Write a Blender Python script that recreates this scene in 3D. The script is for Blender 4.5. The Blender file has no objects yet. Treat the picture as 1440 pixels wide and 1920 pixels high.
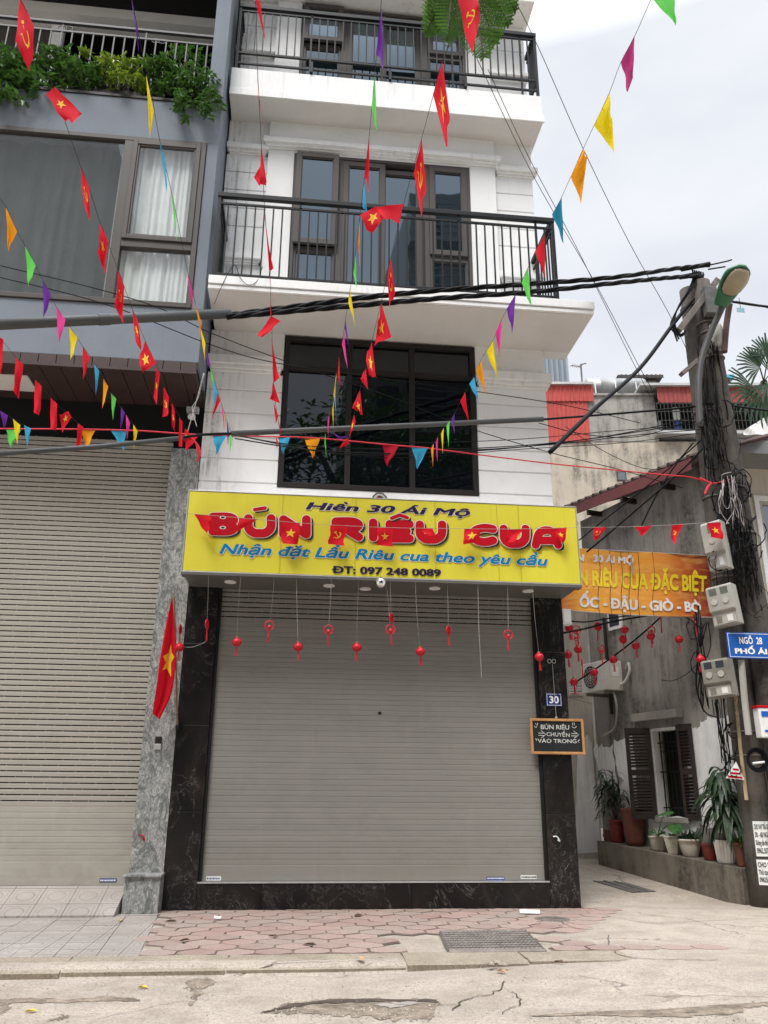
import bpy, bmesh, math, random
from mathutils import Vector as V, Matrix, noise
R = math.radians
rnd = random.Random(7)
scn = bpy.context.scene
COL = scn.collection

# ------------------------------------------------------------------ camera
F_PX = 1533.0                                   # focal length for a 1440 px wide picture
PIT, YAW, ROL = R(19.04), R(6.01), R(0.44)
CAM = V((0, 0, 1.5))
c_w = V((math.sin(YAW)*math.cos(PIT), math.cos(YAW)*math.cos(PIT), math.sin(PIT)))
c_r0 = V((math.cos(YAW), -math.sin(YAW), 0)); c_u0 = c_r0.cross(c_w)
c_r = math.cos(ROL)*c_r0 + math.sin(ROL)*c_u0
c_u = -math.sin(ROL)*c_r0 + math.cos(ROL)*c_u0
cd = bpy.data.cameras.new('camera'); cam = bpy.data.objects.new('camera', cd); COL.objects.link(cam)
cam.matrix_world = Matrix(((c_r.x, c_u.x, -c_w.x, CAM.x), (c_r.y, c_u.y, -c_w.y, CAM.y), (c_r.z, c_u.z, -c_w.z, CAM.z), (0, 0, 0, 1)))
cd.sensor_fit = 'HORIZONTAL'; cd.sensor_width = 36; cd.lens = 36*F_PX/1440
cd.clip_start = 0.05; cd.clip_end = 2000
scn.camera = cam

# ------------------------------------------------------------------ sky, sun, exposure
SUN_EL, SUN_AZ = R(58), R(211)                  # azimuth clockwise from +Y: the sun stands behind the camera
wd = bpy.data.worlds.new('World'); scn.world = wd; wd.use_nodes = True
nt = wd.node_tree; nt.nodes.clear()
wo = nt.nodes.new('ShaderNodeOutputWorld'); bg = nt.nodes.new('ShaderNodeBackground')
sky = nt.nodes.new('ShaderNodeTexSky'); sky.sky_type = 'NISHITA'; sky.sun_disc = False
sky.sun_elevation = SUN_EL; sky.sun_rotation = SUN_AZ
tc = nt.nodes.new('ShaderNodeTexCoord')
mp = nt.nodes.new('ShaderNodeMapping'); mp.inputs['Scale'].default_value = (1.0, 1.0, 2.4)
nz = nt.nodes.new('ShaderNodeTexNoise'); nz.inputs['Scale'].default_value = 2.6; nz.inputs['Detail'].default_value = 7; nz.inputs['Roughness'].default_value = .5
cr = nt.nodes.new('ShaderNodeValToRGB')
cr.color_ramp.elements[0].position = .34; cr.color_ramp.elements[0].color = (6.2, 6.5, 7.2, 1)
cr.color_ramp.elements[1].position = .68; cr.color_ramp.elements[1].color = (8.0, 8.2, 8.55, 1)
mx = nt.nodes.new('ShaderNodeMix'); mx.data_type = 'RGBA'; mx.inputs['Factor'].default_value = .93
nt.links.new(tc.outputs['Generated'], mp.inputs['Vector']); nt.links.new(mp.outputs['Vector'], nz.inputs['Vector'])
nt.links.new(nz.outputs['Fac'], cr.inputs['Fac']); nt.links.new(sky.outputs['Color'], mx.inputs['A'])
# an overcast dome is about three times brighter overhead than low down
sz = nt.nodes.new('ShaderNodeSeparateXYZ'); nt.links.new(tc.outputs['Generated'], sz.inputs[0])
zr = nt.nodes.new('ShaderNodeMapRange'); zr.inputs['From Min'].default_value = .74; zr.inputs['From Max'].default_value = .95; zr.inputs['To Min'].default_value = 1.0; zr.inputs['To Max'].default_value = 6.4
nt.links.new(sz.outputs[2], zr.inputs['Value'])
vm = nt.nodes.new('ShaderNodeVectorMath'); vm.operation = 'SCALE'; nt.links.new(cr.outputs['Color'], vm.inputs[0]); nt.links.new(zr.outputs[0], vm.inputs['Scale'])
nt.links.new(vm.outputs[0], mx.inputs['B']); nt.links.new(mx.outputs['Result'], bg.inputs['Color'])
bg.inputs['Strength'].default_value = .1; nt.links.new(bg.outputs['Background'], wo.inputs['Surface'])
sd = bpy.data.lights.new('sun', 'SUN'); sd.energy = 2.7; sd.angle = R(20); sd.color = (1, .965, .92)
so = bpy.data.objects.new('sun', sd); COL.objects.link(so)
so.rotation_euler = V((-math.sin(SUN_AZ)*math.cos(SUN_EL), -math.cos(SUN_AZ)*math.cos(SUN_EL), -math.sin(SUN_EL))).to_track_quat('-Z', 'Y').to_euler()
so.location = (0, -5, 30)
scn.view_settings.view_transform = 'Standard'; scn.view_settings.look = 'None'
scn.view_settings.exposure = 0.30; scn.view_settings.gamma = 1.0
scn.cycles.use_denoising = True
scn.cycles.max_bounces = 8; scn.cycles.transparent_max_bounces = 12

# ------------------------------------------------------------------ points seen in the photo, laid on real planes
def ray(x, y): return ((x-720)/F_PX)*c_r - ((y-960)/F_PX)*c_u + c_w
def at(x, y, Y): d = ray(x, y); return CAM + d*((Y-CAM.y)/d.y)
def atz(x, y, Z): d = ray(x, y); return CAM + d*((Z-CAM.z)/d.z)
def atp(x, y, p0, n): d = ray(x, y); return CAM + d*((V(p0)-CAM).dot(n)/d.dot(n))

# ------------------------------------------------------------------ mesh builder
class MB:
    def __init__(s): s.v = []; s.f = []
    def add(s, vs, fs):
        b = len(s.v); s.v += [V(p) for p in vs]; s.f += [tuple(b+i for i in f) for f in fs]; return s
    def box(s, x0, y0, z0, x1, y1, z1):
        if x1 < x0: x0, x1 = x1, x0
        if y1 < y0: y0, y1 = y1, y0
        if z1 < z0: z0, z1 = z1, z0
        return s.add([(x0,y0,z0),(x1,y0,z0),(x1,y1,z0),(x0,y1,z0),(x0,y0,z1),(x1,y0,z1),(x1,y1,z1),(x0,y1,z1)],
                     [(0,3,2,1),(4,5,6,7),(0,1,5,4),(1,2,6,5),(2,3,7,6),(3,0,4,7)])
    def obox(s, c, ax, ay, az, hx, hy, hz):
        c = V(c); P = []
        for k in (-1, 1):
            for i, j in ((-1,-1),(1,-1),(1,1),(-1,1)): P.append(c+ax*(i*hx)+ay*(j*hy)+az*(k*hz))
        return s.add(P, [(0,3,2,1),(4,5,6,7),(0,1,5,4),(1,2,6,5),(2,3,7,6),(3,0,4,7)])
    def prism(s, pts, off):
        n = len(pts); pts = [V(p) for p in pts]; off = V(off)
        s.add(pts+[p+off for p in pts], [tuple(range(n-1,-1,-1)), tuple(range(n,2*n))]+[(i,(i+1)%n,n+(i+1)%n,n+i) for i in range(n)]); return s
    def poly(s, pts): return s.add(pts, [tuple(range(len(pts)))])
    def tube(s, pts, r, n=6, cap=True, flat=None):
        pts = [V(p) for p in pts]; m = len(pts)
        rs = r if isinstance(r, (list, tuple)) else [r]*m
        b = len(s.v); up = V((0, 0, 1)); pa = None
        for i, p in enumerate(pts):
            t = (pts[min(i+1, m-1)]-pts[max(i-1, 0)])
            t = t.normalized() if t.length > 1e-9 else V((0, 0, 1))
            if pa is None:
                a = t.cross(up)
                if a.length < .05: a = t.cross(V((1, 0, 0)))
            else: a = pa - t*pa.dot(t)
            a.normalize(); pa = a; q = t.cross(a)
            for k in range(n):
                th = 2*math.pi*k/n
                s.v.append(p+a*(math.cos(th)*rs[i])+q*(math.sin(th)*rs[i]))
        for i in range(m-1):
            for k in range(n):
                s.f.append((b+i*n+k, b+i*n+(k+1)%n, b+(i+1)*n+(k+1)%n, b+(i+1)*n+k))
        if cap: s.f.append(tuple(b+k for k in range(n-1,-1,-1))); s.f.append(tuple(b+(m-1)*n+k for k in range(n)))
        return s
    def lathe(s, c, prof, n=16, ax=None):
        c = V(c); b = len(s.v); m = len(prof)
        ez = V(ax).normalized() if ax else V((0,0,1)); ex = ez.orthogonal().normalized() if ax else V((1,0,0)); ey = ez.cross(ex)
        for r, z in prof:
            for k in range(n):
                th = 2*math.pi*k/n; s.v.append(c+ex*(r*math.cos(th))+ey*(r*math.sin(th))+ez*z)
        for i in range(m-1):
            for k in range(n): s.f.append((b+i*n+k, b+i*n+(k+1)%n, b+(i+1)*n+(k+1)%n, b+(i+1)*n+k))
        if prof[0][0] > 1e-4: s.f.append(tuple(b+k for k in range(n-1,-1,-1)))
        if prof[-1][0] > 1e-4: s.f.append(tuple(b+(m-1)*n+k for k in range(n)))
        return s
    def ell(s, c, rx, ry, rz, n=12, m=8):
        b = len(s.v); c = V(c)
        for i in range(m+1):
            ph = math.pi*i/m
            for k in range(n):
                th = 2*math.pi*k/n; s.v.append(c+V((rx*math.sin(ph)*math.cos(th), ry*math.sin(ph)*math.sin(th), -rz*math.cos(ph))))
        for i in range(m):
            for k in range(n): s.f.append((b+i*n+k, b+i*n+(k+1)%n, b+(i+1)*n+(k+1)%n, b+(i+1)*n+k))
        return s
    def grid(s, fn, nu, nv):
        b = len(s.v)
        for j in range(nv+1):
            for i in range(nu+1): s.v.append(V(fn(i/nu, j/nv)))
        for j in range(nv):
            for i in range(nu): a = b+j*(nu+1)+i; s.f.append((a, a+1, a+nu+2, a+nu+1))
        return s
    def ring(s, x0, x1, z0, z1, w, y0, y1):
        s.box(x0, y0, z0, x0+w, y1, z1); s.box(x1-w, y0, z0, x1, y1, z1)
        s.box(x0+w, y0, z0, x1-w, y1, z0+w); s.box(x0+w, y0, z1-w, x1-w, y1, z1); return s
    def build(s, name, mat, parent=None, smooth=False, bevel=0, local=False):
        me = bpy.data.meshes.new(name); o = bpy.data.objects.new(name, me)
        off = V((0, 0, 0))
        if parent is not None and not local:
            p = parent
            while p is not None: off += p.location; p = p.parent
        me.from_pydata([tuple(p-off) for p in s.v], [], s.f); me.validate()
        me.materials.append(mat)
        if smooth:
            for p in me.polygons: p.use_smooth = True
        COL.objects.link(o)
        if parent is not None: o.parent = parent
        if bevel:
            b = o.modifiers.new('bevel', 'BEVEL'); b.width = bevel; b.segments = 2; b.limit_method = 'ANGLE'; b.angle_limit = R(50)
        return o
def tag(o, label=None, cat=None, group=None, kind=None):
    if label: o['label'] = label
    if cat: o['category'] = cat
    if group: o['group'] = group
    if kind: o['kind'] = kind
    return o
def thing(name, loc, label, cat, group=None, kind=None):
    o = bpy.data.objects.new(name, None); o.location = loc; o.empty_display_size = .1; COL.objects.link(o)
    return tag(o, label, cat, group, kind)
def copy_tree(o, parent=None):
    c = o.copy(); COL.objects.link(c)
    if parent is not None: c.parent = parent
    for ch in list(o.children): copy_tree(ch, c)
    return c
def smooth_path(pts, k=6):
    pts = [V(p) for p in pts]; out = []
    if len(pts) < 3: return pts
    for i in range(len(pts)-1):
        p0, p1, p2, p3 = pts[max(i-1,0)], pts[i], pts[i+1], pts[min(i+2,len(pts)-1)]
        for j in range(k):
            t = j/k
            out.append(.5*((2*p1)+(p2-p0)*t+(2*p0-5*p1+4*p2-p3)*t*t+(3*p1-p0-3*p2+p3)*t**3))
    out.append(pts[-1]); return out

# ------------------------------------------------------------------ materials
def N(nt, t, **kw):
    n = nt.nodes.new(t)
    for k, v in kw.items(): setattr(n, k, v)
    return n
def newmat(name):
    m = bpy.data.materials.new(name); m.use_nodes = True; nt = m.node_tree
    return m, nt, nt.nodes['Principled BSDF']
def mixc(nt, fac, a, b, mode='MIX'):
    n = N(nt, 'ShaderNodeMix', data_type='RGBA', blend_type=mode)
    for s_, v in (('Factor', fac), ('A', a), ('B', b)):
        if isinstance(v, (tuple, list)): n.inputs[s_].default_value = (*v[:3], 1)
        elif isinstance(v, (int, float)): n.inputs[s_].default_value = v
        else: nt.links.new(v, n.inputs[s_])
    return n.outputs['Result']
def pos(nt, scale=(1, 1, 1), rot=(0, 0, 0), obj=False):
    if obj: src = N(nt, 'ShaderNodeTexCoord').outputs['Object']
    else: src = N(nt, 'ShaderNodeNewGeometry').outputs['Position']
    m = N(nt, 'ShaderNodeMapping'); m.inputs['Scale'].default_value = scale; m.inputs['Rotation'].default_value = rot
    nt.links.new(src, m.inputs['Vector']); return m.outputs['Vector']
def noise_n(nt, vec, scale, detail=4, rough=.55, dist=0):
    n = N(nt, 'ShaderNodeTexNoise'); n.inputs['Scale'].default_value = scale; n.inputs['Detail'].default_value = detail
    n.inputs['Roughness'].default_value = rough; n.inputs['Distortion'].default_value = dist
    nt.links.new(vec, n.inputs['Vector']); return n.outputs['Fac']
def ramp(nt, fac, *stops):
    n = N(nt, 'ShaderNodeValToRGB'); els = n.color_ramp.elements
    while len(els) < len(stops): els.new(.5)
    for e, (p, c) in zip(els, stops):
        e.position = p; e.color = (c, c, c, 1) if isinstance(c, (int, float)) else (*c[:3], 1)
    nt.links.new(fac, n.inputs['Fac']); return n.outputs['Color']
def bump(nt, bs, h, strength, dist=.01):
    b = N(nt, 'ShaderNodeBump'); b.inputs['Strength'].default_value = strength; b.inputs['Distance'].default_value = dist
    nt.links.new(h, b.inputs['Height']); nt.links.new(b.outputs['Normal'], bs.inputs['Normal'])
def M(name, col, rough=.6, var=.12, scale=2.5, fine=30, bmp=.15, metal=0, spec=.4, streak=0, obj=False):
    m, nt, bs = newmat(name); p = pos(nt, obj=obj)
    a = noise_n(nt, p, scale, 5); b = noise_n(nt, p, fine, 3)
    lo = tuple(c*(1-var) for c in col); hi = tuple(min(1, c*(1+var)) for c in col)
    c = ramp(nt, a, (.3, lo), (.7, hi))
    c = mixc(nt, ramp(nt, b, (.35, 1-var*.6), (.65, 1.0)), (0, 0, 0), c) if var else c
    if streak:
        s1 = noise_n(nt, pos(nt, (7, 7, .35)), 1.6, 5, .6); s2 = noise_n(nt, p, .9, 3)
        fac = N(nt, 'ShaderNodeMath', operation='MULTIPLY'); nt.links.new(ramp(nt, s1, (.52, 0.), (.75, 1.)), fac.inputs[0]); nt.links.new(ramp(nt, s2, (.4, 0.), (.65, streak)), fac.inputs[1])
        c = mixc(nt, fac.outputs[0], c, tuple(x*.35 for x in (col[0]*1.0, col[1]*.97, col[2]*.9)))
    nt.links.new(c, bs.inputs['Base Color'])
    bs.inputs['Roughness'].default_value = rough; bs.inputs['Metallic'].default_value = metal; bs.inputs['Specular IOR Level'].default_value = spec
    if bmp: bump(nt, bs, b, bmp, .004)
    return m
def stained(name, base, dark, amount, light=None, zfade=None, rough=.85):
    """old render: mould stains, vertical runs, optional fresh patches"""
    m, nt, bs = newmat(name); p = pos(nt)
    big = noise_n(nt, p, .8, 8, .68, .4); fine = noise_n(nt, p, 14, 6, .7); runs = noise_n(nt, pos(nt, (3.2, 3.2, .45)), 1.3, 7, .65)
    c = ramp(nt, noise_n(nt, p, 3, 5), (.3, tuple(x*.84 for x in base)), (.7, base))
    sm = N(nt, 'ShaderNodeMath', operation='MULTIPLY'); nt.links.new(big, sm.inputs[0]); nt.links.new(runs, sm.inputs[1])
    f = ramp(nt, sm.outputs[0], (.30-.12*amount, 0.), (.42-.1*amount, .9))
    f2 = mixc(nt, ramp(nt, fine, (.35, .35), (.6, 1.)), (0, 0, 0), f)
    c = mixc(nt, f2, c, dark)
    if light:
        lf = ramp(nt, noise_n(nt, p, .55, 6, .6), (.5, 0.), (.53, 1.))
        c = mixc(nt, lf, c, light)
    nt.links.new(c, bs.inputs['Base Color']); bs.inputs['Roughness'].default_value = rough; bs.inputs['Specular IOR Level'].default_value = .25
    bump(nt, bs, fine, .35, .012); return m
def granite(name):
    m, nt, bs = newmat(name); p = pos(nt, (1.0, 1, .55), (0, R(18), 0))
    sp = noise_n(nt, p, 55, 4, .7); sp2 = noise_n(nt, p, 22, 5, .7, 1.2); vein = noise_n(nt, pos(nt, (1.6, 1, .8), (0, R(32), 0)), 1.6, 6, .62, 2.4)
    c = ramp(nt, sp2, (.34, (.13, .14, .135)), (.5, (.34, .34, .325)), (.64, (.52, .51, .48)))
    c = mixc(nt, ramp(nt, sp, (.4, .55), (.6, 0.)), c, (.10, .105, .10))
    c = mixc(nt, ramp(nt, vein, (.5, 0.), (.545, .75), (.60, .1), (.7, 0.)), c, (.07, .085, .08))
    nt.links.new(c, bs.inputs['Base Color']); bs.inputs['Roughness'].default_value = .38; return m
def black_marble(name):
    m, nt, bs = newmat(name); p = pos(nt)
    cl = noise_n(nt, pos(nt, (1, 1, .5)), 2.2, 6, .65, .8); v1 = noise_n(nt, pos(nt, (1, 1, .75), (0, R(24), 0)), 1.5, 7, .62, 1.6); v2 = noise_n(nt, pos(nt, (1, 1, 1.2), (0, R(-50), 0)), 3.4, 6, .7, 1.2)
    c = ramp(nt, cl, (.3, (.004, .004, .005)), (.6, (.014, .012, .011)), (.72, (.03, .023, .020)))
    msk = ramp(nt, noise_n(nt, p, 1.1, 3), (.50, 0.), (.60, 1.)); msk1 = ramp(nt, noise_n(nt, p, .9, 3), (.40, .15), (.56, 1.))
    f1 = ramp(nt, v1, (.4965, 0.), (.5, .5), (.5035, 0.)); f2 = ramp(nt, v2, (.4975, 0.), (.5, .5), (.5025, 0.))
    c = mixc(nt, mixc(nt, msk1, (0, 0, 0), f1), c, (.4, .37, .33)); c = mixc(nt, mixc(nt, msk, (0, 0, 0), f2), c, (.45, .43, .4))
    nt.links.new(c, bs.inputs['Base Color']); bs.inputs['Roughness'].default_value = .28; bs.inputs['Specular IOR Level'].default_value = .3; return m
def concrete(name, base=(.40, .375, .34), crk=.8):
    m, nt, bs = newmat(name); p = pos(nt)
    big = noise_n(nt, p, .45, 8, .62, .5); mid = noise_n(nt, p, 2.6, 8, .7, .3); fine = noise_n(nt, p, 38, 5, .75); spk = noise_n(nt, p, 110, 3, .65); wash = noise_n(nt, pos(nt, (.35, 1.1, 1)), 1.6, 7, .66, .6)
    c = ramp(nt, big, (.3, tuple(x*.72 for x in base)), (.5, base), (.72, tuple(x*1.12 for x in base)))
    c = mixc(nt, ramp(nt, mid, (.36, .7), (.56, 0.)), c, tuple(x*v for x, v in zip(base, (.66, .64, .60))))
    c = mixc(nt, ramp(nt, wash, (.52, 0.), (.70, .55)), c, tuple(min(1, x*v) for x, v in zip(base, (1.22, 1.20, 1.16))))
    c = mixc(nt, ramp(nt, fine, (.36, .75), (.52, 0.)), c, tuple(x*.5 for x in base))
    c = mixc(nt, ramp(nt, spk, (.34, .7), (.44, 0.)), c, tuple(x*.42 for x in base)); c = mixc(nt, ramp(nt, spk, (.58, 0.), (.68, .6)), c, (.60, .57, .52))
    dv = N(nt, 'ShaderNodeTexNoise'); dv.inputs['Scale'].default_value = 2.0; dv.inputs['Detail'].default_value = 8; nt.links.new(p, dv.inputs['Vector'])
    ad = N(nt, 'ShaderNodeMix', data_type='VECTOR'); ad.inputs['Factor'].default_value = .4; nt.links.new(p, ad.inputs['A']); nt.links.new(dv.outputs['Color'], ad.inputs['B'])
    vo = N(nt, 'ShaderNodeTexVoronoi', feature='DISTANCE_TO_EDGE'); vo.inputs['Scale'].default_value = .62; nt.links.new(ad.outputs['Result'], vo.inputs['Vector'])
    ck = ramp(nt, vo.outputs['Distance'], (0., 1.), (.007, .0)); cm = ramp(nt, noise_n(nt, p, .7, 4), (.48, 0.), (.56, crk))
    c = mixc(nt, mixc(nt, cm, (0, 0, 0), ck), c, (.10, .085, .07))
    nt.links.new(c, bs.inputs['Base Color']); bs.inputs['Roughness'].default_value = .92; bs.inputs['Specular IOR Level'].default_value = .15
    ht = mixc(nt, .5, fine, mid); bump(nt, bs, ht, .6, .012); return m
def glass(name, refl, tint=(.01, .014, .016), clear=0., rough=.015, gloss=(.92, .95, 1)):
    m, nt, bs = newmat(name); nt.nodes.remove(bs); out = nt.nodes['Material Output']
    df = N(nt, 'ShaderNodeBsdfDiffuse'); df.inputs['Color'].default_value = (*tint, 1)
    gl = N(nt, 'ShaderNodeBsdfGlossy'); gl.inputs['Roughness'].default_value = rough; gl.inputs['Color'].default_value = (*gloss, 1)
    body = df.outputs[0]
    if clear:
        tr = N(nt, 'ShaderNodeBsdfTransparent'); tr.inputs['Color'].default_value = (.9, .93, .93, 1)
        mm = N(nt, 'ShaderNodeMixShader'); mm.inputs['Fac'].default_value = clear; nt.links.new(df.outputs[0], mm.inputs[1]); nt.links.new(tr.outputs[0], mm.inputs[2]); body = mm.outputs[0]
    lw = N(nt, 'ShaderNodeLayerWeight'); lw.inputs['Blend'].default_value = .5
    fr = N(nt, 'ShaderNodeMath', operation='POWER'); nt.links.new(lw.outputs['Facing'], fr.inputs[0]); fr.inputs[1].default_value = 4
    mr = N(nt, 'ShaderNodeMapRange'); mr.inputs['To Min'].default_value = refl; mr.inputs['To Max'].default_value = 1; nt.links.new(fr.outputs[0], mr.inputs['Value'])
    wv = noise_n(nt, pos(nt, (1, 1, .7)), 1.1, 2); b = N(nt, 'ShaderNodeBump'); b.inputs['Strength'].default_value = .05; b.inputs['Distance'].default_value = .05
    nt.links.new(wv, b.inputs['Height']); nt.links.new(b.outputs['Normal'], gl.inputs['Normal'])
    mx = N(nt, 'ShaderNodeMixShader'); nt.links.new(mr.outputs[0], mx.inputs['Fac']); nt.links.new(body, mx.inputs[1]); nt.links.new(gl.outputs[0], mx.inputs[2])
    nt.links.new(mx.outputs[0], out.inputs['Surface']); return m
def cloth(name, col, tl=.42):
    m, nt, bs = newmat(name); out = nt.nodes['Material Output']
    p = pos(nt); n = noise_n(nt, p, 5, 3); c = ramp(nt, n, (.3, tuple(x*.9 for x in col)), (.7, col))
    nt.links.new(c, bs.inputs['Base Color']); bs.inputs['Roughness'].default_value = .75; bs.inputs['Specular IOR Level'].default_value = .2
    t = N(nt, 'ShaderNodeBsdfTranslucent'); nt.links.new(c, t.inputs['Color'])
    mx = N(nt, 'ShaderNodeMixShader'); mx.inputs['Fac'].default_value = tl
    nt.links.new(bs.outputs[0], mx.inputs[1]); nt.links.new(t.outputs[0], mx.inputs[2]); nt.links.new(mx.outputs[0], out.inputs['Surface']); return m
def leafmat(name, a, b, tl=.25):
    m, nt, bs = newmat(name); out = nt.nodes['Material Output']
    n = noise_n(nt, pos(nt), 9, 3, .7); c = ramp(nt, n, (.32, a), (.68, b)); nt.links.new(c, bs.inputs['Base Color'])
    bs.inputs['Roughness'].default_value = .42; bs.inputs['Specular IOR Level'].default_value = .4
    t = N(nt, 'ShaderNodeBsdfTranslucent'); nt.links.new(c, t.inputs['Color'])
    mx = N(nt, 'ShaderNodeMixShader'); mx.inputs['Fac'].default_value = tl
    nt.links.new(bs.outputs[0], mx.inputs[1]); nt.links.new(t.outputs[0], mx.inputs[2]); nt.links.new(mx.outputs[0], out.inputs['Surface']); return m

def facade(name):
    m, nt, bs = newmat(name); p = pos(nt); big = noise_n(nt, p, 1.3, 6, .6); fine = noise_n(nt, p, 26, 5, .7); run = noise_n(nt, pos(nt, (9, 9, .5)), 1.5, 7, .68); blot = noise_n(nt, p, 2.3, 8, .72, .4)
    c = ramp(nt, big, (.3, (.78, .78, .77)), (.65, (.84, .84, .835)))
    sx = N(nt, 'ShaderNodeSeparateXYZ'); nt.links.new(p, sx.inputs[0])
    def mul(*fs):
        o = fs[0]
        for q in fs[1:]: n = N(nt, 'ShaderNodeMath', operation='MULTIPLY'); nt.links.new(o, n.inputs[0]); nt.links.new(q, n.inputs[1]); o = n.outputs[0]
        return o
    edge = N(nt, 'ShaderNodeMapRange'); edge.inputs['From Min'].default_value = -.95; edge.inputs['From Max'].default_value = -1.6; nt.links.new(sx.outputs[0], edge.inputs['Value'])
    f1 = mul(edge.outputs[0], ramp(nt, run, (.47, 0.), (.62, .75)), ramp(nt, blot, (.40, .05), (.56, 1.)))
    c = mixc(nt, f1, c, (.13, .125, .11))
    f2 = mul(ramp(nt, run, (.52, 0.), (.70, .16)), ramp(nt, big, (.46, 0.), (.62, 1.))); c = mixc(nt, f2, c, (.42, .40, .36))
    f3 = mul(ramp(nt, blot, (.56, 0.), (.66, .2)), ramp(nt, fine, (.4, .2), (.6, 1.))); c = mixc(nt, f3, c, (.46, .44, .40))
    nt.links.new(c, bs.inputs['Base Color']); bs.inputs['Roughness'].default_value = .85; bs.inputs['Specular IOR Level'].default_value = .25; bump(nt, bs, fine, .2, .006); return m
m_white = facade('white_render')
m_white2 = M('white_trim', (.82, .82, .81), .8, .05, 2, 30, .12, streak=.45)
m_soffit = M('soffit_paint', (.70, .68, .65), .85, .06, 1.2, 30, .06)
m_rail = M('dark_metal_paint', (.010, .011, .012), .5, .15, 6, 60, .05, spec=.22)
m_frame = M('brown_grey_aluminium', (.072, .064, .060), .5, .06, 4, 60, .03, spec=.25)
m_frame_dk = M('dark_brown_aluminium', (.020, .017, .016), .5, .08, 4, 60, .03, spec=.25)
m_sky_glass = glass('reflective_glass', .34, (.008, .014, .018), gloss=(.47, .57, .65))
m_dk_glass = glass('dark_glass', .06, (.002, .003, .005))
m_clear_glass = glass('clear_glass', .12, (.3, .32, .32), .95); m_clear_grey = glass('grey_clear_glass', .20, (.04, .045, .043), .8)
m_grey_glass = glass('grey_glass', .20, (.05, .058, .056), .0)
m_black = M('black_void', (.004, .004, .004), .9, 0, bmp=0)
def slats(name, col):
    m, nt, bs = newmat(name); row = noise_n(nt, pos(nt, (.12, 1, 11)), 1.0, 4, .7); rub = noise_n(nt, pos(nt, (1.2, 1, 2.2)), 1.4, 7, .68, .5); dust = noise_n(nt, pos(nt, (5, 1, .6)), 1.2, 6, .65); scr = noise_n(nt, pos(nt, (1.5, 1, 30)), 2.4, 5, .7)
    c = ramp(nt, row, (.3, tuple(x*.92 for x in col)), (.7, tuple(x*1.05 for x in col)))
    c = mixc(nt, ramp(nt, rub, (.48, 0.), (.68, .30)), c, tuple(x*.70 for x in col)); c = mixc(nt, ramp(nt, dust, (.54, 0.), (.72, .22)), c, tuple(min(1, x*1.25) for x in col)); c = mixc(nt, ramp(nt, scr, (.66, 0.), (.70, .3)), c, tuple(x*.62 for x in col))
    sx = N(nt, 'ShaderNodeSeparateXYZ'); nt.links.new(pos(nt), sx.inputs[0]); lo = N(nt, 'ShaderNodeMapRange'); lo.inputs['From Min'].default_value = 1.0; lo.inputs['From Max'].default_value = .32; lo.inputs['To Max'].default_value = .6; nt.links.new(sx.outputs[2], lo.inputs['Value'])
    mm = N(nt, 'ShaderNodeMath', operation='MULTIPLY'); nt.links.new(lo.outputs[0], mm.inputs[0]); nt.links.new(ramp(nt, rub, (.38, 0.), (.6, .6)), mm.inputs[1]); c = mixc(nt, mm.outputs[0], c, (.25, .215, .17))
    nt.links.new(c, bs.inputs['Base Color']); nt.links.new(ramp(nt, rub, (.3, .42), (.7, .62)), bs.inputs['Roughness']); bs.inputs['Specular IOR Level'].default_value = .28; bump(nt, bs, row, .12, .01); return m
m_slat = slats('taupe_shutter', (.238, .228, .207)); m_slat2 = slats('grey_beige_shutter', (.36, .335, .29))
m_granite = granite('grey_granite'); m_marble = black_marble('black_marble')
m_blue = M('blue_grey_render', (.188, .212, .248), .85, .08, 1.1, 30, .12, streak=.25)
m_brown = M('brown_boards', (.050, .029, .026), .6, .14, 3, 40, .05)
m_tin = M('zinc_edge', (.5, .5, .49), .45, .15, 3, 30, .05, metal=.5)
m_pvc = M('grey_pvc', (.085, .09, .09), .55, .1, 2, 40, .04, spec=.25)
m_cable = M('black_cable', (.006, .006, .007), .6, .1, 5, 40, 0, spec=.15)
m_wire = M('grey_wire', (.035, .035, .036), .6, .1, 5, 40, 0, spec=.15)
m_thread = M('pale_thread', (.34, .32, .29), .8, .1, 5, 40, 0)
m_rope = M('red_rope', (.62, .03, .05), .7, .15, 12, 60, 0)
m_conc_pole = stained('pole_concrete', (.115, .102, .088), (.022, .019, .017), .9)
m_conc_low = stained('low_wall_render', (.20, .175, .14), (.045, .038, .03), .95)
m_grey_wall = stained('grey_cement_wall', (.29, .27, .245), (.07, .062, .054), .8)
m_beige_wall = stained('beige_old_wall', (.50, .44, .36), (.11, .105, .095), .62)
m_mould_wall = stained('mouldy_cement', (.36, .345, .31), (.07, .068, .062), .95)
m_cream = M('cream_render', (.60, .55, .46), .8, .08, 1.5, 30, .1, streak=.3)
m_pier = M('pale_pier', (.47, .43, .37), .85, .16, 1.6, 20, .2, streak=.6)
m_white_peel = M('peeling_whitewash', (.76, .76, .74), .85, .1, 2.5, 18, .25, streak=.5)
m_conc = concrete('concrete_road', (.42, .365, .305)); m_conc2 = concrete('alley_concrete', (.40, .365, .32))
m_kerb = concrete('kerb_concrete', (.34, .29, .225), 0.)
FL = {k: cloth('cloth_'+k, c) for k, c in dict(red=(.74, .012, .03), orange=(.92, .36, .01), green=(.16, .74, .12), purple=(.17, .03, .36), pink=(.86, .07, .36), yellow=(.92, .72, .01), blue=(.06, .44, .72), darkred=(.5, .008, .03), magenta=(.50, .04, .2), teal=(.02, .25, .40)).items()}
m_gold = cloth('gold_emblem', (.90, .55, .05), .2)
m_lred = M('lantern_red', (.58, .012, .03), .4, .1, 30, 60, 0, obj=True)
m_green_lf = leafmat('dark_leaf', (.02, .062, .012), (.10, .22, .035)); m_lime_lf = leafmat('lime_leaf', (.07, .16, .015), (.30, .38, .035))
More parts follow.
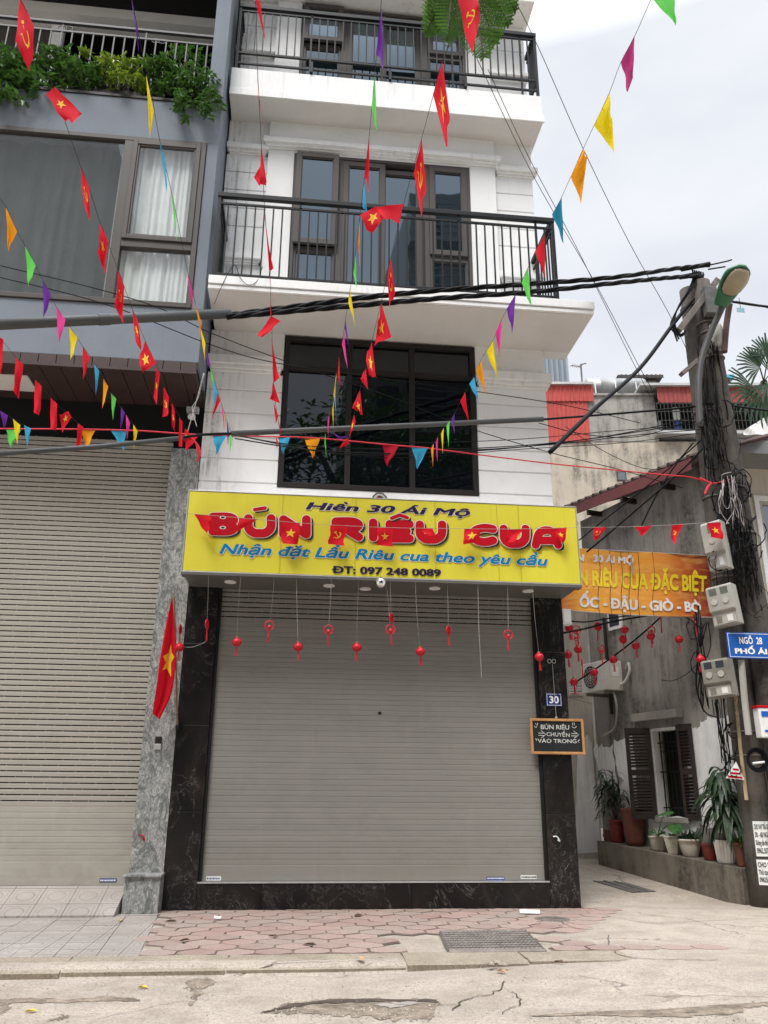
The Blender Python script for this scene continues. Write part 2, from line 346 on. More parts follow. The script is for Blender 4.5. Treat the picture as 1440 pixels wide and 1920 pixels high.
m_pot_leaf = leafmat('house_plant_leaf', (.012, .032, .014), (.035, .075, .03), .15); m_fresh_lf = leafmat('fresh_leaf', (.05, .14, .02), (.12, .28, .04), .35)
m_bark = M('bark', (.09, .075, .055), .9, .25, 5, 30, .4)

# ------------------------------------------------------------------ ground
W = 12.36                                       # white facade
F0 = 12.34                                      # ground-floor pillar faces
def ss(a, b, x): t = min(1, max(0, (x-a)/(b-a))); return t*t*(3-2*t)
def kerb_back(x): return 9.08 - .0*x            # line between pavers and kerb
KERB_W = .46
def gz(x, y):
    road = -.085*(1-ss(.2, 3.6, x))
    f = ss(8.62, 8.72, y)
    z = road*(1-f)
    z += .1*max(0, y-12.9)*ss(4.0, 4.9, x) if y < 20 else .71*ss(4.0, 4.9, x)
    z += .012*math.sin(x*1.3+.4)*math.sin(y*1.1)*(1 if y < 8.5 else .25)
    return z
def strips(a, b, step): n = max(1, round((b-a)/step)); return [a+(b-a)*i/n for i in range(n+1)]
xs = [-120, -60, -30, -16]+strips(-9, 9, .2)+[16, 30, 60, 120]
ys = [-120, -60, -30, -12]+strips(-4, 4, .8)+strips(4.4, 13.2, .1)+strips(13.6, 22, .4)+[30, 60, 160]
b = MB()
for y in ys:
    for x in xs: b.v.append(V((x, y, gz(x, y)-(0 if y < 8.6 or x > 3.4 else .012))))
nx = len(xs)
for j in range(len(ys)-1):
    for i in range(nx-1): a = j*nx+i; b.f.append((a, a+1, a+nx+1, a+nx))
tag(b.build('road', m_conc, smooth=True), kind='structure')

# kerb stones, each about 1.5 m
kx = -7.2; kb = MB()
while kx < 3.3:
    L = rnd.uniform(1.1, 1.7); x1 = min(kx+L, 3.4); f = ss(.2, 3.4, (kx+x1)/2)
    yb, yf = 9.06+rnd.uniform(-.01, .01), 8.62+rnd.uniform(-.02, .02); zt = .008+rnd.uniform(-.004, .006); zf = zt-.045*(1-f)
    P = [(kx+.008, yf, -.13), (x1-.008, yf, -.13), (x1-.008, yf-.01, zf-.012), (x1-.008, yf+.05, zf), (x1-.008, yb, zt), (kx+.008, yb, zt), (kx+.008, yf+.05, zf), (kx+.008, yf-.01, zf-.012)]
    kb.add(P, [(0,1,2,7), (7,2,3,6), (6,3,4,5), (1,4,3,2), (0,7,6,5), (0,5,4,1)])
    kx = x1
tag(kb.build('kerb', m_kerb), kind='structure')

# hexagonal pink pavers, really laid one by one
def paver_mat():
    m, nt, bs = newmat('pink_paver'); p = pos(nt)
    vc = N(nt, 'ShaderNodeVertexColor', layer_name='tone')
    fine = noise_n(nt, p, 45, 5, .7); big = noise_n(nt, p, 1.1, 6, .6)
    c = mixc(nt, ramp(nt, big, (.38, .0), (.62, .8)), vc.outputs['Color'], (.34, .29, .25))
    c = mixc(nt, ramp(nt, fine, (.38, .5), (.6, 0.)), c, (.2, .15, .13))
    nt.links.new(c, bs.inputs['Base Color']); bs.inputs['Roughness'].default_value = .88; bs.inputs['Specular IOR Level'].default_value = .2
    bump(nt, bs, fine, .4, .006); return m
hb = MB(); tones = []; jb = MB()
hw, hr = .19, .205
row = 0; y = 9.22
while y < 12.5:
    x = -2.0 + (hw if row % 2 else 0)
    while x < 4.6:
        edge = -1.36 + (y-9.1)*-.085
        if x > edge and not (1.18 < x < 2.78 and 9.05 < y < 10.32) and not (x > 2.4+rnd.random()*1.3 and y > 9.3 and x > 2.2+(y-9)*.8):
            g = .012; P = []
            for sx, sy in ((1, -.42), (1, .42), (.56, .66), (.06, .97), (-.06, .97), (-.56, .66), (-1, .42), (-1, -.42), (-.56, -.66), (-.06, -.97), (.06, -.97), (.56, -.66)):
                P.append((x+sx*(hw-g)+rnd.uniform(-.008, .008), min(12.33, max(9.075, y+sy*(hr-g)+rnd.uniform(-.008, .008)))))
            z0 = .006+rnd.uniform(-.003, .004); tl = rnd.uniform(-.012, .012); n = len(P); bi = len(hb.v)
            jb.poly([V((x+(px-x)*1.14, y+(py-y)*1.14, -.006-.00001*len(jb.f))) for px, py in P])
            top = [V((px, py, z0+tl*(px-x))) for px, py in P]
            hb.v += top + [V((px, py, -.02)) for px, py in P]
            hb.f.append(tuple(bi+i for i in range(n)))
            for i in range(n): hb.f.append((bi+i, bi+n+i, bi+n+(i+1) % n, bi+(i+1) % n))
            t = rnd.uniform(.78, 1.1); w = rnd.random()*.5; c = (.37*t, (.243+.045*w)*t, (.207+.045*w)*t, 1)
            tones += [c]*(n+1)
        x += 2*hw
    y += 1.44*hr; row += 1
po = hb.build('pavement', paver_mat()); tag(po, kind='structure')
vl = po.data.color_attributes.new('tone', 'FLOAT_COLOR', 'CORNER'); k = 0
for pi, pg in enumerate(po.data.polygons):
    for li in pg.loop_indices: vl.data[li].color = tones[pi]
m_joint = M('paver_joint', (.17, .14, .115), .95, .3, 5, 50, .3); tag(jb.build('pavement_bed', m_joint), kind='structure')
# patterned grey tiles in front of the grey house, and its ramp
def tile_mat():
    m, nt, bs = newmat('grey_tile'); p = pos(nt, (2.5, 2.5, 2.5))
    fr = N(nt, 'ShaderNodeVectorMath', operation='FRACTION'); nt.links.new(p, fr.inputs[0])
    sb = N(nt, 'ShaderNodeVectorMath', operation='SUBTRACT'); nt.links.new(fr.outputs[0], sb.inputs[0]); sb.inputs[1].default_value = (.5, .5, 0)
    sp = N(nt, 'ShaderNodeSeparateXYZ'); nt.links.new(sb.outputs[0], sp.inputs[0])
    ax = N(nt, 'ShaderNodeMath', operation='ABSOLUTE'); ay = N(nt, 'ShaderNodeMath', operation='ABSOLUTE'); nt.links.new(sp.outputs[0], ax.inputs[0]); nt.links.new(sp.outputs[1], ay.inputs[0])
    mxn = N(nt, 'ShaderNodeMath', operation='MAXIMUM'); nt.links.new(ax.outputs[0], mxn.inputs[0]); nt.links.new(ay.outputs[0], mxn.inputs[1])
    cx = N(nt, 'ShaderNodeCombineXYZ'); nt.links.new(sp.outputs[0], cx.inputs[0]); nt.links.new(sp.outputs[1], cx.inputs[1])
    ln = N(nt, 'ShaderNodeVectorMath', operation='LENGTH'); nt.links.new(cx.outputs[0], ln.inputs[0])
    e = ramp(nt, mxn.outputs[0], (.472, 0.), (.485, 1.)); r1 = ramp(nt, ln.outputs['Value'], (.24, 0.), (.255, .55), (.29, .55), (.305, 0.)); r2 = ramp(nt, mxn.outputs[0], (.355, 0.), (.365, .45), (.39, .45), (.40, 0.))
    g = N(nt, 'ShaderNodeMath', operation='MAXIMUM'); nt.links.new(r1, g.inputs[0]); nt.links.new(r2, g.inputs[1])
    g2 = N(nt, 'ShaderNodeMath', operation='MAXIMUM'); nt.links.new(g.outputs[0], g2.inputs[0]); nt.links.new(e, g2.inputs[1])
    wp = pos(nt); fine = noise_n(nt, wp, 50, 5, .7); big = noise_n(nt, wp, 1.4, 5)
    c = ramp(nt, big, (.3, (.30, .27, .245)), (.7, (.40, .365, .335))); c = mixc(nt, ramp(nt, fine, (.38, .45), (.6, 0.)), c, (.22, .2, .18))
    wear = ramp(nt, noise_n(nt, wp, 2.2, 5), (.35, .55), (.65, 1.))
    c = mixc(nt, mixc(nt, wear, (0, 0, 0), g2.outputs[0]), c, (.16, .138, .12))
    nt.links.new(c, bs.inputs['Base Color']); bs.inputs['Roughness'].default_value = .85; bs.inputs['Specular IOR Level'].default_value = .2
    bump(nt, bs, g2.outputs[0], -.4, .008); return m
m_tile = tile_mat()
tb = MB()
for i in range(14):
    for j in range(8):
        x0 = -1.4-(i+1)*.4; y0 = 9.075+j*.4
        sk = lambda yy: -(yy-9.1)*.085
        z = .004+rnd.uniform(-.003, .003); y1 = min(y0+.4, 12.0)
        if y0 > 11.9: continue
        P = [(x0+.003+sk(y0), y0+.003), (x0+.397+sk(y0), y0+.003), (x0+.397+sk(y1), y1-.003), (x0+.003+sk(y1), y1-.003)]
        tb.prism([(px, py, -.02) for px, py in P], (0, 0, .02+z))
tag(tb.build('tiled_pavement', m_tile), kind='structure')
rb = MB(); RY0, RY1 = 11.72, 12.47
rb.add([(-9, RY0, 0), (-2.16, RY0, 0), (-2.16, RY0, .03), (-9, RY0, .03), (-9, RY1, 0), (-2.16, RY1, 0), (-2.16, RY1, .30), (-9, RY1, .30)], [(0,1,2,3), (3,2,6,7), (1,5,6,2), (0,3,7,4)])
tag(rb.build('ramp', m_tile), kind='structure')

# iron drain grate, round cover, alley cover
g = thing('drain_grate', at(915, 1765, 9.6)*0+V((1.98, 9.7, 0)), 'rusty rectangular steel drain grate set in the pink pavement', 'drain grate')
c4 = [atz(x, y, .012) for x, y in ((826, 1748), (985, 1746), (1022, 1783), (842, 1785))]
m_iron = M('worn_iron', (.19, .165, .145), .6, .3, 6, 50, .3, metal=.35)
m_iron_dk = M('grate_hole', (.028, .024, .021), .9, .2, 6, 50, 0)
def bil(u, v): return (c4[3]*(1-u)+c4[2]*u)*(1-v)+(c4[0]*(1-u)+c4[1]*u)*v
MB().prism([c4[3]+V((0,0,-.006)), c4[2]+V((0,0,-.006)), c4[1]+V((0,0,-.006)), c4[0]+V((0,0,-.006))], (0, 0, .004)).build('grate_pit', m_iron_dk, g)
gb = MB(); NU, NV = 22, 9
for i in range(NU+1): p, q = bil(i/NU, 0), bil(i/NU, 1); gb.tube([p, q], .011 if i not in (0, NU) else .02, 4)
for j in range(NV+1): p, q = bil(0, j/NV), bil(1, j/NV); gb.tube([p, q], .012 if j not in (0, NV) else .022, 4)
gb.build('grate_bars', m_iron, g)
mc = thing('valve_cover', atz(1036, 1724, 0), 'small round iron cover in the pavement near the right pillar', 'valve cover')
MB().lathe(mc.location+V((0,0,-.01)), [(.16, 0), (.16, .022), (.145, .03), (.135, .026), (0, .026)], 20).build('lid', m_iron, mc)
MB().lathe(mc.location+V((0,0,-.012)), [(.23, 0), (.23, .02), (.165, .024)], 14).build('collar', m_joint, mc)
ac = [atp(x, y, (5.2, 13.5, gz(5.2, 13.5)+.004), V((0, -.1, 1)).normalized()) for x, y in ((1112, 1652), (1172, 1655), (1230, 1672), (1185, 1674))]
a = thing('manhole_cover', ac[0], 'dark rectangular manhole cover set in the alley floor', 'manhole cover')
MB().prism([p+V((0, 0, .0)) for p in ac][::-1], (0, 0, .008)).build('lid', M('alley_iron', (.12, .11, .10), .7, .3, 7, 40, .3), a)
mid = [(ac[0]*(1-t)+ac[1]*t, ac[3]*(1-t)+ac[2]*t) for t in (.33, .66)]
for p, q in mid: MB().tube([p+V((0,0,.016)), q+V((0,0,.016))], .012, 4).build('rib', m_iron, a)

# worn holes in the concrete along the gutter: shallow dished patches with ragged rims
m_hole = M('broken_ground', (.255, .205, .155), .95, .5, 7, 30, .9); m_rim = M('dark_dirt', (.085, .065, .05), .95, .4, 8, 40, .8)
def ragged(pxs, dz, rag=.03, k=9):
    P = [atz(x, y, -.05) for x, y in pxs]; out = []
    for i in range(len(P)):
        a_, b_ = P[i], P[(i+1) % len(P)]
        for j in range(k): p = a_.lerp(b_, j/k); out.append(p+V((rnd.uniform(-rag, rag), rnd.uniform(-rag*2, rag*2), 0)))
    for p in out: p.z = gz(p.x, p.y)+dz
    return out
hole_px = [((487, 1893), (540, 1874), (600, 1867), (680, 1868), (760, 1870), (815, 1876), (828, 1885), (790, 1890), (815, 1903), (805, 1912), (740, 1908), (640, 1898), (560, 1893)),
           ((0, 1864), (60, 1861), (130, 1863), (200, 1858), (250, 1860), (268, 1866), (200, 1866), (120, 1869), (0, 1870)),
           ((995, 1909), (1090, 1903), (1180, 1904), (1290, 1909), (1375, 1905), (1390, 1894), (1440, 1890), (1450, 1897), (1396, 1902), (1392, 1912), (1280, 1918), (1100, 1910)),
           ((355, 1828), (395, 1826), (402, 1834), (383, 1845), (372, 1862), (355, 1876), (366, 1852), (350, 1842)),
           ((0, 1873), (18, 1871), (20, 1882), (0, 1890)), ((90, 1900), (115, 1892), (128, 1893), (110, 1900))]
for i, h in enumerate(hole_px):
    tag(MB().poly(ragged(h, .004, .012 if i in (1, 2) else .03)).build('road_hole', m_hole), kind='structure')
tag(MB().poly(ragged(((489, 1892), (545, 1876), (640, 1868), (820, 1874), (822, 1879), (700, 1874), (600, 1876)), .008, .012)).build('road_hole_rim', m_rim), kind='structure')
tag(MB().poly(ragged(((700, 1880), (770, 1876), (800, 1881), (730, 1887)), .008, .012)).build('road_hole_slab', m_conc2), kind='structure')
def crack(pts, w=.007):
    P = smooth_path([atz(x, y, 0) for x, y in pts], 7); b = MB()
    for p in P: p.x += rnd.uniform(-.02, .02); p.y += rnd.uniform(-.03, .03); p.z = gz(p.x, p.y)+.007
    L = []
    for i, p in enumerate(P):
        t = (P[min(i+1, len(P)-1)]-P[max(i-1, 0)]).normalized(); n = V((-t.y, t.x, 0)); ww = w*rnd.uniform(.3, 1.2)
        L.append((p+n*ww, p-n*ww))
    for i in range(len(L)-1): b.add([L[i][0], L[i][1], L[i+1][1], L[i+1][0]], [(0, 1, 2, 3)])
    tag(b.build('road_crack', m_rim), kind='structure')
for c in (((1140, 1755), (1150, 1785), (1200, 1797), (1290, 1800), (1350, 1801)), ((1040, 1722), (1080, 1742), (1135, 1743)), ((950, 1830), (930, 1850), (880, 1860), (850, 1880)), ((960, 1850), (975, 1868), (940, 1890)), ((1390, 1725), (1300, 1728), (1230, 1732), (1180, 1727)), ((430, 1812), (520, 1803), (610, 1800), (720, 1797))): crack(c)

# ------------------------------------------------------------------ lettering
_tc = {}
def raw_text(s):
    if s in _tc: return _tc[s]
    cu = bpy.data.curves.new('text', 'FONT'); cu.body = s; cu.resolution_u = 3
    o = bpy.data.objects.new('text', cu); COL.objects.link(o); bpy.context.view_layer.update()
    dg = bpy.context.evaluated_depsgraph_get(); me = bpy.data.meshes.new_from_object(o.evaluated_get(dg))
    r = ([v.co.copy() for v in me.vertices], [tuple(p.vertices) for p in me.polygons])
    bpy.data.objects.remove(o); bpy.data.curves.remove(cu); bpy.data.meshes.remove(me); _tc[s] = r; return r
def maxx(s): return max(v.x for v in raw_text(s)[0])
def advance(prefix): return maxx(prefix+'|')-maxx('|') if prefix else 0
SUB = {'Đ': 'D', 'đ': 'd', 'ề': 'ê', 'Ề': 'Ê'}
CAPH = max(v.y for v in raw_text('H')[0])
def text_mesh(s, bold=0.0, shear=0.0):
    base = ''.join(SUB.get(ch, ch) for ch in s); vs, fs = raw_text(base); vs = list(vs); fs = list(fs)
    def quad_(*p): n = len(vs); vs.extend(V((x, y, 0)) for x, y in p); fs.append((n, n+1, n+2, n+3))
    for i, ch in enumerate(s):
        if ch in SUB:
            x = advance(base[:i]); w = advance(base[:i+1])-x
            if ch == 'Đ': quad_((x-.03*w, CAPH*.46), (x+.50*w, CAPH*.46), (x+.50*w, CAPH*.56), (x-.03*w, CAPH*.56))
            elif ch == 'đ': quad_((x+.50*w, CAPH*.83), (x+1.08*w, CAPH*.83), (x+1.08*w, CAPH*.91), (x+.50*w, CAPH*.91))
            else:
                y0 = CAPH*(1.02 if ch == 'ề' else 1.34); quad_((x+.62*w, y0+.16), (x+.74*w, y0+.17), (x+.92*w, y0), (x+.84*w, y0-.01))
    out, of = [], []
    offs = [(0, 0)] if bold <= 0 else [(0, 0), (bold, 0), (-bold, 0), (0, bold*.8), (0, -bold*.8), (bold*.7, bold*.55), (-bold*.7, bold*.55), (bold*.7, -bold*.55), (-bold*.7, -bold*.55)]
    for k, (dx, dy) in enumerate(offs):
        n = len(out); out += [V((v.x+dx+shear*(v.y+dy), v.y+dy, k*.00012)) for v in vs]; of += [tuple(n+i for i in q) for q in fs]
    return out, of
def lettering(mb, s, fr, bold=0.0, shear=0.0):
    """fr = (origin, x vector over the whole width, cap-height vector)"""
    vs, fs = text_mesh(s, bold, shear)
    x0, x1 = min(v.x for v in vs), max(v.x for v in vs)
    o, X, Yv = fr; nn = X.cross(Yv).normalized()
    mb.add([o+X*((v.x-x0)/(x1-x0))+Yv*(v.y/CAPH)+nn*v.z for v in vs], fs)

# ------------------------------------------------------------------ windows
def window(parent, x0, x1, z0, z1, y, fm, gm, cols, rows, w=.07, d=.09, name='window'):
    """outer frame with mullions and panes; cols/rows are inner positions"""
    b = MB(); b.ring(x0, x1, z0, z1, w, y-d/2, y+d/2)
    for c in cols: b.box(c-w/2, y-d/2+.004, z0+w, c+w/2, y+d/2-.004, z1-w)
    f = b.build(name, fm, parent, bevel=.006)
    return f
def pane(f, x0, x1, z0, z1, y, gm, n=3):
    MB().grid(lambda u, v: (x0+u*(x1-x0), y+.002*math.sin(u*3)*math.sin(v*2.5), z0+v*(z1-z0)), n, n).build('pane', gm, f, smooth=True)

# ------------------------------------------------------------------ the white shop house
H = thing('shop_house', (1.22, 14, 0), 'white narrow shop house with dark balcony railings, black marble pillars and a grey shutter', 'house')
X0, X1 = -1.665, 4.11
b = MB(); b.box(X0, W+.45, 0, X1, 25, 18.6); b.box(X0, 12.72, 4.4, X1, W+.45, 18.6); b.build('house_body', m_white, H)
def courses(mb, x0, x1, z0, z1, grooves, y0, y1, g=.012):
    zz = [z0]+sorted(z for z in grooves if z0+.05 < z < z1-.05)+[z1]
    for i in range(len(zz)-1):
        mb.box(x0, y0, zz[i]+(g if i else 0), x1, y1, zz[i+1]-(g if i < len(zz)-2 else 0))
    mb.box(x0+.004, y0+.022, z0+.004, x1-.004, y1+.01, z1-.004)
G1 = [6.12, 6.19+.0, 6.59, 6.98, 7.40, 7.82]
wb = MB()
wxl, wxr = -.415, 2.865
for a0, a1 in ((X0, wxl-.01), (wxr+.01, X1)): courses(wb, a0, a1, 6.05, 8.14, G1[1:], W, 12.7)
wb.box(X0, W-.02, 4.55, X1, 12.7, 6.05); wb.box(wxl-.01, W+.002, 6.05, wxr+.01, 12.7, 6.135)
for a0, a1 in ((X0, wxl-.01), (wxr+.01, X1)): wb.box(a0, W+.003, 8.40, a1, 12.7, 8.94)
wb.box(wxl-.01, W+.05, 8.9, wxr+.01, 12.7, 8.94)
def floor_walls(dz, z0, zs):
    """one upper floor: centre panel, rusticated side bays, cornices"""
    pl, pr, fl, fr_ = -.91, 3.37, -.425, 2.872
    zt = 12.74+dz
    for a0, a1 in ((X0, pl), (pr, X1)):
        courses(wb, a0, a1, 10.45+dz, 12.66+dz, [z+dz for z in (11.08, 11.475, 11.87, 12.27)], W, 12.7)
        wb.box(a0, W+.01, z0, a1, 12.7, 10.28+dz); wb.box(a0, W+.004, 12.83+dz, a1, 12.7, zs)
    for a0, a1 in ((pl, fl), (fr_, pr)): wb.box(a0, W-.07, z0, a1, 12.71, 12.79+dz)
    wb.box(fl, W-.068, zt, fr_, 12.71, 12.79+dz)
    wb.box(pl, W-.066, 12.96+dz, pr, 12.71, zs)
floor_walls(0, 9.15, 13.45)
DZ = at(600, 90, W).z - at(600, 471, W).z
for a0, a1 in ((X0, -.91), (3.37, X1)):
    courses(wb, a0, a1, 10.45+DZ, 16.49, [z+DZ for z in (11.08, 11.475)], W, 12.7); wb.box(a0, W+.01, 14.1, a1, 12.7, 10.28+DZ)
for a0, a1 in ((-.91, -.425), (2.872, 3.37)): wb.box(a0, W-.07, 14.1, a1, 12.71, 16.49)
wb.build('wall', m_white, H, bevel=.008)
def cornice(a0, a1, z0, z1, y, p):
    h = z1-z0; tb = MB()
    tb.box(a0, y-p, z0+h*.42, a1, y+.05, z1); tb.box(a0+.03, y-p*.62, z0+h*.16, a1-.03, y+.05, z0+h*.42); tb.box(a0+.05, y-p*.3, z0, a1-.05, y+.05, z0+h*.16); tb.build('cornice', m_white2, H, bevel=.006)
for a0, a1 in ((X0-.0, wxl-.012), (wxr+.012, X1+.08)): cornice(a0, a1, 8.14, 8.40, W, .15)
for dz in (0, DZ):
    if dz == 0:
        cornice(-1.0, 3.45, 12.79, 12.96, W-.07, .14); cornice(X0, -.912, 12.66, 12.83, W, .13); cornice(3.372, X1+.08, 12.66, 12.83, W, .13)
    for a0, a1 in ((X0, -.912), (3.372, X1+.07)): cornice(a0, a1, 10.28+dz, 10.45+dz, W, .10)
# balcony slabs
def slab(x0, x1, yf, zs, zt, ext=None):
    b = MB(); hh = zt-zs
    b.box(x0, yf+.02, zs, x1, W+.3, zt)
    b.box(x0, yf-.02, zs+hh*.36, x1+.012, yf+.02, zt); b.box(x0, yf, zs, x1, yf+.02, zs+hh*.30)
    b.box(x1, yf+.02, zs+hh*.36, x1+.012, W+.2, zt)
    return b
s1 = slab(X0+.05, 4.60, 11.14, 8.94, 9.17)
s1.build('balcony_slab', m_white2, H, bevel=.006)
MB().box(X0+.06, 11.18, 8.928, 4.58, W+.02, 8.9385).build('soffit', m_soffit, H)
s2 = MB(); s2.box(X0+.03, 11.77, 13.45, 4.19, W+.3, 14.1); s2.box(X0+.03, 11.735, 13.45, 4.215, 11.77, 13.60); s2.box(X0+.03, 11.752, 13.60, 4.2, 11.77, 13.635)
s2.build('balcony_slab', m_white2, H, bevel=.006)
MB().box(X0+.04, 11.76, 13.438, 4.18, W+.02, 13.4485).build('soffit', m_soffit, H)
s3 = MB(); zz = 16.50; s3.box(X0+.03, 11.75, zz, 4.19, 13, zz+.65); s3.build('balcony_slab', m_white2, H, bevel=.006)
# railings
def railing(y, x0, x1, zt, zm, zb, zs, n, yb, hr=.045, foot=4, name='railing'):
    b = MB(); b.box(x0-.03, y-.04, zt-hr*1.9, x1+.03, y+.04, zt); rr = b.build(name, m_rail, H, bevel=.006)
    c = MB()
    for z, r in ((zm, .017), (zb, .02)):
        c.box(x0, y-r, z-r, x1, y+r, z+r)
        for xx in (x0, x1): c.box(xx-r, y+r, z-r, xx+r, yb, z+r)
    for xx in (x0, x1):
        c.box(xx-.04, y+.04, zt-hr*1.9, xx+.04, yb, zt)
        c.box(xx-.025, y-.026, zs, xx+.025, y+.026, zt-hr*1.9)
    c.build('rail', m_rail, rr)
    for i in range(1, n):
        x = x0+(x1-x0)*i/n; heavy = i % max(1, n//foot) == 0; r = .012 if not heavy else .017
        MB().box(x-r, y-r, (zs if heavy else zb), x+r, y+r, (zt-hr*1.9 if heavy else zm)).build('baluster', m_rail, rr)
    m = 8
    for xx in (x0, x1):
        for i in range(1, m):
            yy = y+(yb-y)*i/m; MB().box(xx-.012, yy-.012, zb, xx+.012, yy+.012, zm).build('baluster', m_rail, rr)
    return rr
ra, rb_ = at(414, 364, 11.2), at(1034, 411, 11.2)
railing(11.2, -1.56, 4.02, 10.80, 10.60, 9.24, 9.17, 38, W-.02)
t2 = at(445, 8, 11.8).z; m2 = at(452, 20, 11.8).z; l2 = at(442, 98, 11.8).z; k2 = at(440, 117, 11.8).z
r2 = railing(11.8, -1.56, 4.14, t2, m2, l2, 14.1, 38, W-.02)
bb = MB(); bb.box(-1.56, 11.782, k2-.018, 4.14, 11.818, k2+.018)
for xx in (at(584, 130, 11.8).x, at(731, 140, 11.8).x, at(872, 155, 11.8).x): bb.box(xx-.025, 11.73, k2-.12, xx+.025, 11.80, k2+.12)
bb.build('lower_rail', m_rail, r2)
# first-floor picture window
z0, z1 = 6.14, 8.90; yw = W+.07
b = MB(); b.ring(wxl, wxr, z0, z1, .085, W-.015, W+.12)
zm = at(700, 698, W).z; c1, c2 = at(653, 800, W).x, at(773, 800, W).x
for c in (c1, c2): b.box(c-.045, W-.005, z0+.085, c+.045, W+.11, z1-.085)
xs_ = [wxl+.085, c1-.045, c1+.045, c2-.045, c2+.045, wxr-.085]
for i in range(3): b.box(xs_[2*i], W+.005, zm-.045, xs_[2*i+1], W+.105, zm+.045)
f = b.build('picture_window', m_frame_dk, H, bevel=.006)
for i in range(3):
    for zA, zB in ((z0+.085, zm-.045), (zm+.045, z1-.085)): pane(f, xs_[2*i], xs_[2*i+1], zA, zB, W+.06+.003*i, m_dk_glass)
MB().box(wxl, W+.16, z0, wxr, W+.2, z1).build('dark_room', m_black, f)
# french windows on both upper floors
def french(dz, z0, ztop=12.735):
    x0, x1, z1 = -.42, 2.868, ztop; zt = at(600, 471, W).z+dz
    y = W-.02
    b = MB(); b.ring(x0, x1, z0, z1, .06, y-.06, y+.1)
    e = [at(x, 320, W).x for x in (631, 645, 717, 792, 803)]
    for c in (e[0]+.07, e[3]+.055): b.box(c-.06, y-.05, z0+.06, c+.06, y+.09, z1-.06)
    f = b.build('french_window', m_frame, H, bevel=.006)
    L0, L1, C0, Cm, C1, R0, R1_ = x0+.06, e[0]+.01, e[0]+.13, e[2]+.0, e[3]-.005, e[3]+.115, x1-.06
    def sash(a0, a1, zA, zB, yy, w=.10, gm=m_sky_glass):
        s_ = MB(); s_.ring(a0, a1, zA, zB, w, yy-.035, yy+.035); s_.ring(a0+w-.004, a1-w+.004, zA+w-.004, zB-w+.004, .022, yy-.018, yy+.03)
        s_.build('sash', m_frame, f, bevel=.005); pane(f, a0+w, a1-w, zA+w, zB-w, yy+.01, gm)
    sash(L0-.02, L1+.03, zt+.05, z1-.02, y-.10)
    sash(L0, L1, z0+.06, zt-.02, y+.0, .045)
    sash(C0, Cm+.05, z0+.06, z1-.08, y-.02, .10); sash(Cm-.05, C1, z0+.06, z1-.14, y+.055, .10)
    sash(R0, R1_, zt+.05, z1-.06, y-.04); sash(R0, R1_, z0+.06, zt-.02, y, .045)
    bl = MB(); bl.box(L0, y-.03, zt-.02, L1, y+.06, zt+.05); bl.box(R0, y-.03, zt-.02, R1_, y+.06, zt+.05); bl.build('transom', m_frame, f, bevel=.005)
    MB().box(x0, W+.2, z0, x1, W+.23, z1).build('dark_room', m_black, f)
french(0, 9.17); french(DZ, 14.1, 16.44)
# ground floor: marble pillars, plinth, header, roller shutter
mb_ = MB()
PL = (X0, -1.21, X1, 3.70)
def pillar(x0, x1, zl):
    b = MB(); js = [-.03, 1.25, 2.42, 3.6, 4.47]
    for i in range(4): b.box(x0, F0+.0015*(i % 2), js[i]+.0015, x1, 12.9, js[i+1]-.0015)
    return b.build('pillar', m_marble, H, bevel=.004)
pillar(PL[0]+.004, PL[1], 0); pillar(PL[3], PL[2]+.03, 0)
b = MB(); px_ = [PL[1]+.004, -.35, .52, 1.72, 2.72, PL[3]-.004]
for i in range(5): b.box(px_[i]+.0015, F0+.004, -.03, px_[i+1]-.0015, 12.8, .335)
b.build('plinth', m_marble, H, bevel=.003)
MB().box(PL[1], F0-.01, .335, PL[3], 12.6, .352).build('sill_strip', m_tin, H)
MB().box(PL[0], 12.43, 4.472, PL[2], 12.75, 4.9).build('header', m_soffit, H)
for xa, xb in ((PL[1]+.002, PL[1]+.045), (PL[3]-.045, PL[3]-.002)): MB().box(xa, F0+.03, .352, xb, F0+.12, 4.47).build('guide_rail', m_rail, H)
def shutter(parent, x0, x1, z0, z1, y, pitch, slot_from, slot_to, m, bar=.24):
    b = MB(); z = z0+bar; i = 0
    def sl(prof):
        n = len(prof); bi = len(b.v)
        for xx in (x0, x1): b.v.extend(V((xx, yy, zz)) for yy, zz in prof)
        for k in range(n-1): b.f.append((bi+k, bi+n+k, bi+n+k+1, bi+k+1))
    while z < z1:
        top = min(z+pitch, z1+.05); slot = slot_from <= z <= slot_to
        gap = .015 if slot else .0
        h = top-z-gap
        sl([(y+.008, z+.0005), (y+.0015, z+.001), (y-.002, z+.003), (y-.003, z+h*.3), (y-.003, z+h*.47), (y-.0012, z+h*.5), (y-.003, z+h*.53), (y-.003, z+h*.75), (y-.002, z+h-.0025), (y+.0015, z+h-.0005), (y+.008, z+h)])
        if slot:
            xx = x0+rnd.uniform(0, .2)
            while xx < x1: b.box(xx, y+.006, z+h, xx+.008, y+.012, z+pitch); xx += .235
        z += pitch
    o = b.build('shutter_curtain', m, parent)
    MB().box(x0, y-.012, z0, x1, y+.02, z0+bar).build('bottom_bar', m, o, bevel=.006)
    MB().box(x0, y+.05, z0, x1, y+.08, z1).build('dark_interior', m_black, o)
    return o
SY = F0+.085
sh = shutter(H, PL[1]+.045, PL[3]-.045, .356, 4.5, SY, .0757, 3.93, 4.46, m_slat, .2)
kp = at(712, 1337, SY-.005); kb_ = MB(); kb_.lathe(kp, [(.022, 0), (.022, .008), (.012, .012), (0, .012)], 12, ax=(0, -1, 0)); kb_.box(kp.x-.03, kp.y-.004, kp.z+.0, kp.x+.03, kp.y+.0, kp.z+.012); kb_.build('lock', m_rail, sh)
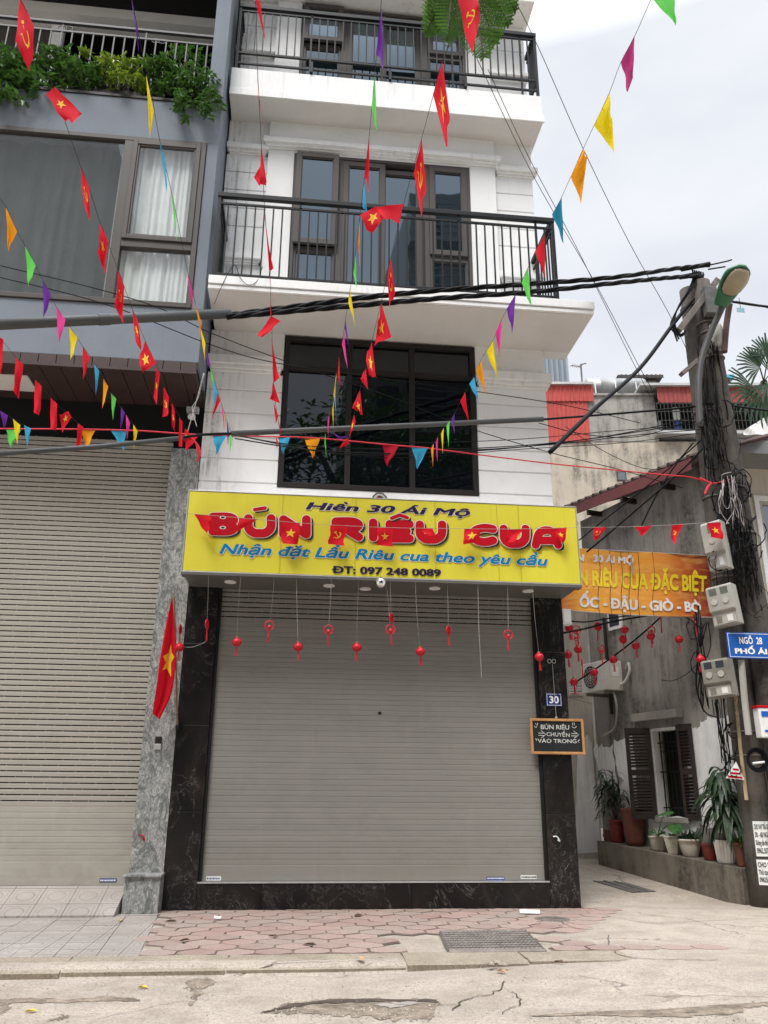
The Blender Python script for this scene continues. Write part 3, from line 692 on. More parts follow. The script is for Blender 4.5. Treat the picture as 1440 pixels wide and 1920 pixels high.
m_wlabel = M('label_white', (.75, .75, .73), .6, .08, 9, 60, 0); m_blabel = M('label_blue', (.03, .05, .22), .6, .1, 9, 60, 0); m_ink = M('black_ink', (.008, .008, .01), .6, 0, bmp=0); m_wink = M('white_ink', (.82, .82, .82), .6, 0, bmp=0)

def grit():
    mb = MB(); g_ = random.Random(21)
    spots = [(g_.uniform(0, 1440), g_.gauss(1832, 7), 1) for _ in range(260)]+[(g_.uniform(490, 830), g_.gauss(1885, 10), 1) for _ in range(220)]+[(g_.uniform(0, 1440), g_.uniform(1700, 1919), 1) for _ in range(420)]+[(g_.uniform(1000, 1400), g_.gauss(1905, 5), 1) for _ in range(120)]+[(g_.gauss(370, 22), g_.gauss(1845, 12), 1) for _ in range(80)]
    for x, y, k in spots:
        p = atz(x, min(1950, max(1700, y)), 0); r = g_.uniform(.003, .009)*(1.6 if g_.random() < .06 else 1); p.z = gz(p.x, p.y)+r*.5+.004
        P = [p+V((r*math.cos(t)*g_.uniform(.7, 1.2), r*math.sin(t)*g_.uniform(.7, 1.2), -r*.5)) for t in (0, 1.3, 2.5, 3.8, 5.0)]; top = p+V((g_.uniform(-.3, .3)*r, g_.uniform(-.3, .3)*r, r*.6))
        mb.add(P+[top], [(i, (i+1) % 5, 5) for i in range(5)])
    o = mb.build('grit', M('grit_stone', (.44, .40, .345), .95, .35, 60, 90, 0)); tag(o, 'loose grit and small stones scattered over road and pavement', 'grit', kind='stuff')
grit()

# ------------------------------------------------------------------ the yellow shop sign
SGY = 11.53
S = thing('shop_sign', (1.25, 11.9, 4.47), 'large yellow lit-box sign with fat red lettering above the middle shutter', 'shop sign')
def banner_mat():
    m, nt, bs = newmat('yellow_banner'); p = pos(nt)
    fold = noise_n(nt, pos(nt, (26, 1, .25)), 1.0, 3, .6); big = noise_n(nt, pos(nt, (1.2, 1, .5)), 1.2, 4)
    c = ramp(nt, big, (.3, (.60, .53, .04)), (.7, (.67, .60, .048)))
    c = mixc(nt, ramp(nt, fold, (.58, 0.), (.68, .18)), c, (.46, .41, .04))
    seam = N(nt, 'ShaderNodeSeparateXYZ'); nt.links.new(p, seam.inputs[0])
    nt.links.new(c, bs.inputs['Base Color']); bs.inputs['Roughness'].default_value = .42; bs.inputs['Specular IOR Level'].default_value = .35
    bump(nt, bs, fold, .12, .01); return m
c4s = [at(351.9, 916.4, SGY), at(1086, 951.4, SGY), at(1086.9, 1097.8, SGY), at(342.1, 1070.2, SGY)]
SX0, SX1, SZ0, SZ1 = -1.685, 4.20, 4.475, 5.72
MB().box(SX0+.03, SGY+.012, SZ0+.03, SX1-.03, 12.34, SZ1-.03).build('sign_box', m_soffit, S)
MB().grid(lambda u, v: (SX0+.02+u*(SX1-SX0-.04), SGY+.004*math.sin(u*9)*math.sin(v*3.1), SZ0+.02+v*(SZ1-SZ0-.04)), 40, 8).build('banner', banner_mat(), S, smooth=True)
MB().ring(SX0, SX1, SZ0, SZ1, .014, SGY-.008, SGY+.05).build('frame', m_tin, S, bevel=.004)
m_pan = M('ceiling_panel', (.115, .108, .102), .5, .08, 2, 30, .03)
MB().box(SX0+.03, SGY+.16, SZ0-.02, SX1-.03, 12.425, SZ0+.03).build('ceiling_panel', m_pan, S, bevel=.004)
MB().box(SX0, SGY-.006, SZ0-.04, SX1, SGY+.16, SZ0).build('lower_lip', m_pan, S, bevel=.005)
for x, y in ((432, 1091), (617, 1098), (685, 1104), (815, 1103), (990, 1108)):
    p = atz(x, y, SZ0-.025); MB().lathe(p, [(.085, -.012), (.085, .004), (.065, .006), (.06, -.004), (0, -.004)], 20).build('downlight', m_wlabel, S, smooth=False)
m_txtred = M('sign_red', (.43, .0015, .012), .6, .06, 2, 30, 0, spec=.15); m_txtnavy = M('sign_navy', (.016, .006, .045), .4, 0, bmp=0); m_txtblue = M('sign_blue', (.0, .17, .36), .6, 0, bmp=0, spec=.15); m_txtwhite = M('sign_white', (.78, .72, .62), .4, 0, bmp=0)
PXW = .00757
def sp(x, y, d): return at(x, y, SGY-d)
def fr_(lx, ly, rx, ry, cap, d): o = sp(lx, ly, d); return (o, sp(rx, ry, d)-o, V((0, 0, cap*PXW)))
def line(s_, lx, ly, rx, ry, cap, m, shear, bold, outline=0, name='lettering'):
    if outline:
        t = MB(); lettering(t, s_, fr_(lx-.8, ly+.8, rx+.8, ry+.8, cap, .008), bold+outline, shear); t.build('lettering_outline', m_txtwhite, S)
    t = MB(); lettering(t, s_, fr_(lx, ly, rx, ry, cap, .0115), bold, shear); t.build(name, m, S)
line('Hiền 30 Ái Mộ', 573, 954.5, 882, 968, 14.2, m_txtnavy, .22, .035, .025)
line('Nhận đặt Lẩu Riêu cua theo yêu cầu', 411, 1037.5, 1028, 1060.5, 19, m_txtblue, .26, .028, .026)
line('ĐT: 097 248 0089', 622, 1074, 827, 1080.5, 13.4, m_txtnavy, 0, .042)
# fat bubble letters, each stroke a rounded blade
GLY = {'B': [[(0,0),(0,1)], [(0,1),(.72,1),(1,.8),(.72,.54),(0,.54)], [(.72,.5),(1,.22),(.75,0),(0,0)]],
       'U': [[(0,1),(.02,.35),(.25,.03),(.5,0),(.75,.03),(.98,.35),(1,1)]], 'N': [[(0,0),(0,1)],[(0,1),(1,0)],[(1,0),(1,1)]],
       'R': [[(0,0),(0,1)],[(0,1),(.72,1),(1,.78),(.72,.48),(0,.46)],[(.5,.45),(1,0)]], 'I': [[(.5,0),(.5,1)]],
       'E': [[(0,0),(0,1)],[(0,1),(1,1)],[(0,.5),(.85,.5)],[(0,0),(1,0)]],
       'C': [[(1,.92),(.6,1),(.2,.85),(0,.5),(.2,.15),(.6,0),(1,.12)]],
       'A': [[(0,0),(.12,.7),(.35,.97),(.65,.97),(.86,.7),(1,0)],[(.12,.3),(.88,.3)]]}
def blade(mb, P, r, y0, cnt):
    for i in range(len(P)):
        cnt[0] += 1; y = y0-cnt[0]*.00006
        mb.poly([V((P[i][0]+r*math.cos(2*math.pi*k/20), y, P[i][1]+r*math.sin(2*math.pi*k/20))) for k in range(20)])
        if i+1 < len(P):
            a_, b_ = V(P[i]), V(P[i+1]); t = (b_-a_).normalized(); n = V((-t.y, t.x))*r; cnt[0] += 1; y = y0-cnt[0]*.00006
            mb.poly([(a_.x+n.x, y, a_.y+n.y), (a_.x-n.x, y, a_.y-n.y), (b_.x-n.x, y, b_.y-n.y), (b_.x+n.x, y, b_.y+n.y)])
BOX = [('B', 391, 447, 961, 1005), ('U', 457, 517, 964, 1009), ('N', 523, 583, 966, 1011), ('R', 621, 681, 970, 1016), ('I', 686, 713, 972, 1017), ('E', 722, 776, 975, 1019), ('U', 778, 837, 976, 1021), ('C', 876, 932, 982, 1026), ('U', 935, 993, 984, 1029), ('A', 995, 1053, 987, 1031)]
sb, ob, rb2 = MB(), MB(), MB(); cs, co, cr_ = [0], [0], [0]
for ch, x0, x1, y0, y1 in BOX:
    rp = 8.6 if ch not in 'A' else 8.2
    for st in GLY[ch]:
        P = []
        for u, v in st:
            x = x0+rp+u*(x1-x0-2*rp); y = y1-rp-v*(y1-y0-2*rp); q = sp(x, y, 0); P.append((q.x, q.z))
        if len(P) > 3: P = [(v.x, v.y) for v in smooth_path([V((a_, c_, 0)) for a_, c_ in P], 4)]
        r = rp*PXW
        blade(sb, [(a_+.034, c_-.024) for a_, c_ in P], r+.003, SGY-.006, cs); blade(ob, P, r+.011, SGY-.0105, co); blade(rb2, P, r, SGY-.015, cr_)
for pts in ([(478, 957), (497, 954)], [(734, 973), (749, 967), (763, 972)]):
    P = [(sp(x, y, 0).x, sp(x, y, 0).z) for x, y in pts]; r = 3.6*PXW
    blade(sb, [(a_+.03, c_-.022) for a_, c_ in P], r+.003, SGY-.006, cs); blade(ob, P, r+.011, SGY-.0105, co); blade(rb2, P, r, SGY-.015, cr_)
sb.build('lettering_shadow', m_ink, S); ob.build('lettering_outline', m_txtwhite, S); rb2.build('lettering', m_txtred, S)
hb1, hb2 = MB(), MB()
for x, y, w in ((418, 971, 6), (418, 990, 6), (650, 982, 6), (1022, 1002, 6)):
    q = sp(x, y, 0)
    for mbb, k, d in ((hb1, 1.0, .0205), (hb2, .62, .0215)): mbb.poly([(q.x+w*PXW*k*math.cos(2*math.pi*i/16), SGY-d, q.z+w*.55*PXW*k*math.sin(2*math.pi*i/16)) for i in range(16)])
hb1.build('letter_hole_rim', m_txtwhite, S); hb2.build('letter_hole', m_ink, S)
b = MB()
for x in (531, 668, 815, 930, 970): q0, q1 = sp(x, 930, .0), sp(x, 1092, .0); b.box(q0.x-.0025, SGY-.0068, SZ0+.02, q0.x+.0025, SGY-.0052, SZ1-.02)
b.build('banner_seam', M('seam_yellow', (.36, .32, .03), .6), S)
# mirror ball and eight-sided charm mirror
m_chrome = M('chrome', (.8, .8, .8), .06, 0, bmp=0, metal=1)
p = at(714, 1093, SGY-.08); o = thing('mirror_ball', p, 'shiny round silver mirror ball hanging under the yellow sign', 'mirror ball')
MB().ell(p, .08, .08, .08, 24, 14).build('ball', m_chrome, o, smooth=True); MB().tube([p+V((0,0,.075)), p+V((0,.02,.11))], .006, 5).build('hook', m_rail, o)
p = at(712, 936, 12.2); o = thing('charm_mirror', p, 'dark eight-sided charm mirror leaning on top of the yellow sign', 'charm mirror')
n8 = lambda r, y: [(p.x+r*math.cos(2*math.pi*(i+.5)/8), p.y+y, p.z+r*math.sin(2*math.pi*(i+.5)/8)) for i in range(8)]
MB().prism(n8(.125, 0), (0, .03, 0)).build('plaque', M('charm_brown', (.07, .045, .03), .5), o); MB().prism(n8(.06, -.006), (0, .005, 0)).build('mirror', m_chrome, o); MB().prism(n8(.10, -.003), (0, .0028, 0)).build('border', m_tin, o)

# ------------------------------------------------------------------ grey house on the left
G = thing('grey_house', (-4.2, 14, 0), 'blue-grey house at the left with a planted balcony and wide cream shutter', 'house')
GX1 = -1.69; GY = 11.4; GX0 = -8.0
b = MB()
b.box(GX0, GY, 7.76, GX1, GY+.25, 8.70); b.box(GX0, GY, 11.97, GX1, GY+.25, 12.80); b.box(-1.88, GY, 8.70, GX1, GY+.25, 11.97)
b.box(-1.95, GY, 12.80, GX1, GY+.6, 19); b.box(GX1-.04, GY+.25, 7.76, GX1, 13.2, 12.8); b.box(GX1-.05, GY+.6, 12.8, GX1, 14, 19)
b.box(GX0, GY+.25, 12.55, GX1-.04, 14.5, 12.76); b.box(GX0, GY-.0, 17.2, -1.95, 14.5, 17.6)
b.build('wall', m_blue, G, bevel=.008)
MB().box(GX0, 14.2, 7.6, GX1-.06, 25, 19).build('house_body', m_blue, G)
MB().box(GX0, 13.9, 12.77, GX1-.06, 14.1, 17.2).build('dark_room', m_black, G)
MB().box(GX0, GY-.02, 12.80, -1.97, GY+.30, 12.86).build('balcony_edge', m_frame_dk, G, bevel=.006)
b = MB(); b.box(GX0, 12.9, at(230, 28, 12.9).z-.10, -1.96, 13.3, at(230, 28, 12.9).z+.16); b.build('inner_beam', m_soffit, G)
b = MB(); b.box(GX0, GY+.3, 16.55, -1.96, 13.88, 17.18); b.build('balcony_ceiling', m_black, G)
# window of the grey house
m_cur = M('white_curtain', (.80, .80, .77), .9, .04, 3, 30, 0)
b = MB(); x0, x1, z0, z1 = -7.2, -1.885, 8.705, 11.965
b.ring(x0, x1, z0, z1, .085, GY-.03, GY+.12); cx = -3.155; b.box(cx-.075, GY-.026, z0+.085, cx+.075, GY+.116, z1-.085)
zt = 9.84; b.box(cx+.075, GY-.022, zt-.07, x1-.085, GY+.112, zt+.07); f = b.build('window', m_frame, G, bevel=.006)
b = MB(); b.ring(cx+.075, x1-.085, zt+.07, z1-.085, .075, GY-.05, GY+.02); b.ring(cx+.15, x1-.16, zt+.145, z1-.16, .03, GY-.035, GY+.02); b.build('sash', m_frame, f, bevel=.005)
pane(f, x0+.085, cx-.075, z0+.085, z1-.085, GY+.03, m_clear_grey, 6); MB().grid(lambda u, v: (x0+u*(cx-x0), GY+.36+.02*math.sin(u*95+3.1*math.sin(u*17)+.4*math.sin(v*3+u*12))+.015*math.sin(u*41+2*math.sin(u*9)), 8.6+v*3.4), 160, 4).build('blind', M('grey_green_curtain', (.095, .105, .096), .9, .1, 2, 20, 0), f, smooth=True); pane(f, cx+.15, x1-.16, zt+.14, z1-.16, GY-.01, m_clear_glass); pane(f, cx+.075, x1-.085, z0+.085, zt-.07, GY+.035, m_clear_glass)
MB().grid(lambda u, v: (-3.3+u*1.5, GY+.15+.022*math.sin(u*71+2.6*math.sin(u*12.3)+.5*math.sin(v*3+u*7))+.016*math.sin(u*31+1.9*math.sin(u*7.7+2))+.012*math.sin(u*113+v*.8), 8.6+v*3.4), 110, 4).build('curtain', m_cur, f, smooth=True)
MB().box(GX0, GY+.9, 8.6, GX1-.05, GY+.95, 12.3).build('dark_room', M('dim_room', (.10, .11, .105), .9, .2, 1.2, 8, 0), f)
# brown boards under the box
b = MB(); xx = GX0
while xx < GX1-.02: b.box(xx+.003, GY-.012, 7.60, min(xx+.26, GX1-.02)-.003, GY+.02, 7.755); xx += .263
b.box(GX0, GY-.02, 7.555, GX1-.01, GY+.01, 7.597); b.build('board_fascia', m_brown, G, bevel=.003)
b = MB(); xx = GX0
while xx < GX1-.03: b.box(xx+.004, GY+.012, 7.575, min(xx+.30, GX1-.03)-.004, 13.0, 7.62); xx += .304
b.box(GX0, GY+.012, 7.6, GX1-.03, 13.0, 7.63); b.build('board_soffit', m_brown, G)
q = [atz(x, y, 7.57) for x, y in ((-70, 704), (48, 704), (62, 733), (-66, 731))]
MB().box(q[0].x, q[1].y, 7.555, q[1].x+.03, q[2].y, 7.573).build('ceiling_light', m_soffit, G)
MB().box(GX0, 12.6, 6.78, -1.70, 13.0, 7.58).build('recess_shade_panel', m_black, G)  # black panel stands in for the recess shadow between shutter top and boards
b = MB(); js = [.47, 1.9, 3.5, 5.1, 6.72]
for i in range(4): b.box(-2.13, F0+.002*(i % 2), js[i]+.001, -1.672, 12.9, js[i+1]-.001)
b.build('granite_pillar', m_granite, G, bevel=.003)
MB().box(-2.125, 12.04, 0, -1.665, F0-.001, .44).build('granite_block', m_granite, G, bevel=.004); MB().box(-2.155, 12.005, .44, -1.65, F0-.001, .475).build('block_cap', m_granite, G, bevel=.008)
shl = shutter(G, GX0, -2.13, .30, 6.86, 12.48, .0785, at(100, 1512, 12.48).z-.04, 6.9, m_slat2, .30)
def smallmarks(par, a_, c_, y, m, ink, rows=1):
    p, q = at(*a_, y), at(*c_, y); s_ = MB().box(p.x, y-.002, q.z, q.x, y, p.z).build('sticker', m, par); t = MB(); h = (p.z-q.z)/rows
    for i in range(rows):
        x = p.x+.01
        while x < q.x-.02: w = rnd.uniform(.006, .02); t.box(x, y-.0032, q.z+h*(i+.25), x+w, y-.0022, q.z+h*(i+.7)); x += w+.006
    t.build('print', ink, s_)
smallmarks(shl, (187, 1647), (218, 1654), 12.465, m_blabel, m_wlabel); smallmarks(sh, (387, 1643), (414, 1651), SY-.013, m_wlabel, m_blabel); smallmarks(sh, (912, 1644), (946, 1655), SY-.013, m_blabel, m_wlabel, 2); smallmarks(sh, (976, 1641), (1006, 1648), SY-.013, m_wlabel, m_ink)
# balcony railing of the grey house
m_grail = M('pale_grey_rail', (.04, .04, .04), .5, .12, 5, 50, .05)
ry = 11.78; zt_, zm_, zb_ = at(230, 52, ry).z, at(230, 69, ry).z, 13.0
b = MB(); b.box(GX0, ry-.03, zt_-.045, -1.96, ry+.03, zt_+.0); b.box(GX0, ry-.016, zm_-.02, -1.96, ry+.016, zm_+.016); b.box(GX0, ry-.016, zb_, -1.96, ry+.016, zb_+.03)
rl = b.build('railing', m_grail, G)
x = -6.2; i = 0
while x < -1.98: MB().box(x-.012, ry-.012, zb_+.03, x+.012, ry+.012, zm_-.02 if i % 8 else zt_-.045).build('baluster', m_grail, rl); x += .186; i += 1
for x in (123, 298):
    c = at(x, 53 if x < 200 else 77, ry)
    for dx in (-.055, .055): MB().tube([c+V((dx+.075*math.cos(t*math.pi/8), 0, .05*math.sin(t*math.pi/8))) for t in range(17)], .009, 5, False).build('ring_ornament', m_grail, rl)
MB().box(-5.5, 13.2, 12.8, -5.25, 13.3, 16.5).build('door_post', m_white2, G); MB().box(-8, 13.35, 12.8, -5.5, 13.4, 16.5).build('balcony_door', m_frame, G)

# plants along the balcony edge: each shrub a thing with leaves and stems
def leaf_cloud(mb, blobs, n, size, droop=.25):
    tot = sum(r[1]*r[2]*r[3] for r in blobs)
    for c, rx, ry_, rz in blobs:
        k = int(n*rx*ry_*rz/tot)+1; cl = [V((rnd.gauss(0, .5), rnd.gauss(0, .5), rnd.gauss(0, .5))) for _ in range(max(3, k//14))]
        for _ in range(k):
            q = rnd.choice(cl)+V((rnd.gauss(0, .17), rnd.gauss(0, .17), rnd.gauss(0, .17)))
            if q.length > 1.15: q = q.normalized()*rnd.uniform(.7, 1.1)
            p = V(c)+V((q.x*rx, q.y*ry_, q.z*rz)); L = size*rnd.uniform(.65, 1.3); w = L*rnd.uniform(.32, .5)
            d = V((rnd.gauss(0, 1), rnd.gauss(0, 1)-.35, rnd.gauss(-droop, .7))).normalized(); s_ = d.cross(V((rnd.gauss(0, .5), rnd.gauss(0, .5), 1))).normalized(); up = s_.cross(d)
            mb.add([p, p+d*L*.4+s_*w*.5-up*.0, p+d*L-up*L*.22, p+d*L*.4-s_*w*.5], [(0, 1, 2, 3)])
def shrub(px, label, blobs, mat, n, size, base_px):
    bp_ = at(*base_px, 11.62); o = thing('balcony_shrub', (bp_.x, 11.62, 12.86), label, 'shrub', 'shrubs on the planted balcony')
    mb = MB(); bl = [(at(x, y, Y), rx, rx*.8, rz) for x, y, Y, rx, rz in blobs]
    leaf_cloud(mb, bl, n, size); mb.build('leaves', mat, o)
    st = MB()
    for c, rx, ryy, rz in bl:
        for _ in range(3): st.tube(smooth_path([V((bp_.x+rnd.uniform(-.1, .1), 11.62, 12.9)), (V((bp_.x, 11.62, 12.9))+c)/2+V((0, 0, .08)), c+V((rnd.uniform(-.5, .5)*rx, 0, rnd.uniform(-.4, .4)*rz))], 3), .008, 4)
    st.build('stem', m_bark, o)
    MB().box(bp_.x-.42, 11.5, 12.862, bp_.x+.42, 11.78, 13.05).build('planter', m_frame_dk, o, bevel=.01)
shrub(0, 'dark green broad-leaved shrub spilling over the left end of the balcony', [(-25, 125, 11.5, .5, .38), (25, 150, 11.4, .42, .3), (50, 120, 11.6, .36, .26), (8, 178, 11.25, .24, .2), (70, 150, 11.3, .3, .22), (30, 185, 11.25, .2, .14)], m_green_lf, 1150, .17, (30, 165))
shrub(0, 'mid green shrub on the balcony between the dark one and the lime one', [(110, 125, 11.6, .42, .3), (150, 145, 11.5, .4, .24), (95, 155, 11.45, .26, .14), (180, 130, 11.6, .25, .2)], m_green_lf, 850, .14, (130, 165))
shrub(0, 'yellow-lime shrub in the middle of the balcony railing', [(205, 128, 11.5, .34, .2), (258, 122, 11.5, .30, .18), (262, 150, 11.4, .28, .16), (170, 112, 11.65, .2, .1), (225, 155, 11.4, .25, .12)], m_lime_lf, 680, .12, (225, 165))
shrub(0, 'dense leafy shrub trailing down at the right end of the balcony', [(310, 140, 11.5, .42, .26), (360, 155, 11.45, .42, .3), (398, 178, 11.25, .22, .24), (335, 203, 11.2, .2, .17), (382, 206, 11.2, .2, .17), (350, 185, 11.25, .3, .16), (300, 165, 11.4, .2, .12)], m_green_lf, 1350, .13, (340, 180))
shrub(0, 'feathery green fern plant standing behind the balcony railing at right', [(345, 105, 12.2, .4, .25), (385, 120, 12.3, .3, .25)], m_fresh_lf, 220, .13, (360, 150))
# small things fixed to the grey house
p = at(297, 1392, F0); o = thing('door_intercom', p, 'small black and grey door intercom on the granite pillar', 'intercom')
MB().box(p.x-.045, F0-.03, p.z-.02, p.x+.045, F0, p.z+.08).build('camera_face', m_frame_dk, o, bevel=.006); MB().box(p.x-.045, F0-.028, p.z-.10, p.x+.045, F0, p.z-.021).build('button_plate', m_tin, o, bevel=.005); MB().lathe((p.x, F0-.03, p.z+.045), [(.018, 0), (.016, .006), (0, .006)], 12, ax=(0, -1, 0)).build('lens', m_ink, o)
p = at(362, 772, 12.1); o = thing('floodlight', p, 'small grey spotlight under the brown boards of the left house', 'spotlight')
MB().box(p.x-.10, p.y-.05, p.z-.02, p.x+.09, p.y+.05, p.z+.07).build('bracket', m_tin, o, bevel=.006); MB().lathe(p+V((-.02, -.02, -.03)), [(.035, 0), (.055, .07), (.06, .14), (.05, .14), (0, .12)], 14, ax=(.15, -.6, -.8)).build('lamp_head', m_tin, o)
MB().tube([p+V((0, 0, .07)), V((p.x, p.y, 7.58))], .02, 6).build('stem', m_rail, o)

# ------------------------------------------------------------------ the alley: grey cement house on its right side
G0 = V((6.95, 13.15, 0)); gd = V((-.276, .961, 0)).normalized(); gn = V((-.961, -.276, 0)).normalized(); UZ = V((0, 0, 1))
def gw(x, y, off=0): return atp(x, y, G0+gn*off, gn)
def gS(x, y, off=0): p = gw(x, y, off)-G0; return p.dot(gd), p.z
def gbox(mb, s0, s1, o0, o1, z0, z1):
    return mb.obox(G0+gd*((s0+s1)/2)+gn*((o0+o1)/2)+UZ*((z0+z1)/2), gd, gn, UZ, abs(s1-s0)/2, abs(o1-o0)/2, abs(z1-z0)/2)
A = thing('cement_house', G0+gd*1.5, 'stained grey cement house along the alley with dark brown shutters and a maroon roof edge', 'house')
wl, wr, wt, wb_ = 1.72, .98, 2.66, 1.16
b = MB()
gbox(b, wl, 3.35, -.3, 0, -.2, 7.15); gbox(b, -.4, wr, -.3, 0, -.2, 7.15); gbox(b, wr, wl, -.3, 0, -.2, wb_); gbox(b, wr, wl, -.3, 0, wt, 7.15)
gbox(b, 1.9, 3.35, -6, -.9, -.2, 7.1); gbox(b, 3.05, 3.35, -.9, -.3, -.2, 7.15)
b.build('wall', m_grey_wall, A)
def peel(pts, off=.006, rag=.035, k=5):
    """a patch of old whitewash left on the wall, ragged outline, on the wall plane"""
    P = [gS(x, y) for x, y in pts]; out = []
    for i in range(len(P)):
        (a0, a1), (b0, b1) = P[i], P[(i+1) % len(P)]
        for j in range(k): t = j/k; out.append(G0+gd*(a0+(b0-a0)*t+rnd.uniform(-rag, rag))+UZ*(a1+(b1-a1)*t+rnd.uniform(-rag, rag))+gn*off)
    return out
wp_ = MB()
wp_.prism(peel(((1294, 1362), (1310, 1366), (1316, 1352), (1332, 1345), (1350, 1348), (1370, 1340), (1386, 1350), (1402, 1450), (1408, 1590), (1372, 1570), (1340, 1556), (1315, 1548), (1296, 1540), (1290, 1450))), gn*-.004)
wp_.prism(peel(((1150, 1390), (1170, 1384), (1184, 1378), (1190, 1420), (1196, 1500), (1200, 1530), (1180, 1545), (1165, 1500), (1158, 1440))), gn*-.004)
wp_.prism(peel(((1114, 1400), (1130, 1396), (1148, 1400), (1158, 1480), (1146, 1468), (1128, 1482), (1120, 1440)), rag=.06), gn*-.004)
wp_.prism(peel(((1217, 1533), (1285, 1532), (1315, 1545), (1300, 1560), (1240, 1580), (1217, 1570)), rag=.03), gn*-.004)
wp_.build('whitewash', m_white_peel, A)
b = MB(); s0, zl = gS(1196, 1343); s1, _ = gS(1280, 1331); gbox(b, s1, s0, 0, .16, 2.80, 2.94); m_lin = M('lintel_cement', (.30, .28, .25), .9, .15); b.build('lintel', m_lin, A, bevel=.008); b = MB(); gbox(b, wr-.08, wl+.08, 0, .07, wb_-.09, wb_); b.build('sill', m_lin, A, bevel=.008)
# shuttered window
b = MB(); gbox(b, wl-.05, wl, -.2, .0, wb_, wt); gbox(b, wr, wr+.05, -.2, .0, wb_, wt); gbox(b, wr+.05, wl-.05, -.2, 0, wt-.05, wt)
f = b.build('window', m_white_peel, A)
b = MB(); gbox(b, wr+.05, wl-.05, -.29, -.27, wb_, wt); b.build('dark_room', m_black, f)
b = MB()
for i in range(6):
    s = wr+.12+i*.1; b.tube([G0+gd*s-gn*.1+UZ*wb_, G0+gd*s-gn*.1+UZ*(wt-.05)], .012, 5)
for z in (wb_+.15, wb_+.75, wt-.25): b.tube([G0+gd*(wr+.05)-gn*.1+UZ*z, G0+gd*(wl-.05)-gn*.1+UZ*z], .012, 5)
for i in range(5):
    c = G0+gd*(wr+.17+i*.1)-gn*.1+UZ*(wt-.36); b.tube([c+gd*.05*math.cos(t*math.pi/6)+UZ*.05*math.sin(t*math.pi/6) for t in range(13)], .008, 4, False)
b.build('window_grille', m_rail, f)
m_shut = M('old_brown_shutter', (.030, .019, .016), .6, .25, 6, 50, .15)
def leaf(p0, ax, w, z0, z1, nrm):
    b = MB(); t = .035; c = lambda u, z: p0+ax*u+UZ*z
    for u in (.035, w-.035): b.obox(c(u, (z0+z1)/2), ax, nrm, UZ, .035, t/2, (z1-z0)/2)
    for z in (z0+.05, z1-.05, (z0+z1)/2): b.obox(c(w/2, z), ax, nrm, UZ, w/2-.07, t/2, .05)
    z = z0+.12
    while z < z1-.1:
        if abs(z-(z0+z1)/2) > .06: b.obox(c(w/2, z), ax, (nrm+UZ*.9).normalized(), (UZ-nrm*.9).normalized(), w/2-.07, .028, .004)
        z += .055
    return b.build('shutter_leaf', m_shut, f)
leaf(G0+gd*wr+gn*.05, -gd, .36, wb_-.04, wt+.02, gn)
la = (gd*.55+gn*.83).normalized(); leaf(G0+gd*wl+gn*.02, la, .44, wb_-.04, wt+.02, la.cross(UZ))
# roof edge
m_maroon = M('maroon_metal', (.17, .045, .045), .5, .15, 2, 30, .1, streak=.3)
r0, z0 = gS(1058, 953, .35); r1, z1 = gS(1237, 881, .35)
E = lambda s, o, z: G0+gd*s+gn*o+UZ*z
b = MB(); zz = lambda s: 7.42+(s-3.4)*.075
b.add([E(-.45, .35, zz(-.45)-.22), E(3.6, .35, zz(3.6)-.22), E(3.6, .35, zz(3.6)), E(-.45, .35, zz(-.45)), E(-.45, .33, zz(-.45)-.22), E(3.6, .33, zz(3.6)-.22), E(3.6, -5.5, 9.6), E(-.45, -5.5, 9.3)], [(0,1,2,3), (3,2,6,7), (1,0,4,5)])
b.build('roof', m_maroon, A)
b = MB(); n_ = 18
for i in range(n_): s = -.4+i*.25; b.tube([E(s, .36, zz(s)+.02), E(s, -5.4, 9.35+.05*i/n_)], .05, 6)
b.build('roof_tiles', M('old_roof_tile', (.10, .07, .06), .85, .3, 4, 20, .4), A)
b = MB()
for s in (.4, 1.5, 2.6, 3.5): MB().obox(E(s, .16, zz(s)-.28), gd, gn, UZ, .03, .19, .05).build('rafter', m_shut, A)
# small white-framed vent window high on the wall, pipe
b = MB(); sa, za = gS(1140, 1165); gbox(b, 2.22, 2.62, 0, .05, 4.62, 5.2); v = b.build('vent_window', m_white2, A); b = MB(); gbox(b, 2.27, 2.57, .045, .056, 4.68, 5.14); b.build('pane', m_dk_glass, v)
b = MB(); b.tube([E(2.72, .06, 4.9), E(2.72, .06, 3.0)], .035, 8); b.build('downpipe', m_frame_dk, A)
# planter ledge / low wall
Lw = thing('low_wall', E(1.2, .4, .2), 'low stained cement wall along the alley carrying a row of pots', 'low wall')
def slope_z(s): return max(0, .115*(s+.45)+.02)
b = MB(); zt = lambda s: .50+.06*(s+.5)
b.add([E(-.5, .42, -.1), E(3.0, .42, .1), E(3.0, .42, zt(3)), E(-.5, .42, zt(-.5)), E(-.5, .004, -.1), E(3.0, .004, .1), E(3.0, .004, zt(3)), E(-.5, .004, zt(-.5))], [(0,3,2,1), (3,7,6,2), (1,2,6,5), (0,4,7,3)])
b.build('wall_block', m_conc_low, Lw, bevel=.012)
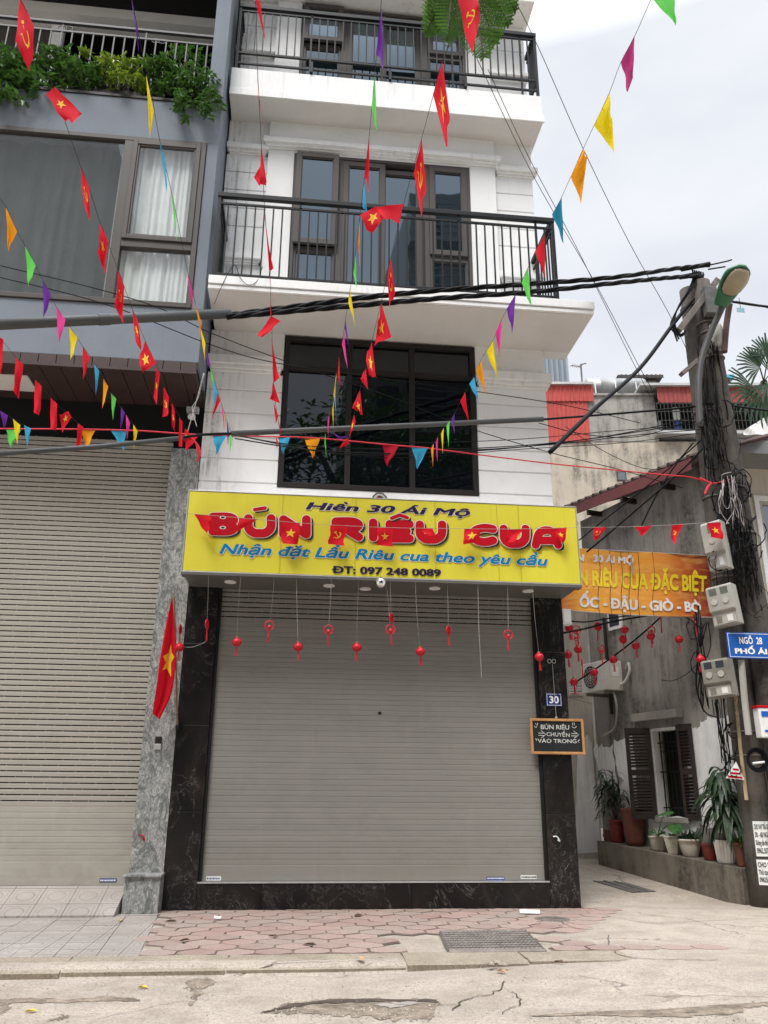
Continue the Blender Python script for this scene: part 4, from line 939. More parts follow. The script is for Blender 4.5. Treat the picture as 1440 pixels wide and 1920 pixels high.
# pale pier and building at the end of the alley
Pq = thing('alley_pier', (6.02, 17.4, .3), 'pale plastered pier at the far end of the alley beside the marble pillar', 'pier')
MB().box(5.3, 16.5, .2, 6.03, 17.0, 6.3).build('pier_shaft', m_pier, Pq, bevel=.02)
wp2 = MB(); P = [at(x, y, 16.49) for x, y in ((1083, 1406), (1092, 1390), (1102, 1378), (1110, 1392), (1128, 1590), (1126, 1600), (1080, 1600))]; wp2.prism([p+V((rnd.uniform(-.02, .02), 0, rnd.uniform(-.03, .03))) for p in P], (0, .008, 0)); wp2.build('whitewash', m_white_peel, Pq)
nb = thing('notice', at(1081, 1292, 16.47), 'small white and red advert sheet pasted on the pale alley pier', 'notice')
p0, p1 = at(1066, 1283, 16.47), at(1093, 1304, 16.47)
MB().box(p0.x, 16.465, p1.z, p1.x, 16.47, p0.z).build('paper', m_wlabel, nb); t = MB(); h = (p0.z-p1.z)/4
for i, (s_, m) in enumerate((('MUA BÁN', 0), ('ĐỒ GỖ CŨ', 1), ('HÀNG ĐẸP', 0), ('09880.828.33', 1))):
    t = MB(); lettering(t, s_, (V((p0.x+.01, 16.462, p0.z-h*(i+.85))), V((p1.x-p0.x-.02, 0, 0)), V((0, 0, h*.6))), .03); t.build('print', m_txtred if m else m_ink, nb)
en = thing('alley_end_house', (4.9, 22, .8), 'plain plastered house closing the end of the alley', 'house')
MB().box(3.6, 21.8, .3, 9.5, 26, 7.5).build('wall', m_grey_wall, en); MB().box(4.6, 21.76, .7, 5.5, 21.8, 2.9).build('door', m_shut, en)
wbx = thing('junction_box', at(1068, 1158, 12.5), 'white plastic junction box on the edge of the shop house', 'junction box')
p = wbx.location; MB().box(4.145, 12.36, p.z-.14, 4.29, 12.5, p.z+.11).build('box_body', m_wlabel, wbx, bevel=.01); MB().box(4.16, 12.352, p.z-.10, 4.275, 12.36, p.z+.07).build('lid', m_white2, wbx, bevel=.004)

# air conditioner on the cement wall
m_ac = M('old_white_plastic', (.43, .415, .375), .5, .12, 3, 30, .05, streak=.4)
m_acu = M('ac_plastic', (.60, .58, .53), .5, .1, 3, 30, .05, streak=.4)
AC = thing('air_conditioner', E(2.55, .3, 3.38), 'old white outdoor air conditioner bracketed on the grey cement wall', 'air conditioner')
b = MB(); gbox(b, 2.22, 2.98, .12, .52, 3.40, 3.96); b.build('case', m_acu, AC, bevel=.015)
c = E(2.68, .525, 3.68); b = MB()
for r in (.22, .17, .12, .07): b.tube([c+gd*r*math.cos(t*math.pi/12)+UZ*r*math.sin(t*math.pi/12) for t in range(25)], .006, 4, False)
for k in range(12): b.tube([c, c+gd*.22*math.cos(k*math.pi/6)+UZ*.22*math.sin(k*math.pi/6)], .004, 4)
b.build('fan_grille', m_ac, AC)
MB().lathe(c-gn*.012, [(.225, 0), (.225, .008), (0, .008)], 24, ax=gn).build('fan_opening', m_ink, AC)
b = MB(); gbox(b, 2.215, 2.22, .2, .36, 3.66, 3.84); b.build('valve_cover', m_wlabel, AC, bevel=.004)
b = MB(); gbox(b, 2.3, 2.34, 0, .5, 3.34, 3.395); b.build('bracket', m_iron, AC); b = MB(); gbox(b, 2.86, 2.90, 0, .5, 3.34, 3.395); b.build('bracket', m_iron, AC)
b = MB(); b.tube(smooth_path([E(2.2, .2, 3.5), E(2.12, .15, 3.55), E(2.05, .08, 3.75), E(2.1, .05, 3.9), E(2.2, .04, 3.8)]), .03, 8); b.tube(smooth_path([E(2.3, .3, 3.38), E(2.3, .25, 3.1), E(2.6, .1, 2.75), E(3.0, .08, 2.62)]), .022, 7); b.build('hose', m_ac, AC, smooth=True)

# ------------------------------------------------------------------ pots and plants on the low wall
m_terra = M('terracotta', (.15, .052, .034), .8, .2, 6, 40, .15, obj=True); m_redpot = M('red_plastic_pot', (.20, .028, .025), .5, .2, 6, 40, .1, obj=True); m_wpot = M('weathered_white_pot', (.52, .48, .40), .8, .2, 5, 30, .2, streak=.6, obj=True); m_soil = M('soil', (.03, .022, .016), .95, .2, 20, 80, .4); m_gpot = M('ribbed_white_pot', (.58, .55, .50), .7, .12, 6, 40, .1)
def strap(mb, p, az, L, w, rise, droop, n=7):
    d = V((math.cos(az), math.sin(az), 0)); s_ = V((-d.y, d.x, 0)); P = []
    for i in range(n+1):
        t = i/n; c = p+d*(L*t*(1-.15*t))+UZ*(rise*t-droop*t*t); ww = w*math.sin(math.pi*min(1, .12+t*.88))**.8*.5
        P.append((c-s_*ww, c-UZ*(-.18*ww), c+s_*ww))
    for i in range(n): mb.add([*P[i], *P[i+1]], [(0, 1, 4, 3), (1, 2, 5, 4)])
def pot(px, ytop, ybot, wpx, mat, label, o=.2, prof=None, square=False, cat='plant pot', name='plant_pot', group='pots along the low wall'):
    pb = gw(px, ybot, o); sc = (pb-CAM).dot(c_w)/F_PX; h = (ybot-ytop)*sc*1.02; r = wpx*sc/2
    pb.z = zt((pb-G0).dot(gd))+.002
    t = thing(name, pb, label, cat, group)
    pr = prof or [(.70, 0), (.74, .05), (.90, .72), (.94, .86), (1.02, .88), (1.03, 1), (.93, 1), (.88, .9)]
    n = 4 if square else 20
    MB().lathe(pb, [(r*a_*(1.2 if square else 1), h*z) for a_, z in pr], n).build('pot', mat, t, smooth=not square)
    MB().lathe(pb+UZ*h*.86, [(r*.90, 0), (0, .015)], 14).build('soil', m_soil, t)
    return t, pb+UZ*h*.88, r, sc
# 1 bush in a red pot
t, tp, r, sc = pot(1158, 1538, 1577, 29, m_redpot, 'bushy drooping-leaved plant in a red pot, farthest along the low wall')
b = MB(); st = MB()
for k in range(15):
    az = rnd.uniform(0, 6.3); e = tp+V((math.cos(az)*.2, math.sin(az)*.2, rnd.uniform(.3, .95))); st.tube(smooth_path([tp, (tp+e)/2+UZ*.1, e], 3), .008, 4)
    for j in range(7): strap(b, e-UZ*rnd.uniform(0, .3), rnd.uniform(0, 6.3), rnd.uniform(.22, .36), .05, .12, rnd.uniform(.18, .34))
b.build('leaves', m_pot_leaf, t); st.build('stem', m_bark, t)
br = thing('brick_stack', gw(1143, 1573, .2), 'small stack of loose bricks beside the farthest red pot', 'bricks'); br.location.z = zt(2.6)
for i in range(3): MB().obox(br.location+UZ*(.04+i*.07)+gd*rnd.uniform(-.02, .02), gd, gn, UZ, .11, .06, .032).build('brick', m_terra, br, bevel=.004)
# 2 big terracotta jar
pot(1191, 1519, 1584, 43, m_terra, 'tall plain terracotta jar with nothing growing in it', .2, [(.70, 0), (.78, .15), (.95, .7), (1.0, .9), (1.04, .94), (1.04, 1), (.9, 1), (.86, .9)])
# 3 caladium-like, round white pot
t, tp, r, sc = pot(1235, 1567, 1592, 34, m_wpot, 'round weathered white pot with big heart-shaped green leaves', .24)
def heart(mb, c, L, az, tilt):
    d = V((math.cos(az)*math.cos(tilt), math.sin(az)*math.cos(tilt), math.sin(tilt))); s_ = V((-math.sin(az), math.cos(az), 0)); u = d.cross(s_)
    P = [(-.18, .22), (-.25, .38), (0, .55), (.35, .5), (.7, .28), (1, 0)]
    L_ = [c+d*L*a_+s_*L*w*.8-u*abs(w)*L*.18 for a_, w in P]; R_ = [c+d*L*a_-s_*L*w*.8-u*abs(w)*L*.18 for a_, w in P]; M_ = [c+d*L*a_ for a_, w in P]; M_[0] = c
    for i in range(5): mb.add([M_[i], M_[i+1], L_[i+1], L_[i]], [(0, 1, 2, 3)]); mb.add([M_[i], R_[i], R_[i+1], M_[i+1]], [(0, 1, 2, 3)])
b = MB(); st = MB()
for x, y, L, az, ti in ((1250, 1522, .30, R(200), -.25), (1265, 1548, .28, R(250), -.5), (1240, 1560, .2, R(190), -.3), (1222, 1560, .13, R(220), -.2), (1252, 1570, .16, R(280), -.4)):
    c = gw(x, y, .3); st.tube(smooth_path([tp, (tp+c)/2+UZ*.08, c], 4), .008, 5); heart(b, c, L, az, ti)
b.build('leaves', leafmat('heart_leaf', (.03, .10, .025), (.07, .17, .05), .2), t); st.build('stem', m_fresh_lf, t)
# 4 square pot
t, tp, r, sc = pot(1265, 1570, 1601, 33, m_wpot, 'squarish tapered white pot between the two round white pots', .24, [(.62, 0), (.95, .9), (1, .9), (1, 1), (.9, 1), (.88, .88)], True)
b = MB()
for k in range(16): strap(b, tp, rnd.uniform(0, 6.3), rnd.uniform(.1, .2), .03, .12, .05)
b.build('leaves', m_pot_leaf, t)
# 5 bowl with grassy plant
t, tp, r, sc = pot(1296, 1577, 1607, 42, m_wpot, 'wide white bowl-shaped pot with grassy dark leaves', .22, [(.60, 0), (.66, .05), (.9, .6), (.96, .85), (1.05, .87), (1.06, 1), (.95, 1), (.9, .88)])
b = MB()
for k in range(90): strap(b, tp+V((rnd.uniform(-.12, .12), rnd.uniform(-.1, .1), 0)), rnd.uniform(0, 6.3), rnd.uniform(.12, .3), .022, rnd.uniform(.12, .34), .12, 5)
b.build('leaves', m_pot_leaf, t)
# 6 dark red pot with a twig
t, tp, r, sc = pot(1332, 1585, 1613, 28, m_redpot, 'dark red plastic pot with one thin bare twig', .22)
b = MB(); b.tube(smooth_path([tp, gw(1330, 1560, .25), gw(1327, 1535, .25), gw(1316, 1530, .25)], 4), .006, 5); b.tube(smooth_path([gw(1328, 1550, .25), gw(1336, 1540, .25), gw(1332, 1536, .25)], 3), .004, 4); b.build('stem', m_bark, t)
b = MB(); leaf_cloud(b, [(gw(1326, 1535, .25), .08, .06, .05)], 14, .05); b.build('leaves', m_pot_leaf, t)
# 7 ribbed white pot with dracaena
t, tp, r, sc = pot(1363, 1571, 1611, 39, m_gpot, 'ribbed white pot with a tall strap-leaved plant, next to the pole', .22, [(.80, 0), (.86, .05), (1.0, .95), (1.0, 1), (.92, 1), (.9, .88)])
b = MB()
for k in range(22): th = 2*math.pi*k/22; b.tube([t.location+V((r*.83*math.cos(th), r*.83*math.sin(th), .03)), t.location+V((r*1.0*math.cos(th), r*1.0*math.sin(th), (1611-1571)*sc*.95))], .010, 4)
b.build('rib', m_gpot, t)
MB().obox(t.location-UZ*.045, gd, gn, UZ, r*1.15, r*1.1, .045).build('slab', m_conc_low, t)
for ch in t.children: pass
b = MB(); st = MB()
heads = [gw(1360, 1500, .25), gw(1345, 1480, .22), gw(1372, 1515, .22), gw(1352, 1450, .25)]
for hd in heads:
    st.tube(smooth_path([tp, (tp+hd)/2+V((.02, 0, 0)), hd], 4), [.03-.012*i/8 for i in range(9)], 6)
    for k in range(24): strap(b, hd-UZ*rnd.uniform(-.05, .32), rnd.uniform(0, 6.3), rnd.uniform(.32, .62), rnd.uniform(.07, .11), rnd.uniform(.1, .4), rnd.uniform(.35, .75), 8)
b.build('leaves', m_pot_leaf, t); st.build('stem', M('pink_stem', (.16, .085, .07), .8, .2), t)
# 8 small terracotta pot with sprig
t, tp, r, sc = pot(1391, 1581, 1622, 24, m_terra, 'narrow terracotta pot with a small green sprig, nearest to the pole', .25)
b = MB(); leaf_cloud(b, [(tp+UZ*.08, .13, .12, .09)], 70, .07); b.build('leaves', m_fresh_lf, t)

# ------------------------------------------------------------------ old beige block behind the alley
a7 = R(7); bn = V((math.sin(a7), math.cos(a7), 0)); bx = V((math.cos(a7), -math.sin(a7), 0)); BO = bn*27
def bq(x, y, d=0): return atp(x, y, BO+bn*d, bn)
def bs_(x, y): p = bq(x, y)-BO; return p.dot(bx), p.z
def bbox(mb, s0, s1, d0, d1, z0, z1): return mb.obox(BO+bx*((s0+s1)/2)+bn*((d0+d1)/2)+UZ*((z0+z1)/2), bx, bn, UZ, abs(s1-s0)/2, abs(d1-d0)/2, abs(z1-z0)/2)
B_ = thing('beige_block', BO+bx*9, 'mould-stained beige block with red corrugated sheets and a caged balcony behind the alley', 'house')
sl, _ = bs_(1028, 828); s_r1, _ = bs_(1100, 760); s_m, zt1 = bs_(1226, 743); s_g, zg0 = bs_(1231, 815); _, zg1 = bs_(1231, 765); se = bs_(1470, 800)[0]
zsh = bs_(1090, 828)[1]
b = MB(); bbox(b, sl-1.0, se, 0, 6, 0, zsh); b.build('wall', m_beige_wall, B_)
b = MB(); bbox(b, s_r1, s_m, -.02, 6, zsh, zt1); bbox(b, sl-1, se, 3.0, 6, zsh, zt1); b.build('upper_wall', m_mould_wall, B_)
b = MB(); bbox(b, s_r1-.05, s_m+.05, -.10, 6, zt1, zt1+.08); b.build('coping', m_mould_wall, B_)
m_redtin = M('red_corrugated', (.46, .075, .06), .5, .12, 1.4, 20, .05, streak=.3); m_redtin2 = M('faded_red_sheet', (.30, .06, .055), .55, .15, 1.5, 20, .05, streak=.4)
def corr(mb, s0, s1, d, z0, z1, p=.16, a_=.03):
    n = max(4, int((s1-s0)/p*6)); k = len(mb.v)
    for i in range(n+1):
        s = s0+(s1-s0)*i/n; ph = (s/p) % 1; o = a_ if ph < .3 else 0
        for z in (z0, z1): mb.v.append(BO+bx*s+bn*(d-o)+UZ*z)
    for i in range(n): mb.f.append((k+2*i, k+2*i+2, k+2*i+3, k+2*i+1))
b = MB(); zr = bs_(1060, 728)[1]; zs_ = bs_(1060, 752)[1]
corr(b, sl-.6, s_r1, -.06, zsh-.02, zs_-.02); corr(b, sl-.6, s_r1+.25, -.11, zs_-.06, zr+.05); b.build('red_sheet', m_redtin, B_)
b = MB(); bbox(b, sl-.6, s_r1+.25, -.25, 1.2, zr+.05, zr+.14); b.build('sheet_cap', m_tin, B_)
b = MB(); z2 = bs_(1300, 733)[1]; z3 = bs_(1300, 762)[1]; corr(b, s_m+.02, se, -.3, z3, z2); b.build('red_sheet', m_redtin2, B_)
b = MB(); bbox(b, s_m-.6, se, -.45, 1.0, z2, z2+.10); b.build('roof_edge', m_tin, B_)
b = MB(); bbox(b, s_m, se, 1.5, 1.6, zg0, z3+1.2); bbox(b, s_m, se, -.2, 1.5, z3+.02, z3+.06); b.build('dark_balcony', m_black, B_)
b = MB(); bbox(b, s_g-.1, se, -.38, 2.2, zg0-.12, zg0); bl = b.build('balcony_floor', m_tin, B_)
b = MB(); s = s_g
while s < se: b.tube([BO+bx*s-bn*.34+UZ*zg0, BO+bx*s-bn*.34+UZ*z3], .014, 4); s += .135
for z in (zg0+.05, zg0+.4, zg0+.75, z3-.06): b.tube([BO+bx*s_g-bn*.34+UZ*z, BO+bx*se-bn*.34+UZ*z], .018, 4)
b.build('cage', m_grail, B_)
b = MB(); q0, q1 = bs_(1158, 886), bs_(1173, 900); bbox(b, q0[0]-.04, q1[0]+.04, -.015, .03, q1[1]-.04, q0[1]+.04); wv = b.build('small_window', m_grail, B_)
b = MB(); bbox(b, q0[0], q1[0], -.022, -.014, q1[1], q0[1]); b.build('pane', m_grey_glass, wv)
for x, y, w_, h_, m, lab in ((1268, 775, .22, .5, 'w', 'white shirt hanging in the caged balcony'), (1271, 797, .22, .4, 'b', 'blue cloth hanging below the white shirt in the caged balcony'), (1237, 800, .14, .45, 'g', 'grey cloth hanging at the left corner of the caged balcony')):
    p = bq(x, y, .1); o = thing('laundry', p, lab, 'laundry', 'washing on the caged balcony')
    MB().grid(lambda u, v: p+bx*((u-.5)*w_*(1.3-v*.3 if m == 'w' else 1))+bn*(.03*math.sin(u*9))+UZ*((.5-v)*h_), 8, 4).build('cloth', {'w': m_wlabel, 'b': M('blue_cloth', (.02, .05, .25), .8), 'g': M('grey_cloth', (.25, .26, .28), .8)}[m], o)
# water tank, sheds, antenna on the roof
p = bq(1147, 728, 2.4); tk = thing('water_tank', p, 'horizontal stainless steel water tank on the roof behind the alley', 'water tank')
r = .5; c = p-UZ*.12; L = 1.05
MB().lathe(c-bx*L, [(0, -.16), (r*.6, -.1), (r*.95, .0), (r, .08), (r, .5), (r*1.02, .52), (r, .54), (r, 1.1), (r*1.02, 1.12), (r, 1.14), (r, 2.2), (r*.95, 2.3), (r*.6, 2.4), (0, 2.46)], 24, ax=bx).build('drum', M('steel_tank', (.22, .22, .215), .45, .2, 3, 20, .05, metal=.4), tk, smooth=True)
b = MB()
for s in (-.8, .0, .8):
    b.tube([c+bx*s-bn*.6-UZ*.75, c+bx*s-bn*.55+UZ*.1], .03, 5); b.tube([c+bx*s+bn*.6-UZ*.75, c+bx*s+bn*.55+UZ*.1], .03, 5); b.tube([c+bx*s-bn*.6-UZ*.62, c+bx*s+bn*.6-UZ*.62], .03, 5)
b.build('stand', m_tin, tk)
p = bq(1090, 700, 1.5); an = thing('tv_antenna', bq(1090, 722, 1.5), 'thin metal television antenna on the red shed roof', 'antenna')
b = MB(); pts = [bq(1092, 726, 1.5), bq(1089, 683, 1.5)]; b.tube(pts, .035, 6); b.tube([bq(1088, 684, 1.5), bq(1099, 681, 1.5)], .03, 5); b.build('mast', m_iron, an)
b = MB(); b.tube([bq(1070, 685, 1.5), bq(1090, 688, 1.5)], .018, 4)
for i in range(5): q = bq(1072+i*4, 685.3+.6*i, 1.5); b.tube([q-bn*.3-UZ*.12, q+bn*.3+UZ*.12], .012, 4)
b.build('elements', m_iron, an)
sd_ = thing('roof_shed', bq(1210, 730, 4), 'small roof shed of louvred grey sheets beside the water tank', 'shed')
b = MB(); q0, q1 = bs_(1182, 712), bs_(1246, 735); s0, s1 = q0[0]*1.1, q1[0]*1.12; zz0, zz1 = zt1-.3, bq(1200, 711, 4).z
bbox(b, s0, s1, 4, 7, zz0, zz1-.06)
b.build('wall', m_mould_wall, sd_); b = MB(); corr(b, s0-.2, s1+.2, 3.7, zz1-.1, zz1+.05, .18, .05); bbox(b, s0-.2, s1+.2, 3.72, 7, zz1-.02, zz1+.04); b.build('roof', m_frame, sd_)
b = MB()
for i in range(5): bbox(b, s0, s1, 3.9, 4, zz0+.15+i*.18, zz0+.22+i*.18)
b.build('louvre', m_tin, sd_)
p5 = thing('parapet', bq(1260, 735, 4.5), 'stained concrete parapet behind the red roof sheets', 'wall')
b = MB(); q0, q1 = bq(1225, 718, 4.5), bq(1300, 738, 4.5); bbox(b, (q0-BO).dot(bx), (q1-BO).dot(bx)+5, 4.5, 4.8, zt1, q0.z); b.build('wall', m_mould_wall, p5)
# grey metal-clad tower far behind
tw = thing('clad_tower', at(1050, 700, 46), 'tall pale grey ribbed metal tower block far behind, just past the balcony', 'building')
q0, q1 = at(1000, 720, 46), at(1064, 664, 46)
b = MB(); b.box(q0.x-3, 46, 0, q1.x, 56, q1.z); b.build('wall', M('pale_cladding', (.30, .34, .38), .5, .08, .6, 8, 0), tw)
b = MB(); x = q0.x-3
while x < q1.x: b.box(x, 45.9, 10, x+.12, 46, q1.z); x += .34
b.build('rib', M('cladding_rib', (.16, .19, .22), .5, .08, .6, 8, 0), tw)
st = thing('blue_hut', bq(1370, 715, 6), 'small roof hut with bright blue edge behind the pole', 'hut')
q0, q1 = bq(1347, 712, 6), bq(1372, 740, 6); s0, s1 = (q0-BO).dot(bx), (q1-BO).dot(bx)
b = MB(); bbox(b, s0, s1, 6, 8, q1.z-1, q0.z); b.build('wall', m_redtin2, st); b = MB(); bbox(b, s0-.1, s1+.15, 5.8, 8, q0.z, q0.z+.16); b.build('roof', M('blue_sheet', (.08, .38, .5), .5), st)
ts = thing('white_tarp', bq(1415, 800, -.5), 'white tarpaulin sheet hung at the right end of the caged balcony', 'tarp')
MB().grid(lambda u, v: bq(1395+u*60, 815-(v)*(8+u*38), -.5)+bn*(.05*math.sin(u*12+v*3)), 10, 6).build('sheet', m_wlabel, ts)

# fan palm
pm = thing('fan_palm', V((at(1415, 720, 20).x, 20, 6)), 'fan palm with drooping fronds rising at the right edge behind the pole', 'palm')
b = MB(); fb = MB()
ctr = at(1432, 715, 20); b.tube([V((ctr.x+.5, 20.2, 4)), V((ctr.x+.3, 20.1, 8)), ctr], [.16, .13, .1], 8); b.build('trunk', m_bark, pm)
def fan(hub, d, Ln, n=17, drp=.5):
    d = V(d).normalized(); s_ = d.cross(V((.2, -1, .1))).normalized()
    for k in range(n):
        a_ = (k/(n-1)-.5)*2.9; dr = d*math.cos(a_)+s_*math.sin(a_); L = Ln*(1-.25*abs(k/(n-1)-.5))*rnd.uniform(.85, 1.05)
        w = V((0, -1, 0)).cross(dr).normalized()*.035; p1 = hub+dr*L*.55; p2 = hub+dr*L*.9-UZ*L*.22*drp; p3 = p2-UZ*L*.2*drp+dr*L*.06
        fb.add([hub, p1-w, p1+w, p2-w*.7, p2+w*.7, p3], [(0, 1, 2), (1, 3, 4, 2), (3, 5, 4)])
for hx, hy, d, L in ((1425, 690, (-.75, -.2, .5), 1.0), (1415, 730, (-.8, -.3, -.55), 1.25), (1430, 740, (-.2, -.3, -1), 1.2), (1440, 670, (-.1, -.2, 1), .9), (1445, 700, (.6, 0, .6), 1.1), (1440, 720, (.3, -.4, -.8), 1.1)):
    hb_ = at(hx, hy, 19.6); fan(hb_, d, L); fb.tube([ctr, hb_], .02, 4)
fb.build('fronds', m_pot_leaf, pm)

# cream house at the right edge
cr_h = thing('cream_house', (9.6, 14.5, 0), 'cream house with grey gutter and white-framed window at the right edge', 'house')
q = at(1384, 1000, 13.9); cx0 = q.x; zc = at(1410, 855, 13.3).z
b = MB(); wx0 = at(1421, 1000, 13.9).x; wz1 = at(1421, 930, 13.9).z; wz0 = at(1421, 1160, 13.9).z
b.box(cx0, 13.9, -.1, wx0, 14.2, zc); b.box(wx0, 13.9, wz1, 14, 14.2, zc); b.box(wx0, 13.9, -.1, 14, 14.2, wz0); b.box(cx0, 14.2, 0, 14, 19, zc); b.build('wall', m_cream, cr_h)
b = MB(); b.ring(wx0, wx0+1.6, wz0, wz1, .1, 13.86, 14.0); wv = b.build('window', m_white2, cr_h, bevel=.006)
b = MB(); b.ring(wx0+.1, wx0+1.5, wz0+.1, wz1-.1, .07, 13.9, 13.97); b.box(wx0+.17, 13.905, (wz0+wz1)/2-.03, wx0+1.43, 13.96, (wz0+wz1)/2+.03); b.build('sash', m_ac, wv)
b = MB(); b.box(wx0+.17, 13.95, wz0+.17, wx0+1.43, 13.96, wz1-.17); b.build('pane', m_grey_glass, wv)
b = MB(); gxl = at(1372, 870, 13.2).x
b.box(gxl, 13.2, zc, 14, 14.3, zc+.05); b.box(gxl, 13.15, zc-.01, 14, 13.2, zc+.26); b.box(gxl, 13.2, zc+.05, 14, 14.2, zc+.2); b.build('gutter', M('grey_gutter', (.20, .205, .205), .6, .15, 2, 20, .1, streak=.4), cr_h, bevel=.006)
q = at(1390, 885, 13.3); b = MB(); b.tube(smooth_path([q+UZ*.05, q-UZ*.22, q-UZ*.32+V((-.12, .25, 0)), q-UZ*.42+V((-.22, .4, 0)), V((q.x-.22, 13.75, 3.0))], 4), .055, 9); b.build('downpipe', m_pvc, cr_h, smooth=True)
# ------------------------------------------------------------------ concrete poles
PA, PB = V((6.94, 12.42, 0)), V((7.40, 12.22, 0)); HA, HB = at(1291, 545, 12.42).z, at(1314, 530, 12.2).z
pxA, pxB = at(1291, 545, 12.42).x, at(1314, 532, 12.2).x
def lerp(a_, b_, t): return a_+(b_-a_)*t
def pole(base, topx, H_, r0, r1, label):
    o = thing('utility_pole', base, label, 'utility pole')
    MB().tube([lerp(base-UZ*.2, V((topx, base.y, H_)), i/10) for i in range(11)], [r0+(r1-r0)*i/10 for i in range(11)], 20).build('shaft', m_conc_pole, o, smooth=True); return o
oA = pole(PA, pxA, HA, .225, .165, 'old concrete utility pole standing left of its twin, loan adverts pasted low down')
oB = pole(PB, pxB, HB, .23, .17, 'concrete utility pole carrying the green street lamp')
def onA(z, az, dr=0): t = z/HA; c = lerp(PA, V((pxA, PA.y, HA)), t); r = .225-.06*t+dr; return V((c.x+r*math.cos(az), c.y+r*math.sin(az), z))
def onB(z, az, dr=0): t = z/HB; c = lerp(PB, V((pxB, PB.y, HB)), t); r = .23-.06*t+dr; return V((c.x+r*math.cos(az), c.y+r*math.sin(az), z))
b = MB()
for z in (HB-.55, HB-.9, HB-1.1, HB-1.6, 6.4, 5.6): b.tube([onB(z, k*math.pi/10, .012) for k in range(21)], .016, 5, False)
b.build('band', m_iron, oB)
b = MB()
for z in (HA-.4, 7.9, 6.3, 4.9, 2.45, 2.1): b.tube([onA(z, k*math.pi/10, .012) for k in range(21)], .014, 5, False)
b.build('band', m_iron, oA)
# cross arms and brackets
b = MB(); p0, p1 = at(1272, 620, 12.0), at(1345, 525, 12.0)
d = (p1-p0).normalized(); b.obox((p0+p1)/2, d, V((0, 1, 0)), d.cross(V((0, 1, 0))), (p1-p0).length/2, .05, .055); b.build('cross_arm', m_iron, oB, bevel=.005)
b = MB(); p0, p1 = at(1277, 702, 12.0), at(1330, 658, 12.0); d = (p1-p0).normalized(); b.obox((p0+p1)/2, d, V((0, 1, 0)), d.cross(V((0, 1, 0))), (p1-p0).length/2, .06, .035); b.build('cross_arm', m_iron, oB, bevel=.005)
q = at(1344, 632, 12.0); b = MB(); b.lathe(q-UZ*.24, [(.09, 0), (.11, .06), (.115, .42), (.10, .48), (0, .49)], 12); b.build('junction_can', m_ac, oB, smooth=True)
b = MB(); b.tube(smooth_path([at(1358, 660, 11.9), at(1362, 610, 11.9), at(1368, 570, 11.8)], 4), .055, 8); b.build('steel_strut', M('rust_brown_steel', (.09, .05, .04), .7, .25), oB)
q = at(1330, 568, 11.98); b = MB(); b.box(q.x-.1, 11.9, q.z-.25, q.x+.14, 12.06, q.z+.3); b.build('clamp_plate', M('dull_galvanised', (.12, .12, .115), .7, .3, 6, 30, .1), oB, bevel=.01)
# street lamp
q0 = at(1318, 730, 11.9); LM = thing('street_lamp', q0, 'green street lamp head on a curved grey arm at the top of the pole', 'street lamp')
arm = smooth_path([at(1313, 800, 11.92), at(1310, 735, 11.92), at(1314, 680, 11.92), at(1330, 630, 11.85), at(1350, 585, 11.7), at(1362, 560, 11.55)], 5)
MB().tube(arm, .056, 10).build('arm', M('lamp_arm_grey', (.075, .077, .075), .5, .15, 3, 30, .1), LM, smooth=True)
h0, h1 = at(1352, 572, 11.62), at(1393, 497, 10.95); ax = (h1-h0).normalized(); sx = ax.cross(UZ).normalized(); up = sx.cross(ax)
m_lgreen = M('lamp_green', (.024, .125, .05), .4, .12, 3, 30, .03)
b = MB(); L = (h1-h0).length; NS, NC = 12, 16; k = len(b.v)
for i in range(NS+1):
    t = i/NS; w = .135+.105*math.sin(min(1, t*1.35)*math.pi*.5) if t < .75 else .24*math.cos((t-.75)/.25*1.45)**.6; hh = .11+.06*math.sin(t*math.pi)
    if t >= .75: hh *= math.cos((t-.75)/.25*1.4)**.5
    for j in range(NC): th = 2*math.pi*j/NC; z = math.sin(th)*(hh if math.sin(th) > 0 else .05); b.v.append(h0+ax*(L*t)+sx*(w*math.cos(th))+up*z)
for i in range(NS):
    for j in range(NC): b.f.append((k+i*NC+j, k+i*NC+(j+1) % NC, k+(i+1)*NC+(j+1) % NC, k+(i+1)*NC+j))
b.f.append(tuple(k+j for j in range(NC))); b.f.append(tuple(k+NS*NC+j for j in range(NC)))
b.build('housing', m_lgreen, LM, smooth=True)
b = MB(); k = len(b.v); c = h0+ax*(L*.62)-up*.04; n, m = 20, 7
for i in range(m+1):
    ph = math.pi/2*i/m
    for j in range(n):
        th = 2*math.pi*j/n; ca, sa = math.cos(th), math.sin(th); q = (abs(ca)**2.6+abs(sa)**2.6)**(-1/2.6)
        b.v.append(c+ax*(L*.335*q*ca*math.cos(ph))+sx*(.205*q*sa*math.cos(ph))-up*(.115*math.sin(ph)))
for i in range(m):
    for j in range(n): b.f.append((k+i*n+j, k+(i+1)*n+j, k+(i+1)*n+(j+1) % n, k+i*n+(j+1) % n))
b.build('lens', M('lamp_lens', (.33, .28, .18), .25, .06, 4, 20, 0), LM, smooth=True)
b = MB(); b.tube([c+ax*(L*.345*math.cos(t*math.pi/12))+sx*(.215*math.sin(t*math.pi/12)) for t in range(25)], .014, 5, False); b.build('gasket', m_ink, LM)
tg = thing('pole_tag', at(1389, 581, 12), 'small pale blue plate hanging behind the lamp head', 'plate')
q = tg.location; MB().box(q.x-.07, q.y, q.z-.045, q.x+.07, q.y+.01, q.z+.045).build('plate', M('pale_blue_plate', (.25, .42, .5), .5), tg); MB().tube([q+UZ*.045, q+UZ*.25], .006, 4).build('hanger', m_cable, tg)

